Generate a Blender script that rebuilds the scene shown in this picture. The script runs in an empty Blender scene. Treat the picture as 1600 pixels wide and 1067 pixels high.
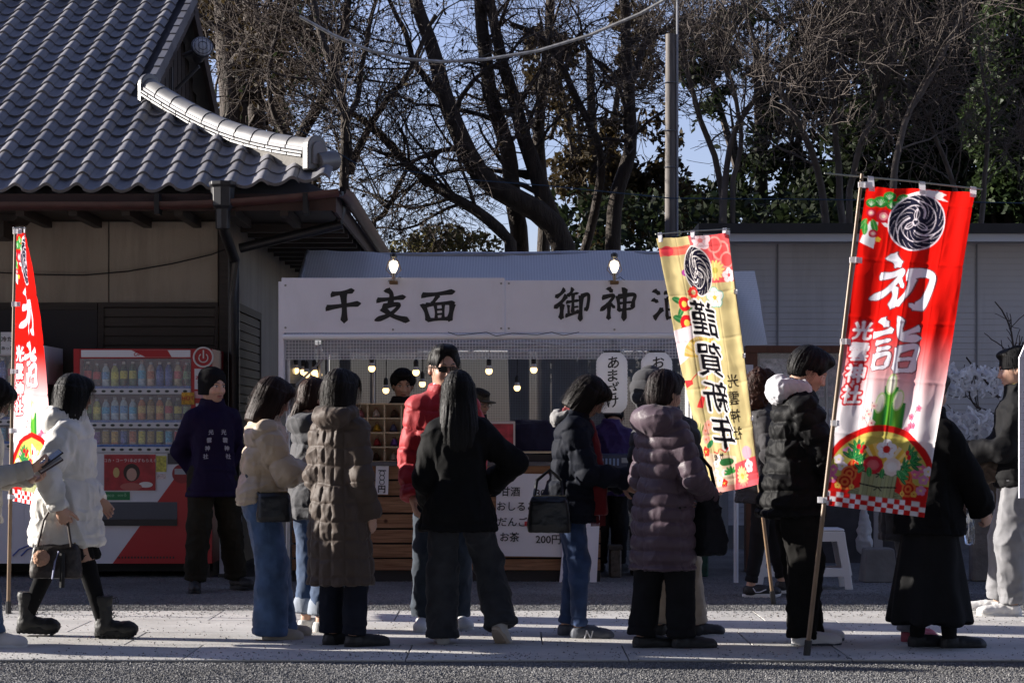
import bpy, bmesh, math, random
import numpy as np
from mathutils import Vector, Matrix
R = math.radians
C = bpy.context.scene.collection
scn = bpy.context.scene

# ------------------------------------------------------------------ camera, world, sun, exposure
FPX, HORIZ, CAMZ = 3111.0, 672.0, 1.25          # focal length in photo pixels, horizon row, eye height
cam_d = bpy.data.cameras.new('camera'); cam = bpy.data.objects.new('camera', cam_d); C.objects.link(cam)
cam.location = (0, 0, CAMZ); cam.rotation_euler = (R(90), 0, 0)
cam_d.sensor_width = 36; cam_d.lens = 36*FPX/1600; cam_d.shift_y = (HORIZ-533.5)/1600
cam_d.clip_start = 0.1; cam_d.clip_end = 600
scn.camera = cam
SUN_EL, SUN_AZ = 16.5, 12.0                     # elevation; degrees behind the picture plane, sun on the left
world = bpy.data.worlds.new('World'); scn.world = world; world.use_nodes = True
wn = world.node_tree; bg = wn.nodes['Background']
sky = wn.nodes.new('ShaderNodeTexSky'); sky.sky_type = 'NISHITA'; sky.sun_disc = False
sky.sun_elevation = R(SUN_EL); sky.sun_rotation = R(-(90-SUN_AZ)); sky.air_density = 1.1; sky.dust_density = 0.3; sky.ozone_density = 4.0
hsv = wn.nodes.new('ShaderNodeHueSaturation'); hsv.inputs['Saturation'].default_value = .80; wn.links.new(sky.outputs[0], hsv.inputs['Color'])
wbal = wn.nodes.new('ShaderNodeMix'); wbal.data_type = 'RGBA'; wbal.blend_type = 'MULTIPLY'; wbal.inputs[0].default_value = 1; wbal.inputs[7].default_value = (1.16, 1.0, 1.16, 1); wn.links.new(hsv.outputs[0], wbal.inputs[6])   # the photograph's white balance
wn.links.new(wbal.outputs[2], bg.inputs[0]); bg.inputs[1].default_value = 0.070
sl = bpy.data.lights.new('sun', 'SUN'); so = bpy.data.objects.new('sun', sl); C.objects.link(so)
sl.energy = 5.0; sl.angle = R(0.53); sl.color = (1.0, 0.935, 0.855)
_sd = Vector((-math.cos(R(SUN_EL))*math.cos(R(SUN_AZ)), math.cos(R(SUN_EL))*math.sin(R(SUN_AZ)), math.sin(R(SUN_EL))))
so.rotation_euler = _sd.to_track_quat('Z', 'Y').to_euler(); so.location = _sd*30
vs = scn.view_settings; vs.view_transform = 'Standard'; vs.look = 'None'; vs.gamma = 1; vs.use_curve_mapping = False
vs.exposure = 1.28
scn.cycles.max_bounces = 6; scn.cycles.transparent_max_bounces = 12; scn.cycles.caustics_reflective = False; scn.cycles.caustics_refractive = False
scn.cycles.use_denoising = True

def at(px, py, Y):                               # photo pixel seen at depth Y -> world point
    return Vector(((px-800)*Y/FPX, Y, CAMZ+(HORIZ-py)*Y/FPX))
def gY(gy): return FPX*CAMZ/(gy-HORIZ)           # depth of a ground row
def gp(px, gy):
    Y = gY(gy); return Vector(((px-800)*Y/FPX, Y, 0))

# ------------------------------------------------------------------ materials
MATS = {}
def mat(name, col, rough=0.7, metal=0.0, bump=None, var=0.0, vscale=6.0, spec=0.5, emit=None, sheen=0.0, alpha=1.0, trans=0.0, coat=0.0, stretch=None, attr=None, transl=0.0):
    """Procedural principled material. bump=(scale, strength, distance), var = colour variation by noise."""
    if name in MATS: return MATS[name]
    m = bpy.data.materials.new(name); m.use_nodes = True; n = m.node_tree.nodes; l = m.node_tree.links
    b = n['Principled BSDF']
    b.inputs['Base Color'].default_value = (*col, 1); b.inputs['Roughness'].default_value = rough
    b.inputs['Metallic'].default_value = metal; b.inputs['Specular IOR Level'].default_value = spec
    b.inputs['Sheen Weight'].default_value = sheen; b.inputs['Alpha'].default_value = alpha
    b.inputs['Transmission Weight'].default_value = trans; b.inputs['Coat Weight'].default_value = coat
    tc = n.new('ShaderNodeTexCoord'); vec = tc.outputs['Object']
    if stretch:
        mp = n.new('ShaderNodeMapping'); mp.inputs['Scale'].default_value = stretch; l.new(vec, mp.inputs[0]); vec = mp.outputs[0]
    csock = None
    if attr:
        a = n.new('ShaderNodeAttribute'); a.attribute_name = attr; csock = a.outputs['Color']
        l.new(csock, b.inputs['Base Color'])
    if var:
        nz = n.new('ShaderNodeTexNoise'); nz.inputs['Scale'].default_value = vscale; nz.inputs['Detail'].default_value = 6; l.new(vec, nz.inputs[0])
        mr = n.new('ShaderNodeMapRange'); mr.inputs['From Min'].default_value = .3; mr.inputs['From Max'].default_value = .7
        mr.inputs['To Min'].default_value = 1-var; mr.inputs['To Max'].default_value = 1+var; l.new(nz.outputs[0], mr.inputs[0])
        mx = n.new('ShaderNodeMix'); mx.data_type = 'RGBA'; mx.blend_type = 'MULTIPLY'; mx.inputs[0].default_value = 1
        if csock: l.new(csock, mx.inputs[6])
        else: mx.inputs[6].default_value = (*col, 1)
        l.new(mr.outputs[0], mx.inputs[7]); l.new(mx.outputs[2], b.inputs['Base Color']); csock = mx.outputs[2]
    if bump:
        nb = n.new('ShaderNodeTexNoise'); nb.inputs['Scale'].default_value = bump[0]; nb.inputs['Detail'].default_value = 5; l.new(vec, nb.inputs[0])
        bp = n.new('ShaderNodeBump'); bp.inputs['Strength'].default_value = bump[1]; bp.inputs['Distance'].default_value = bump[2] if len(bump) > 2 else .01
        l.new(nb.outputs[0], bp.inputs['Height']); l.new(bp.outputs[0], b.inputs['Normal'])
    if emit:
        b.inputs['Emission Color'].default_value = (*emit[0], 1); b.inputs['Emission Strength'].default_value = emit[1]
    if transl:
        t = n.new('ShaderNodeBsdfTranslucent'); t.inputs[0].default_value = (*col, 1)
        if csock: l.new(csock, t.inputs[0])
        ms = n.new('ShaderNodeMixShader'); ms.inputs[0].default_value = transl
        l.new(b.outputs[0], ms.inputs[1]); l.new(t.outputs[0], ms.inputs[2]); l.new(ms.outputs[0], n['Material Output'].inputs[0])
    MATS[name] = m
    return m
def fabric(name, col, rough=0.8, var=.12, sheen=.15, bump=(160, .25, .004), spec=.3, crease=.55):
    """woven cloth: fine weave plus irregular sharp creases in the relief"""
    if name in MATS: return MATS[name]
    lum = max(col); k = min(1, .25+lum*6)
    m = mat(name, col, rough, bump=bump, var=var, vscale=9, sheen=sheen*k*(lum > .03), spec=spec*k); n = m.node_tree.nodes; l = m.node_tree.links
    bp = [q for q in n if q.type == 'BUMP'][0]; tc = [q for q in n if q.type == 'TEX_COORD'][0]
    mp = n.new('ShaderNodeMapping'); mp.inputs['Scale'].default_value = (1.15, 1.15, .8); mp.inputs['Rotation'].default_value = (.3, .25, .4); l.new(tc.outputs['Object'], mp.inputs[0])
    rz_ = n.new('ShaderNodeTexNoise'); rz_.noise_type = 'RIDGED_MULTIFRACTAL'; rz_.inputs['Scale'].default_value = 9; rz_.inputs['Detail'].default_value = 4; rz_.inputs['Distortion'].default_value = .9; l.new(mp.outputs[0], rz_.inputs[0])
    b2 = n.new('ShaderNodeBump'); b2.inputs['Strength'].default_value = crease; b2.inputs['Distance'].default_value = .014; l.new(rz_.outputs[0], b2.inputs['Height']); l.new(b2.outputs[0], bp.inputs['Normal'])
    return m

# ------------------------------------------------------------------ objects
def link(name, me, parent=None, loc=None):
    o = bpy.data.objects.new(name, me); C.objects.link(o)
    if parent is not None: o.parent = parent
    if loc is not None: o.location = loc
    return o
def mesh(name, v, f, m=None, parent=None, smooth=False, loc=None):
    me = bpy.data.meshes.new(name)
    if isinstance(v, np.ndarray) and isinstance(f, np.ndarray):
        k = f.shape[1]
        me.vertices.add(len(v)); me.vertices.foreach_set('co', np.ascontiguousarray(v, np.float32).ravel())
        me.loops.add(f.size); me.loops.foreach_set('vertex_index', np.ascontiguousarray(f, np.int32).ravel())
        me.polygons.add(len(f)); me.polygons.foreach_set('loop_start', np.arange(0, f.size, k, dtype=np.int32))
        me.polygons.foreach_set('use_smooth', np.full(len(f), smooth)); me.update(calc_edges=True)
    else:
        me.from_pydata([tuple(p) for p in v], [], f)
        if smooth: me.polygons.foreach_set('use_smooth', [True]*len(me.polygons))
        me.update()
    if m is not None:
        for mm in (m if isinstance(m, (list, tuple)) else [m]): me.materials.append(mm)
    return link(name, me, parent, loc)
def tag(o, label=None, cat=None, group=None, kind=None):
    if label: o['label'] = label
    if cat: o['category'] = cat
    if group: o['group'] = group
    if kind: o['kind'] = kind
    return o
def thing(name, label, cat, loc=(0, 0, 0), rz=0, group=None):
    o = bpy.data.objects.new(name, None); C.objects.link(o); o.location = loc; o.rotation_euler = (0, 0, rz); o.empty_display_size = .1
    return tag(o, label, cat, group)
def dup(o, parent=None):
    c = o.copy(); C.objects.link(c)
    if parent is not None: c.parent = parent
    for ch in list(o.children): dup(ch, c)
    return c

class MB:
    """Collects simple shapes into ONE mesh."""
    def __init__(s): s.v = []; s.f = []; s.mi = []; s.cur = 0
    def add(s, vs_, fs):
        k = len(s.v); s.v += [tuple(p) for p in vs_]
        for f in fs: s.f.append([i+k for i in f]); s.mi.append(s.cur)
        return s
    def box(s, x0, x1, y0, y1, z0, z1, M=None):
        p = [Vector(q) for q in ((x0,y0,z0),(x1,y0,z0),(x1,y1,z0),(x0,y1,z0),(x0,y0,z1),(x1,y0,z1),(x1,y1,z1),(x0,y1,z1))]
        if M is not None: p = [M @ q for q in p]
        return s.add(p, [(3,2,1,0),(4,5,6,7),(0,1,5,4),(1,2,6,5),(2,3,7,6),(3,0,4,7)])
    def beam(s, a, b, w, h, up=(0, 0, 1)):
        a, b = Vector(a), Vector(b); d = (b-a).normalized(); u = Vector(up)
        if abs(d.dot(u)) > .98: u = Vector((0, 1, 0))
        r = d.cross(u).normalized(); u = r.cross(d)
        p = [q+r*sx*w/2+u*sz*h/2 for q in (a, b) for sx, sz in ((-1,-1),(1,-1),(1,1),(-1,1))]
        return s.add(p, [(0,1,2,3),(7,6,5,4),(0,4,5,1),(1,5,6,2),(2,6,7,3),(3,7,4,0)])
    def tube(s, pts, r, n=8, cap=True):
        pts = [Vector(p) for p in pts]; rs = r if isinstance(r, (list, tuple)) else [r]*len(pts)
        k = len(pts); ref = Vector((0, 0, 1)); V = []
        for i, p in enumerate(pts):
            d = (pts[min(i+1, k-1)]-pts[max(i-1, 0)]).normalized()
            if abs(d.dot(ref)) > .95: ref = Vector((1, 0, 0)) if abs(d.x) < .9 else Vector((0, 1, 0))
            a = d.cross(ref).normalized(); b = d.cross(a)
            ref = -(d.cross(a).cross(d)).cross(d).normalized() if False else ref
            for j in range(n):
                t = 2*math.pi*j/n; V.append(p+(a*math.cos(t)+b*math.sin(t))*rs[i])
        F = [(i*n+j, i*n+(j+1) % n, (i+1)*n+(j+1) % n, (i+1)*n+j) for i in range(k-1) for j in range(n)]
        if cap: F += [tuple(range(n-1, -1, -1)), tuple((k-1)*n+j for j in range(n))]
        return s.add(V, F)
    def lathe(s, prof, c=(0, 0, 0), n=16, M=None):
        V = []; c = Vector(c)
        for r, z in prof:
            for j in range(n):
                t = 2*math.pi*j/n; q = Vector((r*math.cos(t), r*math.sin(t), z))
                V.append((M @ q if M is not None else q)+c)
        F = [(i*n+j, i*n+(j+1) % n, (i+1)*n+(j+1) % n, (i+1)*n+j) for i in range(len(prof)-1) for j in range(n)]
        F += [tuple(range(n-1, -1, -1)), tuple((len(prof)-1)*n+j for j in range(n))]
        return s.add(V, F)
    def prism(s, poly, axis_a, axis_b, origin, depth):
        """polygon in the plane (axis_a, axis_b) through origin, extruded by vector depth"""
        A, B, O, D = Vector(axis_a), Vector(axis_b), Vector(origin), Vector(depth); n = len(poly)
        V = [O+A*x+B*y for x, y in poly]; V += [p+D for p in V]
        F = [tuple(range(n-1, -1, -1)), tuple(range(n, 2*n))]+[(i, (i+1) % n, n+(i+1) % n, n+i) for i in range(n)]
        return s.add(V, F)
    def quad(s, a, b, c, d): return s.add([a, b, c, d], [(0, 1, 2, 3)])
    def build(s, name, m, parent=None, smooth=False, bevel=0, loc=None):
        o = mesh(name, s.v, s.f, m, parent, smooth, loc)
        if any(s.mi): o.data.polygons.foreach_set('material_index', s.mi)
        bm = bmesh.new(); bm.from_mesh(o.data); bmesh.ops.recalc_face_normals(bm, faces=bm.faces)
        if bevel: bmesh.ops.bevel(bm, geom=bm.edges, offset=bevel, segments=1, affect='EDGES', profile=.5, clamp_overlap=True)
        bm.to_mesh(o.data); bm.free()
        if smooth:
            try: o.data.set_sharp_from_angle(angle=R(50))
            except Exception: pass
        return o

# ------------------------------------------------------------------ numpy noise
def _h(ix, iy, iz, seed):
    n = (ix*374761393 + iy*668265263 + iz*2147483647 + seed*974634721) & 0xffffffff
    n = ((n ^ (n >> 13))*1274126177) & 0xffffffff
    n = ((n ^ (n >> 16))*2246822519) & 0xffffffff
    return ((n ^ (n >> 15)) & 0xffff)/65535.0
def vnoise(p, seed=0):
    p = np.asarray(p, np.float64); i = np.floor(p).astype(np.int64); f = p-i; f = f*f*(3-2*f); o = 0
    for dx in (0, 1):
        for dy in (0, 1):
            for dz in (0, 1):
                w = (f[:, 0] if dx else 1-f[:, 0])*(f[:, 1] if dy else 1-f[:, 1])*(f[:, 2] if dz else 1-f[:, 2])
                o = o+w*_h(i[:, 0]+dx, i[:, 1]+dy, i[:, 2]+dz, seed)
    return o
def ridged(p, seed=0): return 1-np.abs(2*vnoise(p, seed)-1)

# ------------------------------------------------------------------ text
_TC = {}
def glyphs(s, offset=0.0):
    """2D triangles of a line of text from Blender's own font; em = 1"""
    key = (s, offset)
    if key in _TC: return _TC[key]
    cu = bpy.data.curves.new('txt', 'FONT'); cu.body = s; cu.size = 1; cu.offset = offset; cu.resolution_u = 3; cu.align_x = 'LEFT'
    o = bpy.data.objects.new('txt', cu); C.objects.link(o)
    bpy.context.view_layer.update()
    me = bpy.data.meshes.new_from_object(o.evaluated_get(bpy.context.evaluated_depsgraph_get()))
    me.calc_loop_triangles()
    v = np.array([q.co[:2] for q in me.vertices]); t = np.array([q.vertices[:] for q in me.loop_triangles])
    C.objects.unlink(o); bpy.data.objects.remove(o); bpy.data.curves.remove(cu); bpy.data.meshes.remove(me)
    _TC[key] = (v, t); return v, t
def text_on(name, s, size, origin, u, vdir, m, parent=None, offset=0.0, center=True, slant=0.0, n_off=.002, mirror=False, fit=None):
    """flat lettering on a surface: u = reading direction, vdir = up"""
    v, t = glyphs(s, offset)
    lo, hi = v.min(0), v.max(0); q = v-(lo+hi)/2 if center else v.copy()
    if fit: q = q/(hi-lo)*np.array(fit)
    else: q = q*size
    if mirror: q[:, 0] *= -1
    q[:, 1] += slant*q[:, 0]
    U, V = Vector(u).normalized(), Vector(vdir).normalized(); N = U.cross(V); O = Vector(origin)+N*n_off
    if parent is not None: pass
    return mesh(name, [O+U*float(a)+V*float(b) for a, b in q], [tuple(int(i) for i in k) for k in t], m, parent)
# ------------------------------------------------------------------ implicit bodies: union of rounded primitives -> surface nets
class Cap:
    """tapered capsule a->b; flat=True cuts the end at b square; s = length along it; sq = flattening (axis vector, factor)"""
    def __init__(s, a, b, ra, rb, k=.03, flat=False, neg=False, pitch=0, amp=0, off=0., tag_=''):
        s.a, s.b, s.ra, s.rb, s.k, s.flat, s.neg = np.array(a, float), np.array(b, float), ra, rb, k, flat, neg
        s.pitch, s.amp, s.off, s.tag = pitch, amp, off, tag_
        r = max(ra, rb); s.lo = np.minimum(s.a, s.b)-r; s.hi = np.maximum(s.a, s.b)+r
    def d(s, X, Y, Z):
        ba = s.b-s.a; L2 = float(ba@ba)+1e-9; L = math.sqrt(L2)
        px, py, pz = X-s.a[0], Y-s.a[1], Z-s.a[2]
        tu = (px*ba[0]+py*ba[1]+pz*ba[2])/L2; t = np.clip(tu, 0, 1)
        q = np.sqrt((px-t*ba[0])**2+(py-t*ba[1])**2+(pz-t*ba[2])**2)-(s.ra+(s.rb-s.ra)*t)
        if s.flat:
            tt = np.clip(tu, 0, 1.4); q2 = np.sqrt((px-tt*ba[0])**2+(py-tt*ba[1])**2+(pz-tt*ba[2])**2)-(s.ra+(s.rb-s.ra)*tt)
            q = np.maximum(q2, (tu-1)*L)
        return q
    def s_of(s, P):
        ba = s.b-s.a; L = np.linalg.norm(ba); return (P-s.a)@ba/L+s.off
class Ell:
    def __init__(s, c, r, k=.03, neg=False, M=None, pitch=0, amp=0, tag_=''):
        s.c, s.r, s.k, s.neg = np.array(c, float), np.array(r, float), k, neg; s.M = M; s.pitch, s.amp, s.tag = pitch, amp, tag_
        R_ = max(r) if M is not None else s.r; s.lo = s.c-R_; s.hi = s.c+R_
    def d(s, X, Y, Z):
        x, y, z = X-s.c[0], Y-s.c[1], Z-s.c[2]
        if s.M is not None:
            m = s.M; x, y, z = m[0][0]*x+m[1][0]*y+m[2][0]*z, m[0][1]*x+m[1][1]*y+m[2][1]*z, m[0][2]*x+m[1][2]*y+m[2][2]*z
        k0 = np.sqrt((x/s.r[0])**2+(y/s.r[1])**2+(z/s.r[2])**2)
        k1 = np.sqrt((x/s.r[0]**2)**2+(y/s.r[1]**2)**2+(z/s.r[2]**2)**2)+1e-6
        return k0*(k0-1)/k1
    def s_of(s, P): return P[:, 2]
class Loft:
    """stack of super-ellipses: rows (z, cx, cy, rx, ry)"""
    def __init__(s, rows, n=2.4, k=.04, pitch=0, amp=0, vpitch=0, flatlo=True, neg=False, tag_='torso'):
        s.t = np.array(sorted(rows), float); s.n, s.k, s.neg = n, k, neg; s.pitch, s.amp, s.vpitch, s.tag = pitch, amp, vpitch, tag_
        s.flatlo = flatlo
        s.lo = np.array([(s.t[:, 1]-s.t[:, 3]).min(), (s.t[:, 2]-s.t[:, 4]).min(), s.t[0, 0]])
        s.hi = np.array([(s.t[:, 1]+s.t[:, 3]).max(), (s.t[:, 2]+s.t[:, 4]).max(), s.t[-1, 0]])
    def d(s, X, Y, Z):
        z1 = Z.ravel() if Z.size < X.size or Z.ndim == 3 else Z
        ip = lambda c: np.interp(Z, s.t[:, 0], s.t[:, c])
        cx, cy, rx, ry = ip(1), ip(2), ip(3), ip(4)
        q = ((np.abs(X-cx)/rx)**s.n+(np.abs(Y-cy)/ry)**s.n)**(1/s.n)
        d = (q-1)*np.minimum(rx, ry)
        return np.maximum(np.maximum(d, s.t[0, 0]-Z), Z-s.t[-1, 0])
    def s_of(s, P): return P[:, 2]
    def arc(s, P):
        cx, cy = np.interp(P[:, 2], s.t[:, 0], s.t[:, 1]), np.interp(P[:, 2], s.t[:, 0], s.t[:, 2])
        return np.arctan2(P[:, 1]-cy, P[:, 0]-cx)*.17
def field(prims, h, hz=None, margin=.05):
    pos = [p for p in prims if not p.neg]
    lo = np.min([p.lo for p in pos], 0)-margin; hi = np.max([p.hi for p in pos], 0)+margin; hz = hz or h
    xs, ys, zs = np.arange(lo[0], hi[0]+h, h), np.arange(lo[1], hi[1]+h, h), np.arange(lo[2], hi[2]+hz, hz)
    F = np.full((len(xs), len(ys), len(zs)), .15, np.float32)
    for p in prims:
        a = [max(0, np.searchsorted(g, p.lo[i]-margin)-1) for i, g in enumerate((xs, ys, zs))]
        b = [np.searchsorted(g, p.hi[i]+margin)+1 for i, g in enumerate((xs, ys, zs))]
        sl = tuple(slice(i, j) for i, j in zip(a, b))
        X, Y, Z = xs[sl[0]][:, None, None], ys[sl[1]][None, :, None], zs[sl[2]][None, None, :]
        d = p.d(X, Y, Z); S = F[sl]; k = p.k
        if p.neg:
            d = -d; hh = np.clip(.5-.5*(d-S)/k, 0, 1); F[sl] = d*(1-hh)+S*hh+k*hh*(1-hh)
        else:
            hh = np.clip(.5+.5*(d-S)/k, 0, 1); F[sl] = d*(1-hh)+S*hh-k*hh*(1-hh)
    return F, xs, ys, zs
def nets(F, xs, ys, zs):
    I = F < 0; sh = [s-1 for s in F.shape]
    cor = [(i, j, k) for i in (0, 1) for j in (0, 1) for k in (0, 1)]
    sub = lambda A, c: A[c[0]:c[0]+sh[0], c[1]:c[1]+sh[1], c[2]:c[2]+sh[2]]
    cnt = sum(sub(I, c).astype(np.int8) for c in cor); act = (cnt > 0) & (cnt < 8)
    idx = np.full(sh, -1, np.int64); N = int(act.sum()); idx[act] = np.arange(N)
    vals = {c: sub(F, c)[act] for c in cor}; acc = np.zeros((N, 3)); num = np.zeros(N)
    for c in cor:
        for ax in range(3):
            if c[ax] == 1: continue
            e = list(c); e[ax] = 1; e = tuple(e); a, b = vals[c], vals[e]; m = (a < 0) != (b < 0)
            t = np.where(m, a/np.where(m, a-b, 1), 0)
            for q in range(3): acc[:, q] += np.where(m, (t if q == ax else c[q]), 0)
            num += m
    acc /= num[:, None]; ii = np.argwhere(act); V = np.empty((N, 3))
    for q, g in enumerate((xs, ys, zs)):
        st = g[1]-g[0]; V[:, q] = g[ii[:, q]]+acc[:, q]*st
    Q = []
    for ax in range(3):
        o1, o2 = [(1, 2), (2, 0), (0, 1)][ax]
        s0 = [slice(None)]*3; s0[ax] = slice(0, -1); s1 = [slice(None)]*3; s1[ax] = slice(1, None)
        A, B = I[tuple(s0)], I[tuple(s1)]; E = np.argwhere(A != B)
        E = E[(E[:, o1] > 0) & (E[:, o2] > 0) & (E[:, o1] < F.shape[o1]-1) & (E[:, o2] < F.shape[o2]-1)]
        if not len(E): continue
        g = []
        for d1, d2 in ((1, 1), (0, 1), (0, 0), (1, 0)):
            k = E.copy(); k[:, o1] -= d1; k[:, o2] -= d2; g.append(idx[k[:, 0], k[:, 1], k[:, 2]])
        q = np.stack(g, 1); flip = ~A[E[:, 0], E[:, 1], E[:, 2]]; q[flip] = q[flip][:, ::-1]; Q.append(q)
    return V, np.concatenate(Q)
def vnormals(V, Q):
    n = np.cross(V[Q[:, 2]]-V[Q[:, 0]], V[Q[:, 3]]-V[Q[:, 1]]); N = np.zeros_like(V)
    for c in range(4): np.add.at(N, Q[:, c], n)
    return N/(np.linalg.norm(N, axis=1, keepdims=True)+1e-9)
def blob(prims, h=.009, hz=None, wrinkle=0., wscale=(9, 9, 6), seed=1, wr2=0.):
    """surface of the union, with quilting seams (per primitive pitch/amp) and cloth wrinkles pushed along the normals"""
    V, Q = nets(*field(prims, h, hz)); N = vnormals(V, Q)
    D = np.stack([p.d(V[:, 0], V[:, 1], V[:, 2]) if not p.neg else np.full(len(V), 9.) for p in prims], 1); who = D.argmin(1)
    off = np.zeros(len(V))
    for i, p in enumerate(prims):
        m = who == i
        if p.neg or not m.any(): continue
        if p.pitch:
            s_ = p.s_of(V[m])+.006*np.sin(V[m][:, 0]*31+V[m][:, 1]*23)
            sm = lambda v, w: .45*np.sqrt(np.abs(np.sin(np.pi*v/w)))+.55*(1-np.exp(-(np.abs((v/w+.5) % 1-.5)*w/.012)**1.3)); b = sm(s_, p.pitch)-.72
            if getattr(p, 'vpitch', 0): b = np.minimum(b, sm(p.arc(V[m]), p.vpitch)-.66)
            off[m] += p.amp*b
    for i, p in enumerate(prims):                  # sewn seams and hems as shallow grooves
        if not getattr(p, 'seam', 0): continue
        m = who == i
        if isinstance(p, Loft):
            a = p.arc(V[m]); off[m] -= .0055*(np.exp(-(np.abs(np.abs(a)-.17*1.75)/.008)**2)+np.exp(-(np.abs(V[m][:, 2]-p.t[0, 0]-.04)/.008)**2)+.8*np.exp(-((np.abs(np.abs(a)-.17*3.14))/.007)**2))
        else:
            L_ = np.linalg.norm(p.b-p.a); off[m] -= .005*np.exp(-(np.abs((V[m]-p.a)@(p.b-p.a)/L_-L_+.045)/.008)**2)
    if wrinkle:
        w = ridged(V*np.array(wscale)+vnoise(V*7, seed+5)[:, None]*1.3, seed)**2-.35
        w2 = ridged(V*np.array(wscale)*2.6+vnoise(V*15, seed+6)[:, None], seed+9)**2-.35
        off += wrinkle*(w+.45*w2)
    if wr2: off += wr2*(vnoise(V*26, seed+3)-.5)
    return V+N*off[:, None], Q, N

def hand_mesh(wrist, fdir, palm, curl=.5, thumb=.4, left=False, L=.175, spread=.03):
    """palm and five bent fingers; fdir = wrist->knuckles, palm = the way the palm faces"""
    s = L/.18; P = []
    y = 1 if left else -1                       # thumb side sign in (x fingers, y thumb side, z back of hand)
    P.append(Ell((.045*s, 0, 0), (.052*s, .041*s, .016*s), .01)); P.append(Cap((-.02*s, 0, 0), (.02*s, 0, 0), .026*s, .027*s, .02))
    for i, (oy, ln) in enumerate(((.030, .072), (.010, .080), (-.011, .075), (-.031, .058))):
        p = np.array((.082*s-abs(oy)*.25*s, oy*s, .002*s)); a = curl*(.75+.1*i); r = (.0088-.0004*i)*s; sp = oy*spread/.03*1.2
        for j, fr in enumerate((.45, .32, .27)):
            d = np.array((math.cos(a), sp*.3, -math.sin(a))); q = p+d*ln*fr*s
            P.append(Cap(p, q, r, r*.9, .006)); p = q; r *= .9; a += curl*(.95 if j == 0 else .7)
    p = np.array((.015*s, .028*s, -.006*s)); a = thumb
    for j, ln in enumerate((.042, .034, .027)):
        d = np.array((math.cos(a*.7+.25*(1-j*.4)), math.sin(.75-.28*j), -math.sin(a*(.5+.5*j)))); d /= np.linalg.norm(d); q = p+d*ln*s
        P.append(Cap(p, q, (.0125-.0015*j)*s, (.011-.0015*j)*s, .008)); p = q
    V, Q, _ = blob(P, .0042, wrinkle=0)
    f = Vector(fdir).normalized(); n = -Vector(palm); n = (n-f*n.dot(f)).normalized(); yy = n.cross(f)
    if left: V = V*np.array((1, 1, 1))
    M = np.array([f, yy, n]).T                  # columns
    W = V.copy(); W[:, 1] *= 1
    out = W @ M.T+np.array(wrist)
    return out, Q

SKIN = (.50, .30, .215)
def head_mesh(kind='plain'):
    P = [Ell((-.012, 0, .032), (.096, .078, .092), .02), Ell((.022, 0, -.03), (.068, .064, .075), .03), Ell((.045, 0, -.088), (.032, .034, .026), .03),
         Cap((-.02, 0, -.05), (-.035, 0, -.125), .056, .054, .03), Ell((.062, .030, -.028), (.026, .024, .022), .02), Ell((.062, -.030, -.028), (.026, .024, .022), .02),
         Ell((.083, 0, .022), (.012, .042, .012), .02),
         Cap((.086, 0, .008), (.101, 0, -.032), .009, .0125, .012), Ell((.092, .012, -.036), (.010, .009, .008), .008), Ell((.092, -.012, -.036), (.010, .009, .008), .008),
         Ell((.083, 0, -.060), (.011, .023, .0075), .008), Ell((.081, 0, -.072), (.011, .020, .0075), .008),
         Ell((.088, 0, -.0655), (.008, .022, .0018), .004, neg=True),
         Ell((.094, .031, .006), (.016, .019, .0115), .012, neg=True), Ell((.094, -.031, .006), (.016, .019, .0115), .012, neg=True)]
    for y in (1, -1):
        P += [Ell((-.012, y*.079, -.005), (.020, .010, .031), .006), Ell((-.004, y*.089, -.002), (.010, .008, .018), .006, neg=True)]
        P += [Ell((.0765, y*.031, .005), (.0125, .0155, .0115), .003)]
    V, Q, N = blob(P, .0046)
    c = np.tile(np.array(SKIN), (len(V), 1)); x, y, z = V.T; ay = np.abs(y)
    def blend(m, col, a): c[m] = c[m]*(1-a)+np.array(col)*a
    blend((((ay-.031)/.0165)**2+((z-.0045)/.0058)**2 < 1) & (x > .06), (.55, .5, .47), .8)
    blend((((ay-.030)/.0065)**2+((z-.0045)/.0065)**2 < 1) & (x > .06), (.012, .008, .006), 1)
    blend((((ay-.031)/.019)**2+((z-.0115-(.02-np.abs(ay-.031))*.12)/.0028)**2 < 1) & (x > .05), (.02, .012, .01), .85)
    blend((((ay-.034)/.022)**2+((z-.0305+ (ay-.034)**2*14)/.0045)**2 < 1) & (x > .05), (.025, .016, .012), .8)
    blend(((y/.024)**2+((z+.0665)/.0125)**2 < 1) & (x > .07), (.38, .13, .11), .7)
    blend((np.abs(z+.0655) < .0022) & (ay < .022) & (x > .07), (.12, .04, .035), .8)
    blend((((ay-.04)/.02)**2+((z+.03)/.018)**2 < 1) & (x > .04), (.52, .24, .18), .35)
    if kind == 'stubble': blend((z < -.045) & (x > .0) & ~(((y/.02)**2+((z+.0665)/.010)**2 < 1)), (.16, .10, .08), .45)
    return V, Q, c
_HEADS = {}
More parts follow.
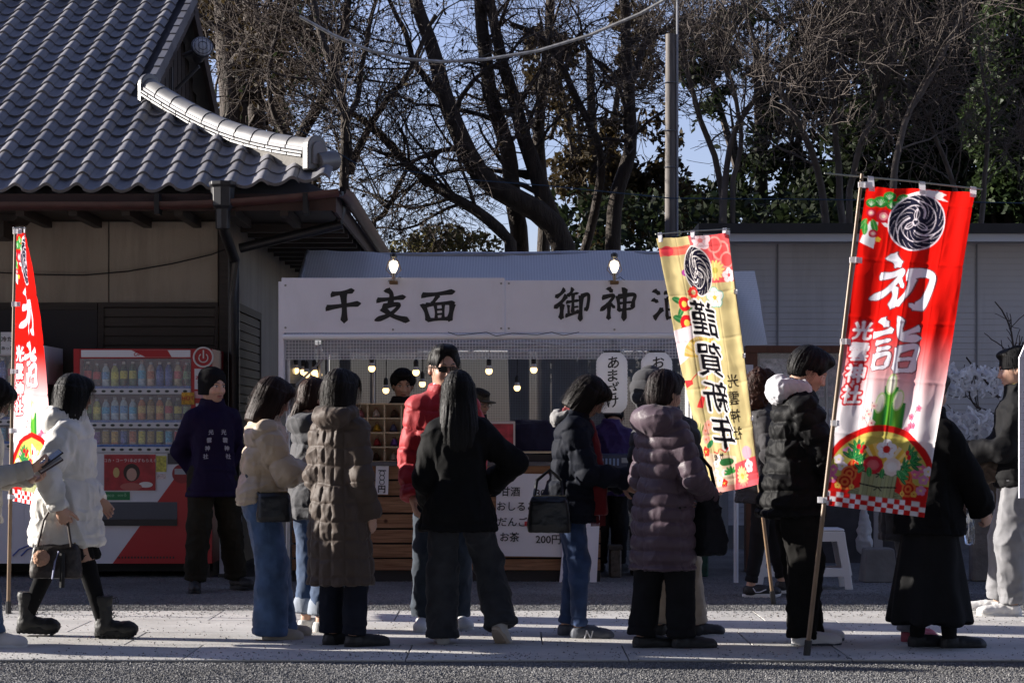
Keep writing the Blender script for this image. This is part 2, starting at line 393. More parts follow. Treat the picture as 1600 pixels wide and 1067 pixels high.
def hair_prims(style):
    cap = Ell((-.018, 0, .04), (.108, .090, .098), .02); P = [cap]
    if style == 'short':
        P += [Ell((-.05, 0, -.01), (.066, .076, .075), .03), Ell((.05, 0, .098), (.055, .06, .028), .03),
              Ell((.10, 0, -.02), (.075, .062, .088), .012, neg=True), Ell((.02, 0, -.095), (.14, .12, .075), .02, neg=True),
              Ell((.006, .095, -.005), (.03, .03, .036), .012, neg=True), Ell((.006, -.095, -.005), (.03, .03, .036), .012, neg=True)]
    elif style == 'swept':
        P += [Ell((-.05, 0, -.01), (.064, .078, .075), .03), Ell((.045, 0, .108), (.05, .062, .028), .03),
              Ell((.118, 0, .005), (.075, .064, .078), .012, neg=True), Ell((.02, 0, -.095), (.14, .12, .075), .02, neg=True),
              Ell((.012, .095, -.008), (.034, .03, .036), .012, neg=True), Ell((.012, -.095, -.008), (.034, .03, .036), .012, neg=True)]
    elif style == 'shaggy':
        P += [Ell((-.05, 0, .0), (.072, .086, .085), .03), Ell((.05, 0, .09), (.062, .072, .036), .03), Ell((.012, .068, .04), (.05, .03, .045), .03), Ell((.012, -.068, .04), (.05, .03, .045), .03), Ell((.03, .1, -.035), (.04, .05, .05), .012, neg=True), Ell((.03, -.1, -.035), (.04, .05, .05), .012, neg=True),
              Ell((.115, 0, -.03), (.08, .062, .088), .012, neg=True), Ell((.02, 0, -.12), (.14, .12, .075), .02, neg=True)]
    elif style in ('bob', 'bobfwd'):
        P += [Loft([(-.125, -.03, 0, .085, .092), (-.09, -.026, 0, .094, .102), (-.02, -.022, 0, .102, .103), (.05, -.018, 0, .104, .096)], 2.1, .02),
              Ell((.055, 0, .07), (.062, .07, .05), .03),
              Ell((.122, 0, -.05), (.085, .054, .105), .012, neg=True)]
    elif style == 'medium':
        P += [Loft([(-.19, -.05, 0, .070, .085), (-.15, -.04, 0, .088, .104), (-.08, -.03, 0, .094, .104), (-.01, -.022, 0, .102, .102), (.05, -.018, 0, .104, .096)], 2.1, .02),
              Ell((.055, 0, .07), (.062, .07, .05), .03), Ell((.125, 0, -.06), (.085, .052, .12), .012, neg=True)]
    elif style == 'long':
        P += [Loft([(-.40, -.085, 0, .028, .070), (-.33, -.088, 0, .040, .100), (-.22, -.080, 0, .056, .116), (-.10, -.042, 0, .086, .112), (-.02, -.022, 0, .100, .102), (.05, -.018, 0, .104, .096)], 2.1, .02),
              Ell((.055, 0, .07), (.062, .07, .05), .03), Ell((.122, 0, -.08), (.085, .052, .14), .012, neg=True)]
    elif style == 'ponytail':
        P += [Ell((-.04, 0, -.02), (.078, .082, .085), .03), Cap((-.10, 0, -.07), (-.13, 0, -.16), .036, .022, .02), Ell((.05, 0, .085), (.06, .068, .038), .03),
              Ell((.112, 0, -.04), (.075, .056, .10), .012, neg=True), Ell((.05, 0, -.125), (.10, .12, .085), .02, neg=True), Ell((.01, .096, -.012), (.02, .026, .03), .008, neg=True), Ell((.01, -.096, -.012), (.02, .026, .03), .008, neg=True)]
    elif style == 'curly':
        P += [Ell((-.03, 0, -.03), (.118, .122, .125), .03), Ell((-.05, 0, -.11), (.10, .12, .10), .03), Ell((.125, 0, -.05), (.07, .055, .11), .012, neg=True)]
    elif style == 'nape':
        P += [Ell((-.05, 0, -.02), (.07, .082, .085), .03), Ell((.05, 0, .085), (.06, .068, .038), .03), Ell((.112, 0, -.04), (.08, .06, .10), .012, neg=True), Ell((.05, 0, -.13), (.13, .12, .075), .02, neg=True)]
    elif style == 'beanie':
        P = [Loft([(.005, -.012, 0, .106, .090), (.03, -.014, 0, .110, .094), (.075, -.018, 0, .106, .092), (.115, -.022, 0, .085, .075), (.138, -.024, 0, .045, .042), (.147, -.025, 0, .01, .01)], 2.0, .01)]
    elif style == 'cap':
        P = [Ell((-.012, 0, .052), (.106, .090, .080), .01), Ell((.02, 0, -.06), (.2, .2, .082), .006, neg=True), Ell((.115, 0, .034), (.075, .072, .010), .012)]
    elif style == 'hood':
        P = [Ell((-.035, 0, .02), (.135, .125, .15), .02), Ell((.13, 0, .0), (.085, .062, .11), .02, neg=True)]
    elif style == 'knithat':
        P = [Loft([(-.06, -.03, 0, .085, .092), (.0, -.02, 0, .100, .098), (.03, -.014, 0, .110, .097), (.09, -.018, 0, .104, .092), (.125, -.022, 0, .078, .072), (.145, -.024, 0, .03, .03)], 2.0, .01),
             Ell((.12, 0, -.04), (.085, .056, .10), .010, neg=True)]
    return P
def hair_mesh(style, seed, strands=160):
    knit = style in ('beanie', 'cap', 'hood', 'knithat')
    V, Q, N = blob(hair_prims(style), .0062 if not knit else .006)
    ang = np.arctan2(V[:, 1], V[:, 0]+.03)
    if style == 'curly':
        off = .016*(vnoise(V*52, seed)-.5)+.018*(ridged(V*38, seed+1)-.5)
    elif style in ('beanie', 'knithat'): off = .0022*np.sin(ang*52)*(V[:, 2] > .02)
    elif style == 'hood': off = .012*(np.sqrt(np.abs(np.sin(np.pi*V[:, 2]/.075)))-.6)+.004*(vnoise(V*30, seed)-.5)
    elif style == 'cap': off = np.zeros(len(V))
    else:
        g = vnoise(np.stack([ang*11, V[:, 2]*5, V[:, 0]*0], 1), seed); g2 = vnoise(np.stack([ang*30+V[:, 2]*6, V[:, 2]*9, V[:, 0]*0], 1), seed+2)
        g3 = vnoise(np.stack([ang*4.5, V[:, 2]*3+ang, V[:, 0]*0], 1), seed+7); off = .0065*(g-.5)+.0045*(g2-.5)+.006*(g3-.5)
    V = V+N*off[:, None]
    if knit: return V, Q
    rng = np.random.default_rng(seed); vs, qs, k = [V], [Q], len(V)      # loose locks: thin tapering ribbons that follow the surface down
    pick = rng.choice(np.where(V[:, 2] > (-.02 if style in ('long', 'medium', 'bob') else .0))[0], strands)
    zlo = V[:, 2].min()
    for i in pick:
        if style in ('short', 'swept', 'nape', 'ponytail', 'shaggy') and V[i][0] > .02 and rng.random() < .85: continue
        p = V[i]+N[i]*.002; L = min(rng.uniform(.06, .17), p[2]-zlo+rng.uniform(-.02, .02)); L = max(L, .03)
        out = np.array([p[0]+.02, p[1], 0]); out /= np.linalg.norm(out)+1e-6; side = np.array([-out[1], out[0], 0]); w = rng.uniform(.0006, .0021); fly = rng.random() < .12
        if style == 'curly': w *= 1.3
        pts = []
        for j in range(5):
            t = j/4; q = p+np.array([0, 0, -L*t])+out*((.026 if fly else .009)*math.sin(t*2.6)*(1.4*t if fly else 1)+rng.uniform(-.002, .003))+side*rng.uniform(-.006, .006)*t
            ww = w*(1-.85*t); pts += [q-side*ww, q+side*ww]
        vs.append(np.array(pts)); qs.append(np.array([[k+2*j, k+2*j+1, k+2*j+3, k+2*j+2] for j in range(4)])); k += 10
    return np.concatenate(vs), np.concatenate(qs)

def ik(a, b, l1, l2, pole):
    """joint between a and b for two bones, bent towards pole"""
    a, b, pole = np.array(a, float), np.array(b, float), np.array(pole, float); d = b-a; D = np.linalg.norm(d)
    if D > (l1+l2)*.999: b = a+d/D*(l1+l2)*.999; d = b-a; D = np.linalg.norm(d)
    x = (l1*l1-l2*l2+D*D)/(2*D); h = math.sqrt(max(l1*l1-x*x, 1e-8)); u = d/D; p = pole-u*(pole@u); p /= np.linalg.norm(p)+1e-9
    return a+u*x+p*h, b

def rotm(yaw=0, pitch=0, roll=0):
    return np.array((Matrix.Rotation(yaw, 3, 'Z') @ Matrix.Rotation(pitch, 3, 'Y') @ Matrix.Rotation(roll, 3, 'X')))

def shoe(P, parent, ankle, yaw, pitch, kind, colour, sole_col, L=.255, rough=.6, seed=0, marks=None):
    """one shoe in the person's frame: upper + separate sole"""
    s = L/.26; up = []
    boot = kind == 'boot'
    up += [Ell((-.045*s, 0, .045), (.042*s, .036*s, .045), .02), Ell((.030*s, 0, .052), (.085*s, .040*s, .046), .03), Ell((.112*s, 0, .045), (.064*s, .045*s, .040), .02),
           Cap((-.035*s, 0, .06), (-.035*s, 0, .085), .042*s, .042*s, .02, flat=True)]
    if boot: up += [Cap((-.028*s, 0, .07), (-.036*s, 0, .235), .047*s, .052*s, .02, flat=True), Ell((.118*s, 0, .052), (.060*s, .047*s, .044), .015), Cap((-.036*s, 0, .222), (-.036*s, 0, .245), .056*s, .056*s, .006, flat=True)]
    up.append(Ell((0, 0, -.48), (2, 2, .492), .004, neg=True))
    V, Q, N = blob(up, .0065, wrinkle=.003 if not boot else .005, wscale=(30, 30, 30), seed=seed)
    th = .038 if boot else .028
    out = []
    for t in np.linspace(0, 2*math.pi, 28, endpoint=False):
        x = math.cos(t); y = math.sin(t); rx = .133*s if x > 0 else .128*s
        w = (.048 if x > .1 else .039)*s*(1-.10*max(0, math.cos(2*t)*-1)*0)
        out.append((.038*s+rx*math.copysign(abs(x)**.85, x), w*math.copysign(abs(y)**.75, y)))
    sv, sf = [], []
    prof = ((.0, .97), (.004, 1.0), (th*.6, 1.03), (th, 1.0), (th+.004, .92))
    for z, k in prof:
        for x, y in out:
            lift = .012*max(0, (x-.08*s)/(.09*s))**2 if z < th else .006*max(0, (x-.08*s)/(.09*s))**2
            sv.append((.038*s+(x-.038*s)*k, y*k, z+lift))
    n = len(out)
    for i in range(len(prof)-1):
        for j in range(n): sf.append((i*n+j, i*n+(j+1) % n, (i+1)*n+(j+1) % n, (i+1)*n+j))
    sf += [tuple(range(n-1, -1, -1)), tuple((len(prof)-1)*n+j for j in range(n))]
    Rm = rotm(yaw, pitch); base = np.array(ankle)-Rm @ np.array((-.035*s, 0, .085))
    tr = lambda A: np.asarray(A) @ Rm.T+base
    u = mesh('shoe' if not boot else 'boot', tr(V), Q, mat('shoe_%s' % (colour,), colour, rough, bump=(220, .3, .002), var=.12), parent, True)
    mesh('sole', [tuple(p) for p in tr(np.array(sv))], sf, mat('sole_%s' % (sole_col,), sole_col, .75, bump=(90, .3, .003)), u, False)
    lace = MB()
    for i in range(5):
        x = (.005+.019*i)*s; z = .088-.0085*i if not boot else .105-.008*i
        lace.tube([tr([(x, -.022*s, z-.012)])[0], tr([(x+.004, 0, z)])[0], tr([(x+.008, .022*s, z-.012)])[0]], .0032, 4)
    if boot:
        for i in range(6): z = .115+.02*i; x = .030-.0055*i; lace.tube([tr([(x*s, -.020*s, z)])[0], tr([((x+.006)*s, 0, z+.006)])[0], tr([(x*s, .020*s, z+.012)])[0]], .0035, 4)
        for sg in (1, -1): lace.tube([tr([(.012*s, 0, .225)])[0], tr([(.045*s, sg*.02, .235)])[0], tr([(.052*s, sg*.03, .205)])[0], tr([(.03*s, sg*.012, .20)])[0]], .003, 4)
        lace.build('lace', mat('boot_lace', (.03, .03, .032), .6), u)
        tread = MB()
        for i in range(7): x = -.075*s+.034*s*i; tread.box(x, x+.016*s, -.045*s, .045*s, -.001, .012)
        tread.v = [tuple(q) for q in tr(np.array(tread.v))]; tread.build('tread', mat('sole_%s' % (sole_col,), sole_col, .75), u)
    if kind != 'slip' and not boot: lace.build('lace', mat('lace_%s' % (sole_col,), tuple(.3*a+.5*b for a, b in zip(colour, sole_col)), .8), u)
    if marks: marks(tr, u, s)
    return u, tr

def hand_frames(el, wr): d = np.array(wr)-np.array(el); return d/np.linalg.norm(d)

def person(name_label, px, gy, H, yaw, seed=0, cat='person', name='person', loc=None, female=False,
           lean=0., side=0., arms=None, hands=None, legs=None, head=(0, 0, 0), head_off=(0, 0, 0), hair=('short', (.012, .01, .009)), hat=None, jacket=None, bottom=None, shoes=None, face='plain',
           extras=None, hscale=1.0, sk=None, group=None):
    """One clothed figure. Local frame: +X is where it faces, +Y its left. Fractions are of the standing height H."""
    base = gp(px, gy) if loc is None else Vector(loc)
    root = thing(name, name_label, cat, base, R(yaw), group)
    rng = random.Random(seed)
    hw = (.080 if female else .091)*H
    lx = lean*H; sx = side*H
    zs_, zh = .792*H, .525*H
    SH = {'L': np.array((lx, hw+sx, zs_)), 'R': np.array((lx, -hw+sx, zs_))}
    HP = {'L': np.array((0, .050*H, zh)), 'R': np.array((0, -.050*H, zh))}
    arms = arms or {}
    A = {}
    for k in 'LR':
        sgn = 1 if k == 'L' else -1
        spec = arms.get(k, 'down')
        if isinstance(spec, str):
            w = {'down': SH[k]+np.array((.035*H, sgn*.025*H, -.325*H)), 'phone': np.array((lx+.215*H, sgn*.035*H, .635*H)),
                 'back': np.array((lx-.075*H, sgn*.0*H, .55*H)), 'belly': np.array((lx+.13*H, sgn*.01*H, .60*H)), 'pocket': np.array((lx+.055*H, sgn*.125*H, .545*H))}[spec]
            pole = {'down': (-1, sgn*.6, 0), 'phone': (-.5, sgn*.45, -1), 'back': (-.55, sgn*1, 0), 'belly': (-.4, sgn*.8, -1), 'pocket': (-1, sgn*1.1, 0)}[spec]
        else: w, pole = np.array(spec[0])*H, spec[1]
        A[k] = (*ik(SH[k], w, .182*H, .150*H, pole),)
    legs = legs or {}
    Lg = {}
    for k in 'LR':
        sgn = 1 if k == 'L' else -1
        a, fy, fp = legs.get(k, ((.0, sgn*.055, .047), sgn*8, 0)); a = np.array(a)*H
        kn, an = ik(HP[k], a, .240*H, .241*H, (1, sgn*.12, 0)); Lg[k] = (kn, an, R(fy), R(fp))
    # ---- skin: coarse body under the clothes, fine head, fine hands, one mesh
    hs = H*.146/.24*hscale
    hc = np.array((lx+.012*H, sx, .925*H))+np.array(head_off)*H
    Rh = rotm(*[R(a) for a in head])
    nb = np.array((lx-.004*H, sx, .80*H)); ntop = hc+Rh @ np.array((-.025, 0, -.06))*hs
    B = [Cap(nb, ntop, .034*H, .032*H, .03), Loft([(.50*H, 0, 0, .05*H, .075*H), (.62*H, lx*.5, sx*.5, .045*H, .065*H), (.74*H, lx, sx, .05*H, .078*H), (.80*H, lx, sx, .03*H, .07*H), (.83*H, lx, sx, .02*H, .03*H)], 2.2, .05)]
    for k in 'LR':
        e, w = A[k]; kn, an = Lg[k][0], Lg[k][1]
        B += [Cap(SH[k]*np.array((1, .93, .985)), e, .027*H, .021*H, .03), Cap(e, w, .021*H, .0155*H, .03), Cap(HP[k], kn, .042*H, .029*H, .04), Cap(kn, an, .029*H, .020*H, .03)]
    skin = sk or SKIN
    V, Q, _ = blob(B, .014); VV, QQ, CC = [V], [Q], [np.tile(skin, (len(V), 1))]; n0 = len(V)
    if face not in _HEADS: _HEADS[face] = head_mesh(face)
    hv, hq, hcol = _HEADS[face]
    VV.append(hv*hs @ Rh.T+hc); QQ.append(hq+n0); CC.append(hcol*np.array(skin)/np.array(SKIN)); n0 += len(hv)
    for k in 'LR':
        e, w = A[k]; hd = (hands or {}).get(k, {}); d = hand_frames(e, w)
        v, q = hand_mesh(w, hd.get('dir', d), hd.get('palm', (0, -1 if k == 'L' else 1, 0)), hd.get('curl', .45), hd.get('thumb', .4), k == 'L', .105*H)
        VV.append(v); QQ.append(q+n0); CC.append(np.tile(skin, (len(v), 1))); n0 += len(v)
    body = mesh('body', np.concatenate(VV), np.concatenate(QQ), mat('skin', SKIN, .5, attr='tone', bump=(300, .15, .002), spec=.35), root, True)
    at_ = body.data.color_attributes.new('tone', 'FLOAT_COLOR', 'POINT'); cc = np.concatenate(CC); at_.data.foreach_set('color', np.concatenate([cc, np.ones((len(cc), 1))], 1).astype(np.float32).ravel())
    # ---- hair and hats
    def on_head(v): return np.asarray(v)*hs @ Rh.T+hc
    if hair:
        v, q = hair_mesh(hair[0], seed+11, 900 if hair[0] in ('long', 'medium', 'bob', 'curly') else 300)
        mesh('hair', on_head(v), q, mat('hair_%s' % (hair[1],), tuple(.6*q for q in hair[1]), .5, bump=(60, .5, .004), stretch=(6, 6, .7), var=.35, vscale=30, spec=.14), root, True)
    if hat:
        v, q = hair_mesh(hat[0], seed+13); mesh(hat[2], on_head(v), q, fabric('hat_%s' % (hat[1],), hat[1], .9), root, True)
    # ---- jacket
    J = jacket or {}
    col = J.get('col', (.02, .02, .022)); puff = J.get('puff', .012)*.52; hem = J.get('hem', .44)*H; pitch = J.get('pitch', 0); amp = J.get('amp', 0)
    fl = J.get('flare', 0.); bx = (.068 if female else .074)*H; by = (.087 if female else .097)*H
    lg = .018*H if hem < .47*H else 0
    rows = [(hem, 0, 0, .078*H+puff+fl+lg, .100*H+puff+fl+lg), (max(hem+.02, .53*H), 0, 0, .080*H+puff+fl*.5+lg*.6, .101*H+puff+fl*.5), (.61*H, lx*.5, sx*.5, bx+puff*1.1+fl*.3, by*.93+puff+fl*.3),
            (.71*H, lx*.85, sx*.85, bx+puff*1.1, by+puff), (.775*H, lx, sx, bx*.95+puff*.9, by*1.06+puff*.6), (.812*H, lx, sx, .052*H+puff*.6, by*.92), (.840*H, lx, sx, .042*H+puff*.5, .055*H+puff*.5), (.862*H, lx, sx, .036*H, .038*H)]
    if hem > .53*H: rows.pop(1)
    JP = [Loft(rows, J.get('n', 2.3), .04, pitch, amp, J.get('vpitch', 0))]
    sr = J.get('sleeve', .048)*H*.76; cuff = J.get('cuff', .031)*H*.92; ap = J.get('apitch', pitch); aa = J.get('aamp', amp)
    for k in 'LR':
        e, w = A[k]; d = hand_frames(e, w)
        JP += [Cap(SH[k]*np.array((1, .97, .985)), e, sr, sr*.88, .045, pitch=ap, amp=aa), Cap(e, w-d*J.get('short', .0), sr*.88, cuff, .03, flat=True, pitch=ap, amp=aa, off=.06)]
    if J.get('collar', True): JP.append(Loft([(.82*H, lx, sx, .05*H, .055*H), (.868*H, lx+.004*H, sx, .046*H, .050*H)], 2, .02))
    hood = J.get('hood', 0)*.80
    if hood and not J.get('hoodcol'):
        JP += [Ell((lx-.060*H, sx, .830*H), (.038*H*hood, .072*H*hood, .042*H*hood), .03), Ell((lx-.02*H, sx+.055*H, .850*H), (.05*H, .026*H*hood, .022*H*hood), .03), Ell((lx-.02*H, sx-.055*H, .850*H), (.05*H, .026*H*hood, .022*H*hood), .03)]
    if not J.get('vpitch'):
        for p in JP[:5]: p.seam = isinstance(p, Loft) or p.flat
    V, Q, N = blob(JP, J.get('res', .0085), wrinkle=J.get('wr', .010), wscale=J.get('ws', (8, 8, 7)), seed=seed, wr2=J.get('wr2', .004))
    jm = fabric('cloth_%s_%.2f' % (col, J.get('rough', .75)), col, J.get('rough', .75), var=J.get('var', .10), bump=J.get('bump', (120, .25, .004)), spec=J.get('spec', .35), sheen=J.get('sheen', .15))
    mesh(J.get('name', 'jacket'), V, Q, jm, root, True)
    if J.get('hoodcol'):
        HPm = [Ell((lx-.062*H, sx, .850*H), (.036*H*hood, .066*H*hood, .046*H*hood), .03), Ell((lx-.012*H, sx+.048*H, .852*H), (.05*H, .022*H*hood, .030*H*hood), .03), Ell((lx-.012*H, sx-.048*H, .852*H), (.05*H, .022*H*hood, .030*H*hood), .03), Loft([(.81*H, lx, sx, .05*H, .058*H), (.87*H, lx, sx, .045*H, .05*H)], 2, .02)]
        V, Q, N = blob(HPm, .007, wrinkle=.012, wscale=(18, 18, 18), seed=seed+4)
        mesh('hood', V, Q, fabric('hood_%s' % (J['hoodcol'],), J['hoodcol'], .95), root, True)
    # ---- trousers or skirt
    for i, Bm in enumerate(bottom or []):
        kind = Bm['kind']; c = Bm['col']
        if kind == 'trousers':
            w = Bm.get('w', (.060, .046, .040)); TP = [Loft([(.475*H, 0, 0, .060*H, .088*H), (.53*H, 0, 0, .068*H, .096*H), (.60*H, lx*.4, 0, .062*H, .086*H)], 2.3, .05)]
            for k in 'LR':
                kn, an = Lg[k][0], Lg[k][1]; d = (an-kn)/np.linalg.norm(an-kn); hem_ = an+d*Bm.get('drop', -.006)*H
                TP += [Cap(HP[k]+np.array((0, 0, -.01*H)), kn, w[0]*H, w[1]*H, .04), Cap(kn, hem_, w[1]*H, w[2]*H, .03, flat=True)]
            for p in TP[1:]: p.seam = isinstance(p, Cap) and p.flat
            V, Q, N = blob(TP, .0085, wrinkle=Bm.get('wr', .010), wscale=Bm.get('ws', (9, 9, 8)), seed=seed+20, wr2=.003)
            o = mesh(Bm.get('name', 'trousers'), V, Q, fabric('trs_%s' % (c,), c, Bm.get('rough', .85), var=Bm.get('var', .18), bump=(230, .3, .003)), root, True)
            if Bm.get('cuff'):
                for k in 'LR':
                    kn, an = Lg[k][0], Lg[k][1]; d = (an-kn)/np.linalg.norm(an-kn); e_ = an+d*Bm.get('drop', -.006)*H
                    V, Q, N = blob([Cap(e_-d*.035*H, e_, w[2]*H+.008, w[2]*H+.010, .01, flat=True)], .008, wrinkle=.004, seed=seed); mesh('turn_up', V, Q, fabric('cuffcol', Bm['cuff'], .9), o, True)
        elif kind == 'skirt':
            rows = [(Bm['hem']*H, 0, 0, Bm['rx']*H, Bm['ry']*H), (.40*H, 0, 0, .092*H, .105*H), (.53*H, 0, 0, .080*H, .098*H), (.60*H, lx*.4, 0, .062*H, .086*H)]
            V, Q, N = blob([Loft(rows, 2.2, .03)], .0085, seed=seed+21)
            ang = np.arctan2(V[:, 1], V[:, 0]); dn = np.clip((.56*H-V[:, 2])/(.56*H-Bm['hem']*H), 0, 1)
            V = V+N*(dn*.018*np.sin(ang*Bm.get('folds', 9)+2*vnoise(V*5, seed)))[:, None]
            mesh('skirt', V, Q, fabric('skirt_%s' % (c,), c, .9), root, True)
        elif kind == 'socks':
            for k in 'LR':
                kn, an = Lg[k][0], Lg[k][1]; V, Q, N = blob([Cap(kn+(an-kn)*Bm.get('t', .05), an, .036*H, .026*H, .02)], .009, wrinkle=.002, seed=seed); mesh('sock', V, Q, fabric('sock_%s' % (c,), c, .95), root, True)
    # ---- shoes
    if shoes:
        for k in 'LR':
            kn, an, fy, fp = Lg[k]
            shoe(None, root, an, fy, fp, shoes[0], shoes[1], shoes[2], shoes[3]*H if len(shoes) > 3 else .155*H, seed=seed, marks=shoes[4] if len(shoes) > 4 else None)
    # ---- extras get the figure's frame
    if extras: extras(dict(root=root, H=H, A=A, SH=SH, HP=HP, L=Lg, lx=lx, hc=hc, Rh=Rh, hs=hs, on_head=on_head, base=base, yaw=R(yaw)))
    return root
def to_world(f, p):
    """person-frame point -> world"""
    return f['base']+Matrix.Rotation(f['yaw'], 3, 'Z') @ Vector(tuple(float(a) for a in p))
# ------------------------------------------------------------------ ground and path
def gravel_mat():
    m = bpy.data.materials.new('gravel'); m.use_nodes = True; n = m.node_tree.nodes; l = m.node_tree.links; b = n['Principled BSDF']
    b.inputs['Roughness'].default_value = .9; b.inputs['Specular IOR Level'].default_value = .2
    tc = n.new('ShaderNodeTexCoord'); v = n.new('ShaderNodeTexVoronoi'); v.inputs['Scale'].default_value = 85; l.new(tc.outputs['Object'], v.inputs[0])
    nz = n.new('ShaderNodeTexNoise'); nz.inputs['Scale'].default_value = .9; nz.inputs['Detail'].default_value = 5; l.new(tc.outputs['Object'], nz.inputs[0])
    cr = n.new('ShaderNodeValToRGB'); e = cr.color_ramp.elements; e[0].color = (.14, .14, .145, 1); e[1].color = (.28, .275, .27, 1); e.new(.45).color = (.19, .19, .19, 1); e.new(.75).color = (.22, .215, .21, 1)
    sp = n.new('ShaderNodeSeparateColor'); l.new(v.outputs['Color'], sp.inputs[0]); l.new(sp.outputs[0], cr.inputs[0])
    mr = n.new('ShaderNodeMapRange'); mr.inputs['To Min'].default_value = .72; mr.inputs['To Max'].default_value = 1.25; mr.inputs['From Min'].default_value = .3; mr.inputs['From Max'].default_value = .7; l.new(nz.outputs[0], mr.inputs[0])
    mx = n.new('ShaderNodeMix'); mx.data_type = 'RGBA'; mx.blend_type = 'MULTIPLY'; mx.inputs[0].default_value = 1; l.new(cr.outputs[0], mx.inputs[6]); l.new(mr.outputs[0], mx.inputs[7]); l.new(mx.outputs[2], b.inputs['Base Color'])
    bp = n.new('ShaderNodeBump'); bp.inputs['Strength'].default_value = 1; bp.inputs['Distance'].default_value = .012; bp.invert = True; l.new(v.outputs['Distance'], bp.inputs['Height']); l.new(bp.outputs[0], b.inputs['Normal'])
    return m
GRAV = gravel_mat()
tag(MB().quad((-120, -40, 0), (120, -40, 0), (120, 160, 0), (-120, 160, 0)).build('ground', GRAV), kind='structure')
PY0, PY1 = 10.72, 13.62
path = tag(MB().box(-14, 14, PY0, PY1, -.05, .006).build('path', mat('joint_sand', (.16, .15, .14), .95, bump=(80, .4))), kind='structure')
CONC = mat('concrete_slab', (.50, .485, .46), .85, bump=(70, .5, .006), var=.16, vscale=2.2, spec=.3)
def stain(m):
    n = m.node_tree.nodes; l = m.node_tree.links; b = n['Principled BSDF']; src = b.inputs['Base Color'].links[0].from_socket; g = n.new('ShaderNodeNewGeometry'); prev = src
    for sc, lo, hi, col, mxv in ((1.3, .50, .75, (.24, .225, .20, 1), .55), (26, .62, .70, (.17, .155, .14, 1), .7), (7, .60, .72, (.56, .55, .52, 1), .5)):
        nz = n.new('ShaderNodeTexNoise'); nz.inputs['Scale'].default_value = sc; nz.inputs['Detail'].default_value = 8; nz.inputs['Roughness'].default_value = .65; l.new(g.outputs['Position'], nz.inputs[0]); cr = n.new('ShaderNodeMapRange'); cr.inputs['From Min'].default_value = lo; cr.inputs['From Max'].default_value = hi; cr.inputs['To Max'].default_value = mxv; l.new(nz.outputs[0], cr.inputs[0])
        m2 = n.new('ShaderNodeMix'); m2.data_type = 'RGBA'; m2.inputs[7].default_value = col; l.new(cr.outputs[0], m2.inputs[0]); l.new(prev, m2.inputs[6]); prev = m2.outputs[2]
    oi = n.new('ShaderNodeObjectInfo'); mr = n.new('ShaderNodeMapRange'); mr.inputs['To Min'].default_value = .90; mr.inputs['To Max'].default_value = 1.08; l.new(oi.outputs['Random'], mr.inputs[0]); mx = n.new('ShaderNodeMix'); mx.data_type = 'RGBA'; mx.blend_type = 'MULTIPLY'; mx.inputs[0].default_value = 1; l.new(prev, mx.inputs[6]); l.new(mr.outputs[0], mx.inputs[7]); l.new(mx.outputs[2], b.inputs['Base Color'])
stain(CONC)
_row = [.0, .74, 1.46, 2.19, 2.9]
rng = random.Random(5)
slabs = {}
for r_ in range(4):
    dpt = _row[r_+1]-_row[r_]-.006
    slabs[r_] = []
    for var_ in range(3):
        mb = MB(); mb.box(-.598, .598, 0, dpt, 0, .012); o = mb.build('paving_slab', CONC, bevel=.003); slabs[r_].append(o.data); bpy.data.objects.remove(o)
    x = -9.6+(r_ % 2)*.62+r_*.13
    while x < 9.8:
        o = link('paving_slab', slabs[r_][rng.randrange(3)], path, (x, PY0+_row[r_]+.003, .004+rng.uniform(0, .0025))); o.rotation_euler = (rng.uniform(-.0012, .0012), rng.uniform(-.0012, .0012), 0); x += 1.2035
def stones(name, regions, seed, m, smin, smax):
    rg = np.random.default_rng(seed); V, F = [], []; k = 0
    oc = np.array([(1,0,0),(-1,0,0),(0,1,0),(0,-1,0),(0,0,1),(0,0,-1)], float)
    tf = np.array([(0,2,4),(2,1,4),(1,3,4),(3,0,4),(2,0,5),(1,2,5),(3,1,5),(0,3,5)])
    for x0, x1, y0, y1, n in regions:
        c = np.stack([rg.uniform(x0, x1, n), rg.uniform(y0, y1, n), np.zeros(n)], 1)
        s = rg.uniform(smin, smax, (n, 1)); a = rg.uniform(0, 6.28, n); v = oc[None]*np.stack([s*rg.uniform(.7, 1.2, (n, 1)), s*rg.uniform(.7, 1.2, (n, 1)), s*rg.uniform(.45, .8, (n, 1))], 2)
        v = v+rg.uniform(-.25, .25, v.shape)*s[:, :, None]
        ca, sa = np.cos(a)[:, None], np.sin(a)[:, None]; v = np.stack([v[:, :, 0]*ca-v[:, :, 1]*sa, v[:, :, 0]*sa+v[:, :, 1]*ca, v[:, :, 2]], 2)+c[:, None]
        v[:, :, 2] += s*.25
        V.append(v.reshape(-1, 3)); F.append((tf[None]+(np.arange(n)*6)[:, None, None]+k).reshape(-1, 3)); k += n*6
    return tag(mesh(name, np.concatenate(V), np.concatenate(F), m), kind='stuff')
stones('gravel', [(-3.6, 3.6, 9.6, PY0+.03, 42000), (-4.6, 4.6, PY1-.06, 15.2, 50000), (-5, 5, 15.2, 17, 12000)], 3, GRAV, .0035, .0075)
stones('path_grit', [(-4, 4, PY0, PY0+.35, 900), (-4.4, 4.4, PY1-.5, PY1, 1300), (-4, 4, PY0, PY1, 700)], 19, GRAV, .003, .007).location = (0, 0, .017)
stones('path_litter', [(-4, 4, PY0, PY1, 1100)], 9, mat('leaf_litter', (.10, .075, .05), .9), .003, .006).location = (0, 0, .018)

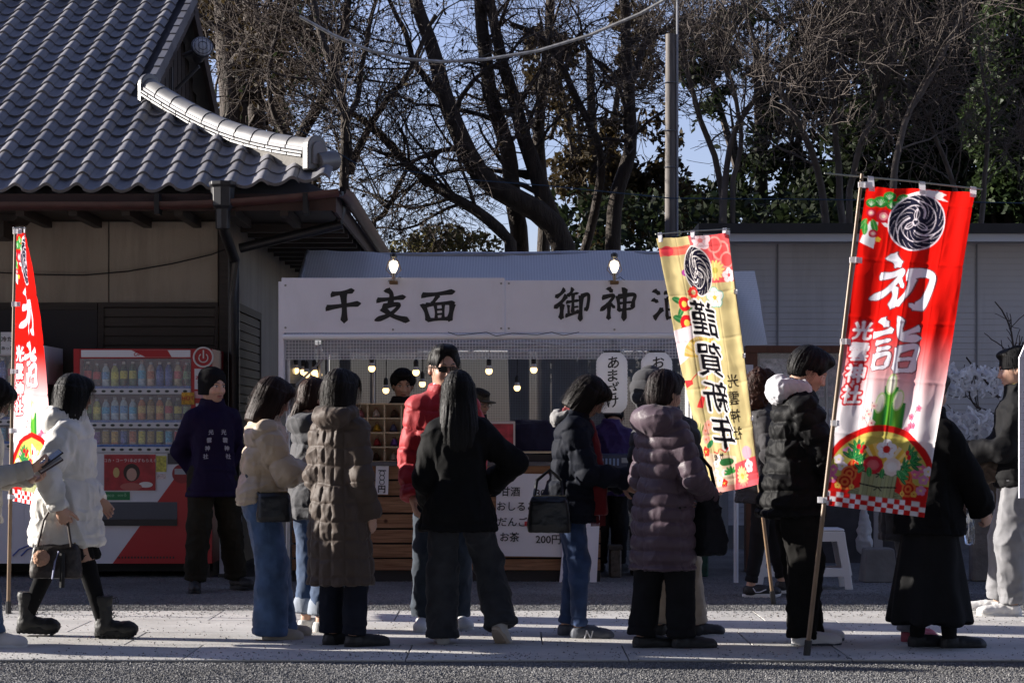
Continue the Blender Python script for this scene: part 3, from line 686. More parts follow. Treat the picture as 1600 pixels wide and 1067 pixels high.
# ------------------------------------------------------------------ tiled-roof house
TILE = mat('roof_tile', (.19, .187, .20), .5, metal=.0, bump=(30, .2, .004), var=.22, vscale=3.0, spec=.3)
def age_tiles(m, amt=.35):
    n = m.node_tree.nodes; l = m.node_tree.links; b = n['Principled BSDF']; src = b.inputs['Base Color'].links[0].from_socket; oi = n.new('ShaderNodeObjectInfo'); mr = n.new('ShaderNodeMapRange'); mr.inputs['To Min'].default_value = 1-amt; mr.inputs['To Max'].default_value = 1+amt*.7; l.new(oi.outputs['Random'], mr.inputs[0])
    mx = n.new('ShaderNodeMix'); mx.data_type = 'RGBA'; mx.blend_type = 'MULTIPLY'; mx.inputs[0].default_value = 1; l.new(src, mx.inputs[6]); l.new(mr.outputs[0], mx.inputs[7])
    g = n.new('ShaderNodeNewGeometry'); nz = n.new('ShaderNodeTexNoise'); nz.inputs['Scale'].default_value = 3.1; nz.inputs['Detail'].default_value = 7; nz.inputs['Roughness'].default_value = .7; l.new(g.outputs['Position'], nz.inputs[0]); cr = n.new('ShaderNodeMapRange'); cr.inputs['From Min'].default_value = .58; cr.inputs['From Max'].default_value = .72; cr.inputs['To Max'].default_value = .7; l.new(nz.outputs[0], cr.inputs[0])
    m2 = n.new('ShaderNodeMix'); m2.data_type = 'RGBA'; m2.inputs[7].default_value = (.22, .20, .17, 1); l.new(cr.outputs[0], m2.inputs[0]); l.new(mx.outputs[2], m2.inputs[6]); l.new(m2.outputs[2], b.inputs['Base Color'])
    r2 = n.new('ShaderNodeMapRange'); r2.inputs['To Min'].default_value = .34; r2.inputs['To Max'].default_value = .60; l.new(oi.outputs['Random'], r2.inputs[0]); l.new(r2.outputs[0], b.inputs['Roughness'])
age_tiles(TILE)
TILE2 = mat('ridge_tile_glaze', (.165, .162, .16), .45, metal=.1, bump=(25, .15, .004), var=.18, vscale=7)
age_tiles(TILE2, .12)
PLAST = mat('plaster_beige', (.36, .31, .25), .9, bump=(110, .6, .006), var=.10, vscale=1.5)
DKWOOD = mat('dark_timber', (.035, .026, .022), .6, bump=(8, .3, .004), stretch=(1, 1, 9), var=.3)
GUTT = mat('gutter_brown', (.075, .030, .026), .45, var=.2)
BLK = mat('black_pipe', (.016, .016, .018), .4, var=.3)
def grime(m, col, lo, hi, mxv, sc=(2.2, 2.2, .22)):
    n = m.node_tree.nodes; l = m.node_tree.links; b = n['Principled BSDF']; src = b.inputs['Base Color'].links[0].from_socket; g = n.new('ShaderNodeNewGeometry'); mp = n.new('ShaderNodeMapping'); mp.inputs['Scale'].default_value = sc; l.new(g.outputs['Position'], mp.inputs[0])
    nz = n.new('ShaderNodeTexNoise'); nz.inputs['Scale'].default_value = 3; nz.inputs['Detail'].default_value = 8; nz.inputs['Roughness'].default_value = .7; l.new(mp.outputs[0], nz.inputs[0]); cr = n.new('ShaderNodeMapRange'); cr.inputs['From Min'].default_value = lo; cr.inputs['From Max'].default_value = hi; cr.inputs['To Max'].default_value = mxv; l.new(nz.outputs[0], cr.inputs[0])
    m2 = n.new('ShaderNodeMix'); m2.data_type = 'RGBA'; m2.inputs[7].default_value = (*col, 1); l.new(cr.outputs[0], m2.inputs[0]); l.new(src, m2.inputs[6]); l.new(m2.outputs[2], b.inputs['Base Color'])
grime(PLAST, (.20, .17, .14), .48, .75, .6)
house = thing('tiled_roof_house', 'old plaster house with grey wave tiled roof and dark timber behind the vending machines', 'house', (-4, 18, 0))
HL = Vector((-4, 18, 0))
class HB(MB):
    def build(s, name, m, parent=house, **k):
        o = MB.build(s, name, m, parent, **k); o.location = -HL if parent is house else (0, 0, 0); return o
XC, EY, EZ, KS = -1.49, 16.6, 3.235, .55           # eave corner x, front eave y, eave height, slope
TH = math.atan(KS); VX = -3.44; RY = 21.55; BYE = 26.5
def lift(x): return .10*max(0, (x+3.1)/1.6)**2
def rz(t): return EZ+KS*t
# tile mesh: x across, y up-slope, z off the slope
def tile_mesh():
    w, L, th = .262, .285, .027; us = [0, .1, .22, .34, .44, .52, .60, .68, .76, .84, .92, 1.0]
    z = lambda u: -.022*math.sin(math.pi*u/.50) if u < .50 else .044*math.sin(math.pi*((u-.50)/.50)**1.25)
    V = [(-w/2+u*w*1.03, y, z(u)+zz) for y, zz in ((0, 0), (L, 0), (0, -th)) for u in us]; n = len(us)
    F = [(i, i+1, n+i+1, n+i) for i in range(n-1)]+[(2*n+i, 2*n+i+1, i+1, i) for i in range(n-1)]
    o = mesh('roof_tile', V, F, TILE, None, True); o.data.set_sharp_from_angle(angle=R(40)); me = o.data; bpy.data.objects.remove(o); return me
tme = tile_mesh()
step = .225; cw = .2555
cnt = 0; far_tiles = []
rng = random.Random(2)
for ci in range(0, 26):
    x = XC-.16-ci*cw
    for ri in range(0, 26):
        t = ri*step
        if t > RY-EY-.2: break
        if x > VX-.02 and t > (XC-x)-.02: continue
        z = rz(t)+.03+lift(x)*max(0, 1-t/1.2); y = EY-.06+t
        px, py = 800+x*FPX/y, HORIZ-(z-CAMZ)*FPX/y
        vis = px > -40 and py > -40
        if vis and cnt < 295:
            o = link('roof_tile', tme, house, Vector((x, y, z))-HL); o.rotation_euler = (TH-R(4.2)+rng.uniform(-.012, .012), rng.uniform(-.012, .012), rng.uniform(-.006, .006)); cnt += 1
        else: far_tiles.append((x, y, z))
bm = bmesh.new()
for p in far_tiles:
    k = len(bm.verts); bm.from_mesh(tme); bm.verts.ensure_lookup_table(); M = Matrix.Translation(Vector(p)-HL) @ Matrix.Rotation(TH-R(4.2), 4, 'X')
    for v in bm.verts[k:]: v.co = M @ v.co
me = bpy.data.meshes.new('roof_tile_field'); bm.to_mesh(me); bm.free(); me.materials.append(TILE); tag(link('roof_tile_field', me, house), kind='stuff')
# roof deck under the tiles, hip side, back, gable
rf = HB()
def slope_pt(x, t): return (x, EY+t, rz(t)-.02)
rf.add([slope_pt(-30, 0), slope_pt(XC, 0), slope_pt(VX, XC-VX), slope_pt(VX, RY-EY), slope_pt(-30, RY-EY)], [(0, 1, 2, 3, 4)])
tb = BYE-RY
rf.add([(XC, EY, EZ-.02), (XC, BYE, EZ-.02), (VX, BYE-(XC-VX), rz(XC-VX)-.02), (VX, EY+(XC-VX), rz(XC-VX)-.02)], [(0, 1, 2, 3)])
rf.add([(-30, BYE, EZ-.02), (XC, BYE, EZ-.02), (VX, BYE-(XC-VX), rz(XC-VX)-.02), (VX, RY, rz(RY-EY)-.02), (-30, RY, rz(RY-EY)-.02)], [(4, 3, 2, 1, 0)])
rf.build('roof_deck', mat('roof_deck', (.09, .09, .10), .7, bump=(40, .4), stretch=(4, 4, 4)))
sf_ = HB(); sf_.box(-30, XC-.05, EY+.02, 17.7, EZ-.12, EZ-.09); sf_.box(-2.5, XC-.05, 17.7, BYE-.05, EZ-.12, EZ-.09); sf_.build('soffit', DKWOOD)
for i in range(14):
    x = -1.9-i*.44; HB().box(x-.035, x+.035, EY-.01, 17.6, EZ-.20, EZ-.123).build('rafter', DKWOOD)
for i in range(16):
    y = 18.0+i*.5; HB().box(-2.45, XC-.03, y-.035, y+.035, EZ-.20, EZ-.123).build('rafter', DKWOOD)
# gable wall with dark boards, barge boards and verge
gx = VX-.22
g = HB(); g.add([(gx, 18.3, 3.3), (gx, 24.8, 3.3), (gx, RY, rz(RY-EY)-.05)], [(0, 1, 2)]); g.build('gable_wall', DKWOOD)
for i in range(22):
    y = 18.7+i*.26; top = rz(min(y-EY, BYE-y))-.12
    if top > 3.7: HB().box(gx, gx+.018, y-.11, y+.11, 3.3, top).build('gable_board', DKWOOD)
for s in (1, -1):
    y0 = EY+(XC-VX) if s > 0 else BYE-(XC-VX)
    HB().beam((VX-.02, y0, rz(XC-VX)-.10), (VX-.02, RY, rz(RY-EY)-.10), .05, .20).build('barge_board', mat('barge', (.05, .035, .03), .6, var=.2))
vb = HB()
for ri in range(0, 22):
    t = XC-VX+.05+ri*step
    if t > RY-EY-.1: break
    vb.beam((VX+.015, EY-.04+t, rz(t)+.0), (VX+.015, EY-.04+t+step*1.02, rz(t+step)-.012), .06, .13)
vb.build('verge_tile', TILE)
HB().lathe([(.11, -26), (.13, -26), (.13, 0), (.02, 0)], (VX, RY, rz(RY-EY)+.12), 10, Matrix.Rotation(R(90), 3, 'Y')).build('main_ridge', TILE2, smooth=True)
# hip ridge: mortar bed, two courses of flat tiles, round cap tiles, end ornament
def hipP(s):                                        # s 0 (upper) .. 1 (lower)
    a = Vector((VX+.06, EY+(XC-VX)-.06, rz(XC-VX-.06))); b = Vector((XC-.20, EY+.20, rz(.20)+.06)); p = a.lerp(b, s); p.z += -.10*math.sin(math.pi*s)*1.0+.05*s*s
    return p
def seg(mb, s0, s1, w, z0, z1):
    a, b = hipP(s0), hipP(s1); d = (b-a).normalized(); r = d.cross(Vector((0, 0, 1))).normalized(); V = [q+r*sx*w/2+Vector((0, 0, zz)) for q in (a, b) for sx, zz in ((-1, z0), (1, z0), (1, z1), (-1, z1))]
    mb.add(V, [(0,1,2,3),(7,6,5,4),(0,4,5,1),(1,5,6,2),(2,6,7,3),(3,7,4,0)])
mb = HB()
for i in range(12): seg(mb, i/12, (i+1)/12, .17, -.03, .085)
mb.build('mortar_bed', mat('mortar', (.20, .19, .175), .9, bump=(60, .5), var=.15))
for c_, (z0, z1, w, n) in enumerate(((.085, .108, .23, 12), (.112, .135, .21, 11), (.139, .172, .19, 10))):
    for i in range(n):
        b = HB(); o_ = (c_ % 2)*.03; seg(b, max(0, (i+.02)/n-o_), min(1, (i+.985)/n-o_*(i < n-1)), w, z0, z1); b.build('ridge_course_tile', TILE2 if c_ < 2 else TILE, bevel=.004)
n = 10
for i in range(n):
    a, b_ = hipP(i/n), hipP((i+.99)/n); d = (b_-a).normalized(); r = d.cross(Vector((0, 0, 1))).normalized(); u = r.cross(d)
    V, F, m_ = [], [], 9
    for q, rr in ((a, .080), (a.lerp(b_, .9), .082), (b_, .087)):
        for j in range(m_):
            th = math.pi*j/(m_-1); V.append(q+Vector((0, 0, .170))+r*math.cos(th)*rr*1.05+u*math.sin(th)*rr)
    F = [(k*m_+j, k*m_+j+1, (k+1)*m_+j+1, (k+1)*m_+j) for k in range(2) for j in range(m_-1)]+[tuple(range(m_)), tuple(2*m_+j for j in range(m_-1, -1, -1))]
    b = HB(); b.add(V, F); b.build('ridge_cap_tile', TILE2, smooth=True)
def disc_end(s, name, R_, thick, low):
    p = hipP(s); d = (hipP(1)-hipP(.9)).normalized(); d.z = 0; d.normalize(); r = d.cross(Vector((0, 0, 1))).normalized(); poly = []
    for j in range(13):
        th = math.pi*j/12; poly.append((math.cos(th)*R_, .170+math.sin(th)*R_))
    poly += [(-R_, low), (R_, low)]
    b = HB(); b.prism(poly, r, (0, 0, 1), p-d*thick*(.2 if s < .5 else 0), d*thick); o = b.build(name, TILE2, bevel=.01)
    pol2 = [(x*.62, .12+(z-.12)*.66) for x, z in poly]; b = HB(); b.prism(pol2, r, (0, 0, 1), p+d*(thick-.004), d*.02); o2 = b.build('end_relief', TILE, None if False else house, bevel=.006); return o
disc_end(1.0, 'ridge_end_tile', .105, .08, -.02); disc_end(0.0, 'ridge_start_tile', .110, .06, -.03)
p = hipP(1)+Vector((.16, -.13, .0)); HB().lathe([(.085, -.02), (.085, .18), (.06, .2), (.01, .2)], p+Vector((-.1, .1, .05)), 12, Matrix.Rotation(R(45), 3, 'Z') @ Matrix.Rotation(R(80), 3, 'Y')).build('corner_tile', TILE2, smooth=True)
# gutter, hopper, downpipes
pts = [Vector((-30, EY-.10, EZ-.10))]+[Vector((x, EY-.10, EZ-.10+lift(x))) for x in np.linspace(-3.4, XC+.06, 8)]
def half_pipe(mb, pts, r):
    V = []; n = 7
    for i, p in enumerate(pts):
        d = (pts[min(i+1, len(pts)-1)]-pts[max(0, i-1)]).normalized(); s = d.cross(Vector((0, 0, 1))).normalized()
        for j in range(n):
            th = math.pi*j/(n-1); V.append(p+s*math.cos(th)*r-Vector((0, 0, 1))*math.sin(th)*r)
    mb.add(V, [(i*n+j, i*n+j+1, (i+1)*n+j+1, (i+1)*n+j) for i in range(len(pts)-1) for j in range(n-1)])
b = HB(); half_pipe(b, pts, .062); half_pipe(b, [pts[-1], Vector((XC+.10, EY+.1, pts[-1].z)), Vector((XC+.10, BYE, EZ-.10))], .062); b.build('gutter', GUTT, smooth=True)
b = HB(); b.box(-30, XC, EY-.03, EY-.005, EZ-.16, EZ-.02); b.box(XC, XC+.025, EY-.03, BYE, EZ-.17, EZ-.02); b.build('fascia', mat('fascia', (.055, .028, .024), .6, var=.2))
for px in (250, 480): HB().box(at(px, 0, EY).x-.02, at(px, 0, EY).x+.02, EY-.17, EY-.02, EZ-.20, EZ-.03).build('gutter_bracket', BLK)
hp = at(348, 290, 16.5)
HB().lathe([(.06, -.36), (.065, -.2), (.095, -.17), (.10, -.02), (.115, 0), (.115, .03), (.09, .03)], hp, 8).build('rain_hopper', BLK, bevel=.004)
b = HB(); b.tube([hp+Vector((0, 0, -.3)), at(350, 360, 16.7), at(366, 405, 17.3), at(366, 470, 17.35), at(366, 900, 17.35)], .047, 10); b.tube([at(534, 350, 17.2), at(528, 352, 17.2), at(375, 388, 17.3)], .042, 10); b.tube([at(531, 300, 17.2), at(534, 330, 17.2), at(528, 352, 17.2)], .035, 8); b.build('downpipe', BLK, smooth=True)
# walls
WY, WX = 17.65, -2.54
def wz(py, Y=WY): return CAMZ+(HORIZ-py)*Y/FPX
b = HB(); b.box(-30, WX, WY+.02, WY+.14, 0, EZ-.1); b.build('wall_core', mat('wall_core', (.07, .065, .06), .9))
xs = [-30, -6.6, at(170, 0, WY).x, at(341, 0, WY).x]
for i in range(3): HB().box(xs[i]+.006, xs[i+1]-.006, WY, WY+.02, wz(473), EZ-.14).build('plaster_panel', PLAST)
HB().box(WX-.02, WX, WY+.14, 25.6, 0, EZ-.1).build('side_wall', PLAST)
HB().box(at(344, 0, WY).x, WX+.03, WY-.05, WY+.02, 0, EZ-.12).build('corner_post', DKWOOD)
HB().box(at(336, 0, WY).x, at(342, 0, WY).x, WY-.012, WY, 0, wz(478)).build('plaster_strip', PLAST)
# shutters: front, and on the side wall
SH_M = mat('shutter_slat', (.055, .045, .038), .6, bump=(20, .2), stretch=(1, 1, 8), var=.2)
x0, x1 = at(163, 0, WY).x, at(336, 0, WY).x
HB().box(x0-.05, x1+.03, WY-.03, WY-.001, wz(480), wz(473)).build('shutter_frame', DKWOOD); HB().box(x0-.05, x0, WY-.03, WY-.001, .3, wz(480)).build('shutter_frame', DKWOOD); HB().box(x1, x1+.03, WY-.03, WY-.001, .3, wz(480)).build('shutter_frame', DKWOOD)
z = wz(481)
while z > 1.2:
    HB().box(x0+.003, x1-.003, WY-.02, WY-.003, z-.078, z-.006).build('shutter_slat', SH_M); z -= .084
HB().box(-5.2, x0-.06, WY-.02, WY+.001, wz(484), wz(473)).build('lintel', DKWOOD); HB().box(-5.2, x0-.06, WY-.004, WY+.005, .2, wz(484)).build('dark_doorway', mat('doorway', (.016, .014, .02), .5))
HB().box(WX, WX+.03, 18.1, 18.16, .5, 2.35).build('shutter_frame', DKWOOD); HB().box(WX, WX+.03, 19.9, 19.96, .5, 2.35).build('shutter_frame', DKWOOD); HB().box(WX, WX+.03, 18.1, 19.96, 2.35, 2.42).build('shutter_frame', DKWOOD)
z = 2.34
while z > .9: HB().box(WX, WX+.02, 18.165, 19.895, z-.078, z-.006).build('shutter_slat', SH_M); z -= .084
# small porch eave at the far left
b = HB(); b.prism([(-.9, .0), (.0, .0), (.06, .06), (-.9, .16)], (1, 0, 0), (0, 0, 1), at(22, 345, 17.2), (0, .45, 0)); b.box(-5.4, at(10, 0, 17.3).x, 17.2, 17.6, wz(372, 17.3), wz(346, 17.3)); b.build('porch_eave', DKWOOD)
b = HB(); b.tube([at(x, y, 17.6) for x, y in ((-60, 420), (0, 426), (60, 429), (130, 430), (200, 424), (270, 412), (330, 398), (356, 388))], .006, 5); b.build('wall_cable', BLK)
# floodlight on the gable
fl = thing('floodlight', 'round caged floodlight on the dark gable of the tiled house', 'floodlight', at(316, 74, 20.2))
Mf = Matrix.Rotation(R(18), 3, 'Z') @ Matrix.Rotation(R(76), 3, 'X')
MB().lathe([(.03, -.28), (.06, -.26), (.075, -.1), (.105, -.02), (.115, .0), (.105, .01), (.10, 0)], (0, 0, 0), 18, Mf).build('lamp_housing', mat('lamp_housing', (.08, .08, .085), .4, metal=.5), fl, smooth=True)
MB().lathe([(.10, .003), (.098, .02), (.06, .034), (.005, .04)], (0, 0, 0), 18, Mf).build('lamp_lens', mat('lens', (.55, .56, .60), .15, var=.1), fl, smooth=True)
b = MB()
for k in range(-2, 3):
    x = k*.04; h_ = math.sqrt(max(.0001, .107**2-x*x)); b.tube([Mf @ Vector((x, -h_, .03)), Mf @ Vector((x, 0, .052)), Mf @ Vector((x, h_, .03))], .0028, 4)
for rr in (.045, .085): b.tube([Mf @ Vector((rr*math.cos(t), rr*math.sin(t), .05-rr*.2)) for t in np.linspace(0, 6.283, 17)], .0028, 4)
b.build('cage', BLK, fl)
b = MB(); b.tube([(-.05, .1, 0), (-.22, .2, -.05)], .025, 6); b.tube([(-.30, .2, -.40), (-.05, .12, -.17), (-.06, .12, -.19)], .018, 6); b.tube([(-.34, .2, -.17), (-.34, .2, -.42)], .015, 5); b.build('bracket', mat('bracket_grey', (.10, .10, .105), .5), fl)

# ------------------------------------------------------------------ shed on the right
SHY = 21.0
shed = thing('long_shed', 'low grey shed with fine horizontal siding and a dark flat roof edge', 'shed', (6, SHY, 0))
SO = Vector((6, SHY, 0)); x0 = at(1138, 0, SHY).x; zt = CAMZ+(HORIZ-380)*SHY/FPX
SID = mat('grey_siding', (.62, .60, .60), .75, bump=(90, .3, .003), var=.07, vscale=1.2)
grime(SID, (.38, .36, .35), .5, .75, .5, (1.2, 1.2, .12))
b = MB(); z = .25; y = SHY
while z < zt-.02:                                  # clapboard profile, each board lipped over the next
    b.add([(x0, y, z), (14, y, z), (14, y+.005, z+.062), (x0, y+.005, z+.062)], [(0, 1, 2, 3)]); b.add([(x0, y+.005, z+.062), (14, y+.005, z+.062), (14, y, z+.064), (x0, y, z+.064)], [(0, 1, 2, 3)]); z += .064
o = b.build('siding', SID, shed); o.location = -SO; o['kind'] = 'stuff'
def sb(name, m, *bx):
    b = MB(); [b.box(*q) for q in bx]; o = b.build(name, m, shed); o.location = -SO; return o
sb('wall_core', mat('shed_core', (.3, .3, .3), .9), (x0, 14, SHY+.03, SHY+6, 0, zt)); sb('plinth', mat('plinth', (.2, .2, .2), .9, bump=(40, .3)), (x0, 14, SHY-.02, SHY+.03, 0, .25))
for px in (1215, 1526): x = at(px, 0, SHY).x; sb('seam_strip', mat('seam', (.25, .25, .26), .7), (x-.008, x+.008, SHY-.008, SHY+.01, .25, zt-.01))
sb('eave_trim', mat('eave_trim', (.62, .63, .66), .5), (x0-.3, 14, SHY-.35, SHY-.32, zt-.015, zt+.065)); sb('eave_soffit', mat('eave_soffit', (.4, .4, .42), .7), (x0-.3, 14, SHY-.32, SHY+.03, zt, zt+.02))
sb('roof', mat('shed_roof', (.02, .021, .025), .5, var=.2), (x0-.35, 14, SHY-.38, SHY+6.2, zt+.066, zt+.17))
# shrine-side boarded fence low behind the stool and the rack
bf = thing('board_fence', 'low brown board fence behind the white paper fortune rack', 'fence', (4.2, 19.2, 0))
for i in range(9):
    MB().box(-1.9+i*.42, -1.9+i*.42+.405, 0, .025, .22, .95).build('plank', mat('fence_plank', (.13, .085, .05), .8, bump=(15, .3), stretch=(8, 8, 1), var=.25), bf)
MB().box(-1.95, 1.95, .025, .06, .3, .36).build('rail', DKWOOD, bf); MB().box(-1.95, 1.95, -.03, .06, .95, 1.0).build('cap_rail', DKWOOD, bf)

# ------------------------------------------------------------------ utility pole and cables
Yp = 22.0
pole = thing('utility_pole', 'tall grey wooden utility pole behind the yellow banner', 'utility pole', (at(1048, 0, Yp).x, Yp, 0))
MB().tube([(0, 0, 0), (0, 0, at(0, 200, Yp).z), (0, 0, at(0, 54, Yp).z)], [.074, .062, .057], 12).build('pole_shaft', mat('pole_wood', (.14, .125, .115), .8, bump=(10, .4, .006), stretch=(6, 6, .5), var=.25), pole, smooth=True)
MB().tube([(.07, -.03, at(0, 370, Yp).z), (.07, -.03, at(0, -40, Yp).z)], .014, 6).build('conduit', mat('conduit', (.28, .29, .32), .5), pole)
b = MB()
for py in (130, 205, 262): b.tube([(.072*math.cos(t), .072*math.sin(t), at(0, py, Yp).z) for t in np.linspace(0, 6.28, 12)], .006, 4)
b.build('steel_band', mat('steel', (.3, .3, .3), .4, metal=.8), pole)
def cable(pts, r, m, label, Y):
    P = [at(x, y, Y if not isinstance(Y, tuple) else Y[0]+(Y[1]-Y[0])*i/(len(pts)-1)) for i, (x, y) in enumerate(pts)]
    return tag(MB().tube(P, r, 6).build('cable', m), label, 'cable')
cable([(468, 26), (520, 55), (580, 80), (640, 93), (690, 97), (760, 93), (840, 80), (920, 56), (1000, 22), (1060, -12)], .018, mat('cable_white', (.48, .47, .44), .5, var=.3, vscale=20), 'thick pale sagging cable hung across the trees', 20.5)
cable([(470, 205), (560, 258), (640, 268), (720, 280), (850, 290), (1048, 310), (1300, 312), (1620, 318)], .007, mat('cable_blue', (.02, .05, .09), .5), 'thin dark blue cable running low past the utility pole', 21.8)
cable([(440, 215), (600, 150), (800, 70), (950, 0)], .006, BLK, 'thin black cable rising slanted through the branches', 22.5)
# ------------------------------------------------------------------ brush lettering as ribbons
def catmull(P, n=7):
    P = [np.array(p, float) for p in P]
    if len(P) < 3: return [P[0]+(P[-1]-P[0])*t for t in np.linspace(0, 1, 6)]
    Q = [2*P[0]-P[1]]+P+[2*P[-1]-P[-2]]; out = []
    for i in range(1, len(Q)-2):
        for t in np.linspace(0, 1, n, endpoint=False):
            a, b, c, d = Q[i-1:i+3]; out.append(.5*((2*b)+(c-a)*t+(2*a-5*b+4*c-d)*t*t+(3*b-a-3*c+d)*t**3))
    return out+[P[-1]]
def brush(P, w, sharp=False):
    """outline of one brush stroke: list of quads of 2D points"""
    C_ = catmull(P) if not sharp else [np.array(p, float) for p in P]; n = len(C_); L, Rr = [], []
    for i, p in enumerate(C_):
        d = C_[min(i+1, n-1)]-C_[max(i-1, 0)]; d = d/(np.linalg.norm(d)+1e-9); t = i/(n-1)
        k = w/2*(1.0+.28*math.exp(-(t/.12)**2)-.22*math.exp(-((t-.5)/.25)**2)+.18*math.exp(-((t-.9)/.09)**2)-.55*max(0, (t-.93)/.07))
        nrm = np.array((-d[1], d[0])); sk = d*w*.22*(1 if i == 0 else 0)
        L.append(p+nrm*k-sk); Rr.append(p-nrm*k+sk)
    e0 = C_[0]-(C_[1]-C_[0])/np.linalg.norm(C_[1]-C_[0])*w*.18; e1 = C_[-1]+(C_[-1]-C_[-2])/(np.linalg.norm(C_[-1]-C_[-2])+1e-9)*w*.25
    return L, Rr, e0, e1
def brush_tris(P, w, sharp=False):
    L, Rr, e0, e1 = brush(P, w, sharp); T = [(e0, L[0], Rr[0]), (e1, Rr[-1], L[-1])]
    for i in range(len(L)-1): T += [(L[i], L[i+1], Rr[i+1]), (L[i], Rr[i+1], Rr[i])]
    return T
KAN = {  # strokes in pixels of an enlarged view: (origin x, origin y, scale), [(points, width)]
 '干': (430, 370, 3.557, [([(312,320),(370,312),(436,298)],20), ([(284,396),(380,382),(472,371)],21), ([(378,312),(384,400),(383,474)],27)]),
 '支': (430, 370, 3.557, [([(566,353),(640,345),(722,334)],19), ([(620,292),(646,320),(640,382)],24), ([(598,388),(688,376),(640,430),(556,464)],20), ([(598,398),(655,440),(742,466)],24)]),
 '面': (430, 370, 3.557, [([(816,325),(900,318),(996,304)],20), ([(908,322),(884,356),(872,372)],18), ([(822,376),(840,420),(852,468)],22), ([(836,380),(910,372),(996,366)],17), ([(986,370),(978,420),(966,466)],25), ([(852,462),(910,458),(968,454)],15), ([(890,382),(894,420),(895,455)],13), ([(934,376),(934,420),(933,452)],13), ([(893,406),(934,403)],10), ([(894,431),(934,428)],10)]),
 '御': (840, 370, 3.557, [([(150,292),(130,316),(100,336)],17), ([(160,328),(135,360),(94,396)],18), ([(136,374),(134,415),(130,456)],21), ([(196,287),(186,310),(166,330)],15), ([(176,322),(226,313)],12), ([(160,364),(232,353)],13), ([(197,316),(196,370),(195,424)],15), ([(197,392),(226,388)],10), ([(171,380),(173,430)],12), ([(156,438),(195,428),(232,412)],15), ([(240,332),(282,322),(277,390),(262,408)],17), ([(243,332),(240,400),(236,466)],19)]),
 '神': (840, 370, 3.557, [([(394,284),(414,306)],20), ([(360,338),(422,326),(395,370),(350,410)],17), ([(397,372),(396,420),(394,458)],19), ([(404,372),(428,394)],15), ([(446,332),(450,375),(453,414)],16), ([(446,334),(536,321),(532,360),(527,398)],18), ([(452,370),(528,362)],11), ([(454,408),(528,398)],12), ([(484,287),(484,370),(479,464)],21)]),
 '酒': (840, 370, 3.557, [([(648,297),(678,318)],20), ([(640,348),(668,362)],18), ([(648,452),(672,425),(694,398)],20), ([(704,312),(800,298)],14), ([(716,345),(720,460)],15), ([(716,347),(796,338),(790,452)],17), ([(742,312),(738,380)],11), ([(768,308),(766,376)],11), ([(722,405),(788,398)],10), ([(722,450),(788,444)],12)]),
}
INK = mat('ink_black', (.012, .012, .013), .55)
SY = 16.2
def brush_mesh(name, ch, Y, m, parent, base):
    ox, oy, sc, st = KAN[ch]; V, F = [], []
    for i, (P, w) in enumerate(st):
        for T in brush_tris(P, w*1.32):
            k = len(V); V += [at(ox+q[0]/sc, oy+q[1]/sc, Y)+Vector((0, -.0003*i, 0))-base for q in T]; F.append((k, k+1, k+2))
    return mesh(name, V, F, m, parent)

# ------------------------------------------------------------------ sign board
WHT = mat('white_board', (.78, .77, .83), .55, var=.04, vscale=3, bump=(14, .05, .004))
sb0 = at(440, 520, SY); sign = thing('stall_sign', 'long white stall sign with large black brush lettering along the tent eave', 'sign', sb0)
for a, b_ in ((440, 788.6), (789.4, 1138)):
    p, q = at(a, 520, SY), at(b_, 438, SY); o = MB().box(p.x, q.x, SY, SY+.03, p.z, q.z-.0+(.02 if a < 500 else .0)).build('sign_panel', WHT, sign, bevel=.002); o.location = -sb0
grime(WHT, (.60, .58, .60), .52, .78, .35, (1.5, 1.5, .5))
for px, py in ((446, 446), (446, 512), (614, 515), (783, 443), (783, 513), (795, 443), (795, 513), (960, 515), (1130, 443), (1130, 513)):
    q = at(px, py, SY-.001); o = MB().lathe([(.009, 0), (.009, .003), (.004, .0045)], (0, 0, 0), 10, Matrix.Rotation(R(90), 3, 'X')).build('grommet', mat('grommet', (.30, .30, .30), .4, metal=.7), sign); o.location = q-sb0
for ch in KAN: brush_mesh('letter', ch, SY-.002, INK, sign, sb0)
b = MB(); p, q = at(435, 622, SY), at(443, 440, SY); b.box(p.x, q.x, SY+.004, SY+.16, p.z, q.z); o = b.build('side_board', WHT, sign); o.location = -sb0

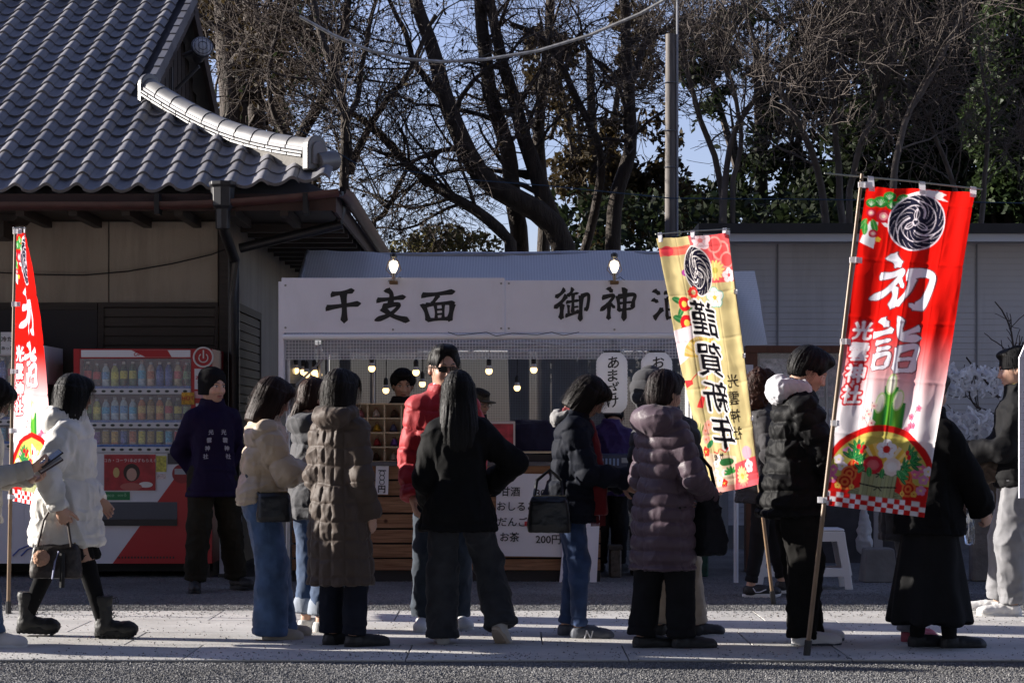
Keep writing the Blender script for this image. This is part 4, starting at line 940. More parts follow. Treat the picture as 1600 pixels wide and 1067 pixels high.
# ------------------------------------------------------------------ tent
def grid_mat(name, c1, c2, scale, alpha=1.0, rough=.4, metal=.0, line=.16, transl=0.25):
    m = bpy.data.materials.new(name); m.use_nodes = True; n = m.node_tree.nodes; l = m.node_tree.links; b = n['Principled BSDF']
    b.inputs['Roughness'].default_value = rough; b.inputs['Metallic'].default_value = metal
    at_ = n.new('ShaderNodeAttribute'); at_.attribute_name = 'sheet'; sp = n.new('ShaderNodeSeparateXYZ'); l.new(at_.outputs['Vector'], sp.inputs[0]); outs = []
    for i in (0, 1):
        mu = n.new('ShaderNodeMath'); mu.operation = 'MULTIPLY'; mu.inputs[1].default_value = scale; l.new(sp.outputs[i], mu.inputs[0])
        fr = n.new('ShaderNodeMath'); fr.operation = 'FRACT'; l.new(mu.outputs[0], fr.inputs[0]); lt = n.new('ShaderNodeMath'); lt.operation = 'LESS_THAN'; lt.inputs[1].default_value = line; l.new(fr.outputs[0], lt.inputs[0]); outs.append(lt)
    mxm = n.new('ShaderNodeMath'); mxm.operation = 'MAXIMUM'; l.new(outs[0].outputs[0], mxm.inputs[0]); l.new(outs[1].outputs[0], mxm.inputs[1])
    nz = n.new('ShaderNodeTexNoise'); nz.inputs['Scale'].default_value = 5; tc = n.new('ShaderNodeTexCoord'); l.new(tc.outputs['Object'], nz.inputs[0])
    mx = n.new('ShaderNodeMix'); mx.data_type = 'RGBA'; mx.inputs[6].default_value = (*c1, 1); mx.inputs[7].default_value = (*c2, 1); l.new(mxm.outputs[0], mx.inputs[0]); l.new(mx.outputs[2], b.inputs['Base Color'])
    bp = n.new('ShaderNodeBump'); bp.inputs['Strength'].default_value = .5; bp.inputs['Distance'].default_value = .01
    ad = n.new('ShaderNodeMath'); ad.operation = 'MULTIPLY_ADD'; ad.inputs[1].default_value = .3; l.new(mxm.outputs[0], ad.inputs[0]); l.new(nz.outputs[0], ad.inputs[2]); l.new(ad.outputs[0], bp.inputs['Height']); l.new(bp.outputs[0], b.inputs['Normal'])
    if alpha < 1:
        mr = n.new('ShaderNodeMapRange'); mr.inputs['To Min'].default_value = alpha; mr.inputs['To Max'].default_value = .85; l.new(mxm.outputs[0], mr.inputs[0]); l.new(mr.outputs[0], b.inputs['Alpha'])
    t = n.new('ShaderNodeBsdfTranslucent'); l.new(mx.outputs[2], t.inputs[0]); ms = n.new('ShaderNodeMixShader'); ms.inputs[0].default_value = transl; l.new(b.outputs[0], ms.inputs[1]); l.new(t.outputs[0], ms.inputs[2])
    if alpha < 1:
        tr = n.new('ShaderNodeBsdfTransparent'); m2 = n.new('ShaderNodeMixShader'); l.new(mr.outputs[0], m2.inputs[0]); l.new(tr.outputs[0], m2.inputs[1]); l.new(ms.outputs[0], m2.inputs[2]); l.new(m2.outputs[0], n['Material Output'].inputs[0]); b.inputs['Alpha'].default_value = 1
        for lk in list(b.inputs['Alpha'].links): l.remove(lk)
    else: l.new(ms.outputs[0], n['Material Output'].inputs[0])
    return m
def sheet(name, a, b, c, d, nu, nv, m, parent, base, amp=.01, seed=0, sag=0., freq=3.):
    """rippled sheet through corners a b (near edge) d c (far edge); attribute 'sheet' = metres along it"""
    a, b, c, d = map(np.array, (a, b, c, d)); U, Vv = np.meshgrid(np.linspace(0, 1, nu), np.linspace(0, 1, nv)); U, Vv = U.ravel()[:, None], Vv.ravel()[:, None]
    P = (a*(1-U)+b*U)*(1-Vv)+(d*(1-U)+c*U)*Vv; n = np.cross(b-a, d-a); n = n/np.linalg.norm(n); w, h = np.linalg.norm(b-a), np.linalg.norm(d-a)
    q = np.concatenate([U*w*freq, Vv*h*freq, U*0], 1); off = amp*(2*vnoise(q, seed)-1)+amp*.6*(ridged(np.concatenate([U*w*freq*1.6+Vv*2, Vv*h*1.2, U*0], 1), seed+1)-.5)
    P = P+n*off[:, None]; P[:, 2] -= (sag*4*U[:, 0]*(1-U[:, 0]))
    F = np.array([(j*nu+i, j*nu+i+1, (j+1)*nu+i+1, (j+1)*nu+i) for j in range(nv-1) for i in range(nu-1)])
    o = mesh(name, P-np.array(base), F, m, parent, True); A = o.data.attributes.new('sheet', 'FLOAT_VECTOR', 'POINT'); A.data.foreach_set('vector', np.concatenate([U*w, Vv*h, U*0], 1).astype(np.float32).ravel()); return o
TENT = at(445, 910, 16.35); tent = thing('stall_tent', 'market tent with silver blue woven sheet roof, clear grid valance and pipe frame', 'tent', (TENT.x, 16.35, 0)); TB = Vector((TENT.x, 16.35, 0))
RIDY = 18.05
SHEET = grid_mat('tarp_silver_blue', (.66, .67, .72), (.86, .87, .90), 40, rough=.42, metal=.0, line=.35, transl=.40)
NET = grid_mat('tarp_clear_grid', (.62, .64, .74), (.90, .91, .96), 38, alpha=.42, rough=.3, line=.2, transl=.35)
ea, eb = at(442, 522, 16.24), at(1140, 520, 16.24); ra, rb_ = at(479, 394, RIDY), at(1132, 392, RIDY); rb_.x = eb.x-.02
ea.x = ra.x = ea.x+.0
ra = Vector((ea.x+.02, RIDY, ra.z))
sheet('roof_sheet', ea, eb, rb_, ra, 110, 50, SHEET, tent, TB, .030, 3, .025, 2.2)
ba, bb = Vector((ea.x, 19.9, ea.z)), Vector((eb.x, 19.9, eb.z)); sheet('back_roof_sheet', ra, rb_, bb, ba, 60, 24, SHEET, tent, TB, .012, 5)
sheet('valance_sheet', at(446, 562, 16.27), at(1138, 560, 16.27), at(1138, 521, 16.27), at(446, 522, 16.27), 90, 8, NET, tent, TB, .010, 7)
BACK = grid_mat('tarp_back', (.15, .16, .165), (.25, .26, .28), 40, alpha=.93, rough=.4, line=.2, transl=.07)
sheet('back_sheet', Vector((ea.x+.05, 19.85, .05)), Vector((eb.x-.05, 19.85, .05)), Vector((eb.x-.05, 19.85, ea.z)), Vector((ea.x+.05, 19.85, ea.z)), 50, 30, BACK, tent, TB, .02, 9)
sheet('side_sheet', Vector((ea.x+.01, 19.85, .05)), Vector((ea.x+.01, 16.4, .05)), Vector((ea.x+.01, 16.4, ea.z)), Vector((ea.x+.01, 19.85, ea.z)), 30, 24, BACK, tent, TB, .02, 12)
sheet('side_awning', at(1148, 540, 16.9), at(1199, 538, 16.4), at(1180, 424, 17.4), at(1138, 424, 17.6), 14, 20, grid_mat('tarp_awning', (.52, .55, .56), (.78, .80, .80), 40, rough=.4, line=.4, transl=.35), tent, TB, .006, 21)
STEEL = mat('tent_pipe', (.40, .40, .42), .35, metal=.6, var=.2)
def tp(name, pts, r, m=STEEL):
    o = MB().tube(pts, r, 10).build(name, m, tent, smooth=True); o.location = -TB
for px in (450, 1150):
    for y in (16.35, 19.8):
        q = at(px, 0, 16.35); tp('tent_leg', [(q.x, y, 0), (q.x, y, ea.z)], .02, STEEL if px < 1000 else mat('white_pipe', (.62, .62, .66), .4))
tp('eave_pipe', [at(442, 526.5, 16.21), at(1140, 524.5, 16.21)], .024, mat('eave_wrap', (.86, .86, .88), .3, bump=(60, .4)))
tp('ridge_pipe', [ra+Vector((-.03, 0, -.03)), rb_+Vector((.03, 0, -.03))], .022)
tp('gable_pipe', [ea+Vector((0, .02, 0)), ra], .022); tp('gable_pipe', [eb+Vector((0, .02, 0)), rb_], .022); tp('gable_pipe', [ba, ra], .022); tp('gable_pipe', [bb, rb_], .022)
tp('brace_pipe', [at(462, 602, 16.5), at(540, 528, 16.5)], .010); tp('back_pipe', [(ea.x, 19.8, 1.0), (eb.x, 19.8, 1.0)], .018); tp('mid_post', [at(500, 905, 17.0), at(500, 540, 17.0)], .016); tp('mid_post', [at(583, 905, 17.6), at(583, 545, 17.6)], .018)
tp('cross_pipe', [(ea.x, 18.05, ea.z-.03), (eb.x, 18.05, ea.z-.03)], .018)
tp('leg_clamp', [at(436, 602, 16.3), at(462, 602, 16.3)], .016, BLK)
# ------------------------------------------------------------------ counter
CY = 16.45
ctr = thing('stall_counter', 'wooden stall counter faced with wide knotty horizontal planks', 'counter', (at(660, 0, CY).x, CY, 0)); CB = Vector((at(660, 0, CY).x, CY, 0))
def plank_mat():
    m = bpy.data.materials.new('cedar_plank'); m.use_nodes = True; n = m.node_tree.nodes; l = m.node_tree.links; b = n['Principled BSDF']; b.inputs['Roughness'].default_value = .7; b.inputs['Specular IOR Level'].default_value = .25
    tc = n.new('ShaderNodeTexCoord'); oi = n.new('ShaderNodeObjectInfo'); ad = n.new('ShaderNodeVectorMath'); ad.operation = 'ADD'; l.new(tc.outputs['Object'], ad.inputs[0])
    rnd = n.new('ShaderNodeVectorMath'); rnd.operation = 'SCALE'; rnd.inputs[0].default_value = (7, 3, 0); l.new(oi.outputs['Random'], rnd.inputs['Scale']); l.new(rnd.outputs[0], ad.inputs[1])
    mp = n.new('ShaderNodeMapping'); mp.inputs['Scale'].default_value = (1.2, 1, 22); l.new(ad.outputs[0], mp.inputs[0]); nz = n.new('ShaderNodeTexNoise'); nz.inputs['Scale'].default_value = 3; nz.inputs['Detail'].default_value = 6; nz.inputs['Distortion'].default_value = .6; l.new(mp.outputs[0], nz.inputs[0])
    cr = n.new('ShaderNodeValToRGB'); e = cr.color_ramp.elements; e[0].position = .3; e[0].color = (.17, .08, .04, 1); e[1].position = .7; e[1].color = (.36, .20, .11, 1); l.new(nz.outputs[0], cr.inputs[0])
    vo = n.new('ShaderNodeTexVoronoi'); vo.inputs['Scale'].default_value = 3.2; l.new(ad.outputs[0], vo.inputs[0]); lt = n.new('ShaderNodeMapRange'); lt.inputs['From Min'].default_value = .03; lt.inputs['From Max'].default_value = .075; l.new(vo.outputs['Distance'], lt.inputs[0])
    mx = n.new('ShaderNodeMix'); mx.data_type = 'RGBA'; mx.inputs[6].default_value = (.06, .025, .012, 1); l.new(lt.outputs[0], mx.inputs[0]); l.new(cr.outputs[0], mx.inputs[7]); l.new(mx.outputs[2], b.inputs['Base Color'])
    return m
CED = plank_mat(); rng = random.Random(8)
ys = [726, 750, 775, 802, 826, 849, 872, 892]
cx0, cx1 = at(456, 0, CY).x, at(938, 0, CY).x
for i in range(len(ys)-1):
    z1, z0 = CAMZ+(HORIZ-ys[i]-1.4)*CY/FPX, CAMZ+(HORIZ-ys[i+1]+1.4)*CY/FPX
    o = MB().box(cx0, cx1, CY+rng.uniform(0, .004), CY+.022, z0, z1).build('plank', CED, ctr, bevel=.003); o.location = -CB
def cb(name, m, *bx, **k):
    b = MB(); [b.box(*q) for q in bx]; o = b.build(name, m, ctr, **k); o.location = -CB; return o
zt_ = CAMZ+(HORIZ-722)*CY/FPX
cb('counter_top', mat('counter_top', (.10, .095, .10), .6, var=.2), (cx0-.02, cx1+.02, CY-.03, CY+.75, zt_-.03, zt_)); cb('backing', mat('backing', (.012, .011, .011), .9), (cx0+.01, cx1-.01, CY+.05, CY+.06, .06, zt_-.04)); cb('kick_board', mat('kick', (.03, .028, .028), .8), (cx0, cx1, CY+.03, CY+.05, 0, .10))
for x in (cx0+.05, (cx0+cx1)/2, cx1-.08): cb('post', DKWOOD, (x, x+.05, CY+.061, CY+.11, 0, zt_-.03))
# menu sheet, price strip, leaning white board
def paper(name, label, cat, px0, px1, py0, py1, Y, m=None, tilt=0, bow=.004):
    p = at((px0+px1)/2, (py0+py1)/2, Y); w, h = (px1-px0)*Y/FPX, (py1-py0)*Y/FPX; t = thing(name, label, cat, p); V, F = [], []; n = 9
    for j in range(n):
        for i in range(n): V.append((-w/2+w*i/(n-1), -bow*math.sin(i*1.1+j*.7)-.002, -h/2+h*j/(n-1)))
    F = [(j*n+i, j*n+i+1, (j+1)*n+i+1, (j+1)*n+i) for j in range(n-1) for i in range(n-1)]; k = len(V)
    V += [(x, y+.0015, z) for x, y, z in V]; F += [tuple(reversed([i+k for i in f])) for f in F]
    mesh('sheet_paper', V, F, m or mat('paper_white', (.74, .73, .76), .6, bump=(9, .15, .006)), t, True); t.rotation_euler = (0, R(tilt), 0); return t, w, h
PM, w, h = paper('menu_sheet', 'white laminated drinks menu sheet with black prices pinned on the plank counter', 'menu', 775, 882, 740, 869, CY-.012, tilt=.8)
def ln(s, px, py, hpx, parent, px0, py0, px1, py1, Y, m=INK, off=.012, slant=0., fit=None, noff=.009):
    q = Vector(((px-(px0+px1)/2)*Y/FPX, 0, -(py-(py0+py1)/2)*Y/FPX)); return text_on('letter', s, hpx*Y/FPX*1.08, q, (1, 0, 0), (0, 0, 1), m, parent, off, slant=slant, n_off=noff, fit=fit)
for s, x, y in (('甘酒', 797, 768), ('おしるこ', 806, 791), ('だんご', 801, 815), ('お茶', 797, 839)): ln(s, x, y, 14.5, PM, 775, 740, 882, 869, CY)
for s, x, y in (('200円', 857, 842), ('300円', 855, 818), ('300円', 856, 770), ('300円', 856, 794)): ln(s, x, y, 15, PM, 775, 740, 882, 869, CY)
q = Vector(((833-828.5)*CY/FPX, -.0115, -(818-804.5)*CY/FPX)); MB().box(q.x-.072, q.x+.066, q.y, q.y+.002, q.z-.018, q.z+.020, Matrix.Rotation(R(-2), 4, 'Y')).build('red_tape', mat('red_tape', (.50, .03, .04), .5), PM)
PR, w, h = paper('price_strip', 'narrow white price strip with black vertical numerals below the mask rack', 'price tag', 587, 607, 724, 772, CY-.02, tilt=1.5)
for i, (s, y) in enumerate((('二', 731), ('〇', 739), ('〇', 746), ('〇', 753), ('円', 764))): ln(s, 597, y, 12 if i in (0, 4) else 8.5, PR, 587, 724, 607, 772, CY, off=.02)
WB = thing('white_sign_board', 'plain white board leaning against the end of the plank counter', 'board', (at(906, 0, CY-.06).x, CY-.06, 0))
p0, p1 = at(874, 910, CY-.06).x-WB.location.x, at(938, 910, CY-.06).x-WB.location.x; zz = CAMZ+(HORIZ-790)*(CY-.06)/FPX
MB().prism([(p0, .0), (p1-.03, .0), (p1, zz), (p0+.06, zz)], (1, 0, 0), (0, 0, 1), (0, 0, 0), (0, .02, 0)).build('board', WHT, WB); MB().box(p0+.1, p0+.13, .02, .045, .02, zz-.05).build('batten', mat('batten', (.4, .3, .2), .8), WB)

# ------------------------------------------------------------------ mask rack with little fabric masks in pigeon holes
RKY = 16.75; rz0, rz1 = CAMZ+(HORIZ-721)*RKY/FPX, CAMZ+(HORIZ-631)*RKY/FPX; rx0, rx1 = at(548, 0, RKY).x, at(706, 0, RKY).x
rk = thing('mask_rack', 'pale wooden pigeon hole rack of small zodiac masks on the counter', 'rack', (rx0, RKY, rz0)); PINE = mat('pine', (.58, .46, .31), .6, bump=(12, .15), stretch=(2, 2, 9), var=.12)
W_, H_ = rx1-rx0, rz1-rz0; nc, nr = 6, 4
MB().box(0, W_, .14, .15, 0, H_).build('back_panel', mat('pine_back', (.50, .40, .28), .7, var=.1), rk)
for i in range(nc+1): x = W_*i/nc; MB().box(x-.006, x+.006, 0, .139, .0, H_).build('divider', PINE, rk)
for j in range(nr+1): z = H_*j/nr; MB().box(-.007, W_+.007, -.004, .1385, z-.006, z+.006).build('shelf', PINE, rk)
for x in (.18, W_-.2): MB().box(x, x+.04, .02, .1, -(rz0-zt_), -.006).build('foot', PINE, rk)
MCOL = {'white': (.62, .58, .58), 'brown': (.08, .045, .035), 'blue': (.10, .11, .24), 'purple': (.20, .10, .45), 'yellow': (.55, .35, .04), 'red': (.35, .04, .05), 'pink': (.5, .2, .25)}
lay = [['pink', 'white', 'brown', 'brown', 'white', 'red'], ['white', 'yellow', 'blue', 'purple', 'yellow', 'blue'], ['blue', 'red', 'purple', 'white', 'brown', 'yellow'], ['red', 'brown', 'white', 'purple', 'blue', 'white']]
MCACHE = {}
ORD = ['leftmost', 'second', 'third', 'fourth', 'fifth', 'rightmost']; ROWN = ['top', 'upper middle', 'lower middle', 'bottom']
for r_ in range(4):
    for c_ in range(6):
        cn = lay[r_][c_]
        if cn not in MCACHE:
            b = MB(); prof = [(-.032, 0), (.032, 0), (.034, .012), (.024, .045), (.012, .062), (.004, .068), (-.004, .068), (-.012, .062), (-.024, .045), (-.034, .012)]
            n_ = len(prof); V = [(x, 0, z) for x, z in prof]+[(x*.75, -.022, z*.8+.008) for x, z in prof]+[(x*.3, -.032, z*.5+.016) for x, z in prof]
            b.add(V, [tuple(range(n_))]+[(k*n_+i, k*n_+(i+1) % n_, (k+1)*n_+(i+1) % n_, (k+1)*n_+i) for k in (0, 1) for i in range(n_)]+[tuple(2*n_+i for i in range(n_-1, -1, -1))])
            o = b.build('zodiac_mask', fabric('mask_'+cn, MCOL[cn]), None, smooth=True); lp = MB().tube([(.0+.012*math.cos(t), -.004, .07+.014*math.sin(t)) for t in np.linspace(-.6, 3.8, 9)], .0018, 4).build('loop', mat('mask_loop', (.3, .05, .04), .7), o)
            MCACHE[cn] = o; new = o
        else: new = dup(MCACHE[cn])
        new.location = Vector((rx0+W_*(c_+.5)/nc+random.Random(r_*9+c_).uniform(-.008, .008), RKY+.10, rz0+H_*(3-r_)/nr+.007))
        tag(new, '%s cloth zodiac mask in the %s hole of the %s row' % (cn, ORD[c_], ROWN[r_]), 'mask', 'small zodiac masks in the rack')

# ------------------------------------------------------------------ things behind the counter
pf = thing('framed_picture', 'small red picture in a pale frame on the counter near the radio', 'picture', at(786, 702, 16.7))
s = 16.7/FPX; MB().box(-20*s, 16*s, .0, .02, 0, 41*s).build('red_print', mat('red_print', (.45, .05, .07), .6, var=.5, vscale=14), pf)
b = MB(); b.box(-22*s, 19*s, -.012, -.001, 40*s, 44*s); b.box(-22*s, 19*s, -.012, -.001, -2*s, 1*s); b.box(-22*s, -20*s, -.012, -.001, 1*s, 40*s); b.box(16*s, 19*s, -.012, -.001, 1*s, 40*s); b.build('frame', mat('pale_frame', (.62, .55, .55), .6), pf)
rd = thing('wooden_stand', 'low pale wooden box stand with a dark radio inside', 'stand', at(835, 727, 16.6)); s = 16.6/FPX
b = MB(); b.box(-32*s, 34*s, 0, .2, 19*s, 22*s); b.box(-32*s, 34*s, 0, .2, 0, 3*s); b.box(-32*s, -29*s, 0, .2, 3*s, 19*s); b.box(31*s, 34*s, 0, .2, 3*s, 19*s); b.build('frame', PINE, rd)
ra_ = thing('radio', 'dark radio with a round speaker inside the wooden stand', 'radio', at(836, 724, 16.63))
MB().box(-26*s, 27*s, .0, .14, .001, 15*s).build('case', mat('radio_case', (.02, .02, .022), .4), ra_, bevel=.006); MB().lathe([(7*s, 0), (7.4*s, .008), (5.5*s, .012), (4*s, .006), (2*s, .01), (0.001, .011)], (-17*s, -.001, 7.5*s), 18, Matrix.Rotation(R(90), 3, 'X')).build('speaker', mat('radio_speaker', (.10, .10, .105), .4), ra_, smooth=True)
# cloth-covered box
V, Q, N = blob([Loft([(0, 0, 0, .30, .20), (.20, 0, 0, .29, .19), (.245, .0, 0, .25, .16), (.26, 0, 0, .14, .08)], 3.2, .02)], .016, wrinkle=.022, wscale=(6, 6, 3), seed=4)
cv = tag(mesh('covered_box', V, Q, fabric('cover_navy', (.018, .018, .045), .8), None, True, loc=at(832, 706, 16.95)), 'box draped in dark navy cloth behind the wooden stand', 'covered box')
ck = thing('gas_cooker', 'blue and grey cooker unit on a side table behind the lantern', 'cooker', at(972, 735, 17.0)); s = 17/FPX
MB().box(-46*s, 24*s, 0, .35, 0, 26*s).build('case', mat('cooker_blue', (.02, .035, .085), .4, var=.3), ck, bevel=.008)
for i in range(5): MB().box((-32+i*6)*s, (-29+i*6)*s, -.006, .0, 8*s, 19*s).build('knob', mat('cooker_lbl', (.2, .3, .5), .4), ck)
MB().box(-10*s+.05, 5*s+.05, -.005, 0, 12*s, 20*s).build('label_plate', mat('cooker_pl', (.3, .33, .36), .5), ck)
tb_ = thing('side_table', 'narrow white topped table holding the blue cooker', 'table', (at(975, 0, 17.0).x, 17.0, 0)); zt2 = at(0, 735, 17).z
MB().box(-.30, .17, -.05, .45, zt2-.05, zt2-.001).build('table_top', WHT, tb_)
for x in (-.28, .13):
    for y in (-.03, .40): MB().box(x, x+.03, y, y+.03, 0, zt2-.05).build('leg', STEEL, tb_)
for i, (px, py, w, h, d, c, nm) in enumerate(((1005, 905, 36, 70, .3, (.035, .03, .03), 'dark crate below the side table'), (1092, 905, 30, 45, .3, (.01, .05, .035), 'dark green crate on the gravel behind the plum coat'), (962, 905, 18, 44, .25, (.12, .10, .085), 'patterned brown bundle beside the white board'))):
    Y = 17.1-i*.1; s = Y/FPX; p = at(px, 905, Y); p.z = 0; t = thing('storage_crate', nm, 'crate', p); MB().box(-w*s/2, w*s/2, 0, d, 0, h*s).build('crate_body', mat('crate%d' % i, c, .7, var=.5, vscale=25), t, bevel=.01); MB().box(-w*s/2-.01, w*s/2+.01, -.01, d+.01, h*s+.001, h*s+.03).build('lid', mat('crate_lid%d' % i, tuple(.7*q for q in c), .7), t)
# ------------------------------------------------------------------ paper lanterns
def lantern(px, label, txt, Y=16.3):
    t = thing('paper_lantern', label, 'lantern', at(px, 598, Y), 0, 'white paper lanterns under the eave'); s = Y/FPX; rx, hz_ = 24.5*s, 47*s; prof = []; n = 34
    for i in range(n+1):
        z = -hz_+2*hz_*i/n; u = abs(z)/hz_; r = rx*(1-(max(0, u-.62)/.38)**2.3*.42); prof.append((r*(1+.012*(1 if i % 2 else -1)), z))
    MB().lathe(prof, (0, 0, 0), 28).build('paper_shade', mat('lantern_paper', (.84, .83, .85), .5, transl=.4, emit=((1, .95, .97), .045)), t, smooth=True)
    MB().lathe([(rx*.55, hz_-.004), (rx*.6, hz_+.014), (.02, hz_+.016)], (0, 0, 0), 20).build('top_ring', BLK, t); MB().lathe([(.02, -hz_-.014), (rx*.6, -hz_-.012), (rx*.55, -hz_+.004)], (0, 0, 0), 20).build('bottom_ring', BLK, t)
    MB().tube([(0, 0, hz_+.01), (0, 0, hz_+.10)], .004, 5).build('hook', BLK, t)
    for i, ch in enumerate(txt):                   # lettering wrapped on the drum
        v, tr = glyphs(ch, .015); lo, hi = v.min(0), v.max(0); q = (v-(lo+hi)/2)*21*s; zc = hz_*(.66-.43*i); V = []
        for x, z in q:
            x += .004-(i % 2)*.006; z2 = z+zc+.12*x; u = abs(z2)/hz_; r = rx*(1-(max(0, u-.62)/.38)**2.3*.42)*1.012+.003; a = x/rx+.02; V.append((r*math.sin(a), -r*math.cos(a), z2))
        mesh('letter', V, [tuple(int(k) for k in f) for f in tr], INK, t)
lantern(956, 'white cylindrical paper lantern with four black brushed characters, fully visible', 'あまざけ'); lantern(1026, 'white paper lantern half hidden behind the yellow banner', 'おしるこ')
# ------------------------------------------------------------------ light bulbs and cords
GLOW = mat('bulb_glow', (.9, .8, .6), .3, emit=((1.0, .66, .28), 1.3)); SOCK = mat('bulb_socket', (.01, .01, .01), .5); COLLAR = mat('bulb_collar', (.55, .55, .58), .4)
def bulb_proto():
    t = thing('light_bulb', 'x', 'light bulb'); s = 16.6/FPX
    MB().lathe([(.0015, -.018), (.016, -.014), (.026, -.002), (.030, .012), (.027, .026), (.024, .030)], (0, 0, 0), 14).build('globe', GLOW, t, smooth=True); MB().lathe([(.024, .0305), (.022, .05), (.018, .06)], (0, 0, 0), 14).build('collar', COLLAR, t, smooth=True)
    MB().lathe([(.019, .061), (.020, .10), (.012, .118), (.005, .125)], (0, 0, 0), 12).build('socket', SOCK, t, smooth=True); return t
BL = [(581, 578, 16.6, 'warm bulb hanging between the bob-haired woman and the mask seller'), (650, 584, 16.6, 'warm bulb hanging beside the man in sunglasses'), (764, 582, 16.6, 'warm bulb hanging above the seller in a cap'), (834, 580, 16.6, 'warm bulb hanging nearest the first lantern, higher of its pair'), (808, 608, 17.6, 'small warm bulb hung lower behind the navy covered box'), (660, 602, 17.8, 'small warm bulb low behind the man in sunglasses'), (603, 612, 17.4, 'low bulb shining beside the face of the mask seller'),
      (462, 581, 16.9, 'leftmost bulb of the cluster by the tent leg'), (479, 587, 16.7, 'largest lower bulb of the cluster by the tent leg'), (474, 583, 17.3, 'bulb tucked behind the cluster by the tent leg'), (491, 584, 16.9, 'fourth bulb in the cluster by the tent leg'), (498, 588, 17.1, 'rightmost bulb of the cluster by the tent leg')]
pr = bulb_proto()
for i, (px, py, Y, lab) in enumerate(BL):
    o = pr if i == 0 else dup(pr); o.location = at(px, py, Y); tag(o, lab, 'light bulb', 'warm bulbs strung under the tent')
    top = ea.z-.02-o.location.z; cd = MB().tube([(0, 0, .12), (.004, .002, top*.6), (0, .0, top)], .0035, 5).build('cord', SOCK, o)
def wire(label, pts, Y, r=.005):
    return tag(MB().tube([at(x, y, Y) for x, y in pts], r, 5).build('wire', SOCK), label, 'wire')
rg = random.Random(4)
pts = []
for i in range(0, 61):
    x = 450+i*11.3; pts.append((x, 534+6*math.sin(i*.55)+2*math.sin(i*1.7)))
wire('black festoon wire looping behind the clear valance, upper strand', pts, 16.45)
wire('black festoon wire sagging in wide loops behind the clear valance', [(470+i*14, 548-11*abs(math.sin(i*.33))+1.5*math.sin(i*2.1)) for i in range(47)], 16.5)
wire('thin wire tied along the white eave pipe', [(700, 519), (715, 524), (735, 522), (760, 519), (775, 525), (800, 521), (840, 523), (862, 519), (880, 524), (905, 519)], 16.18, .003)
# clip lamps on the sign
def clip_lamp(px, label):
    t = thing('clip_lamp', label, 'lamp', at(px, 442, SY-.02), 0, 'bare bulb clip lamps on the sign')
    MB().box(-.035, .035, -.02, .07, -.012, .016).build('clamp', mat('clamp_wood', (.16, .085, .03), .5), t, bevel=.004)
    MB().lathe([(.012, .016), (.016, .05), (.018, .07), (.013, .078)], (0, 0, 0), 12).build('socket', mat('lamp_socket', (.28, .24, .2), .3, metal=.6), t, smooth=True)
    MB().lathe([(.012, .079), (.026, .10), (.036, .128), (.038, .146), (.030, .17), (.012, .182), (.001, .184)], (0, 0, 0), 18).build('globe', mat('clip_glow', (.9, .88, .8), .2, emit=((1, .84, .56), 1.6)), t, smooth=True)
    b = MB()
    for a in (0, math.pi/2, math.pi, 1.5*math.pi): b.tube([(.016*math.cos(a), .016*math.sin(a), .06), (.062*math.cos(a+.2), .062*math.sin(a+.2), .105), (.045*math.cos(a+.3), .045*math.sin(a+.3), .165), (.012*math.cos(a), .012*math.sin(a), .215)], .0032, 5)
    b.build('wire_guard', mat('guard', (.22, .15, .06), .35, metal=.7), t, smooth=True); MB().lathe([(.014, .2), (.03, .212), (.028, .235), (.012, .245)], (0, .0, 0), 12).build('top_cap', BLK, t, smooth=True)
    MB().tube([(.01, .03, .03), (.05, .04, .05), (.09, .05, .02), (.10, .06, -.02)], .003, 5).build('cord', SOCK, t); MB().tube([(-.012, .02, .02), (-.04, .02, .02), (-.07, .03, -.015)], .003, 5).build('cord', SOCK, t)
clip_lamp(615, 'caged clip lamp on the sign above the zodiac mask lettering'); clip_lamp(960, 'caged clip lamp on the sign near the yellow banner')

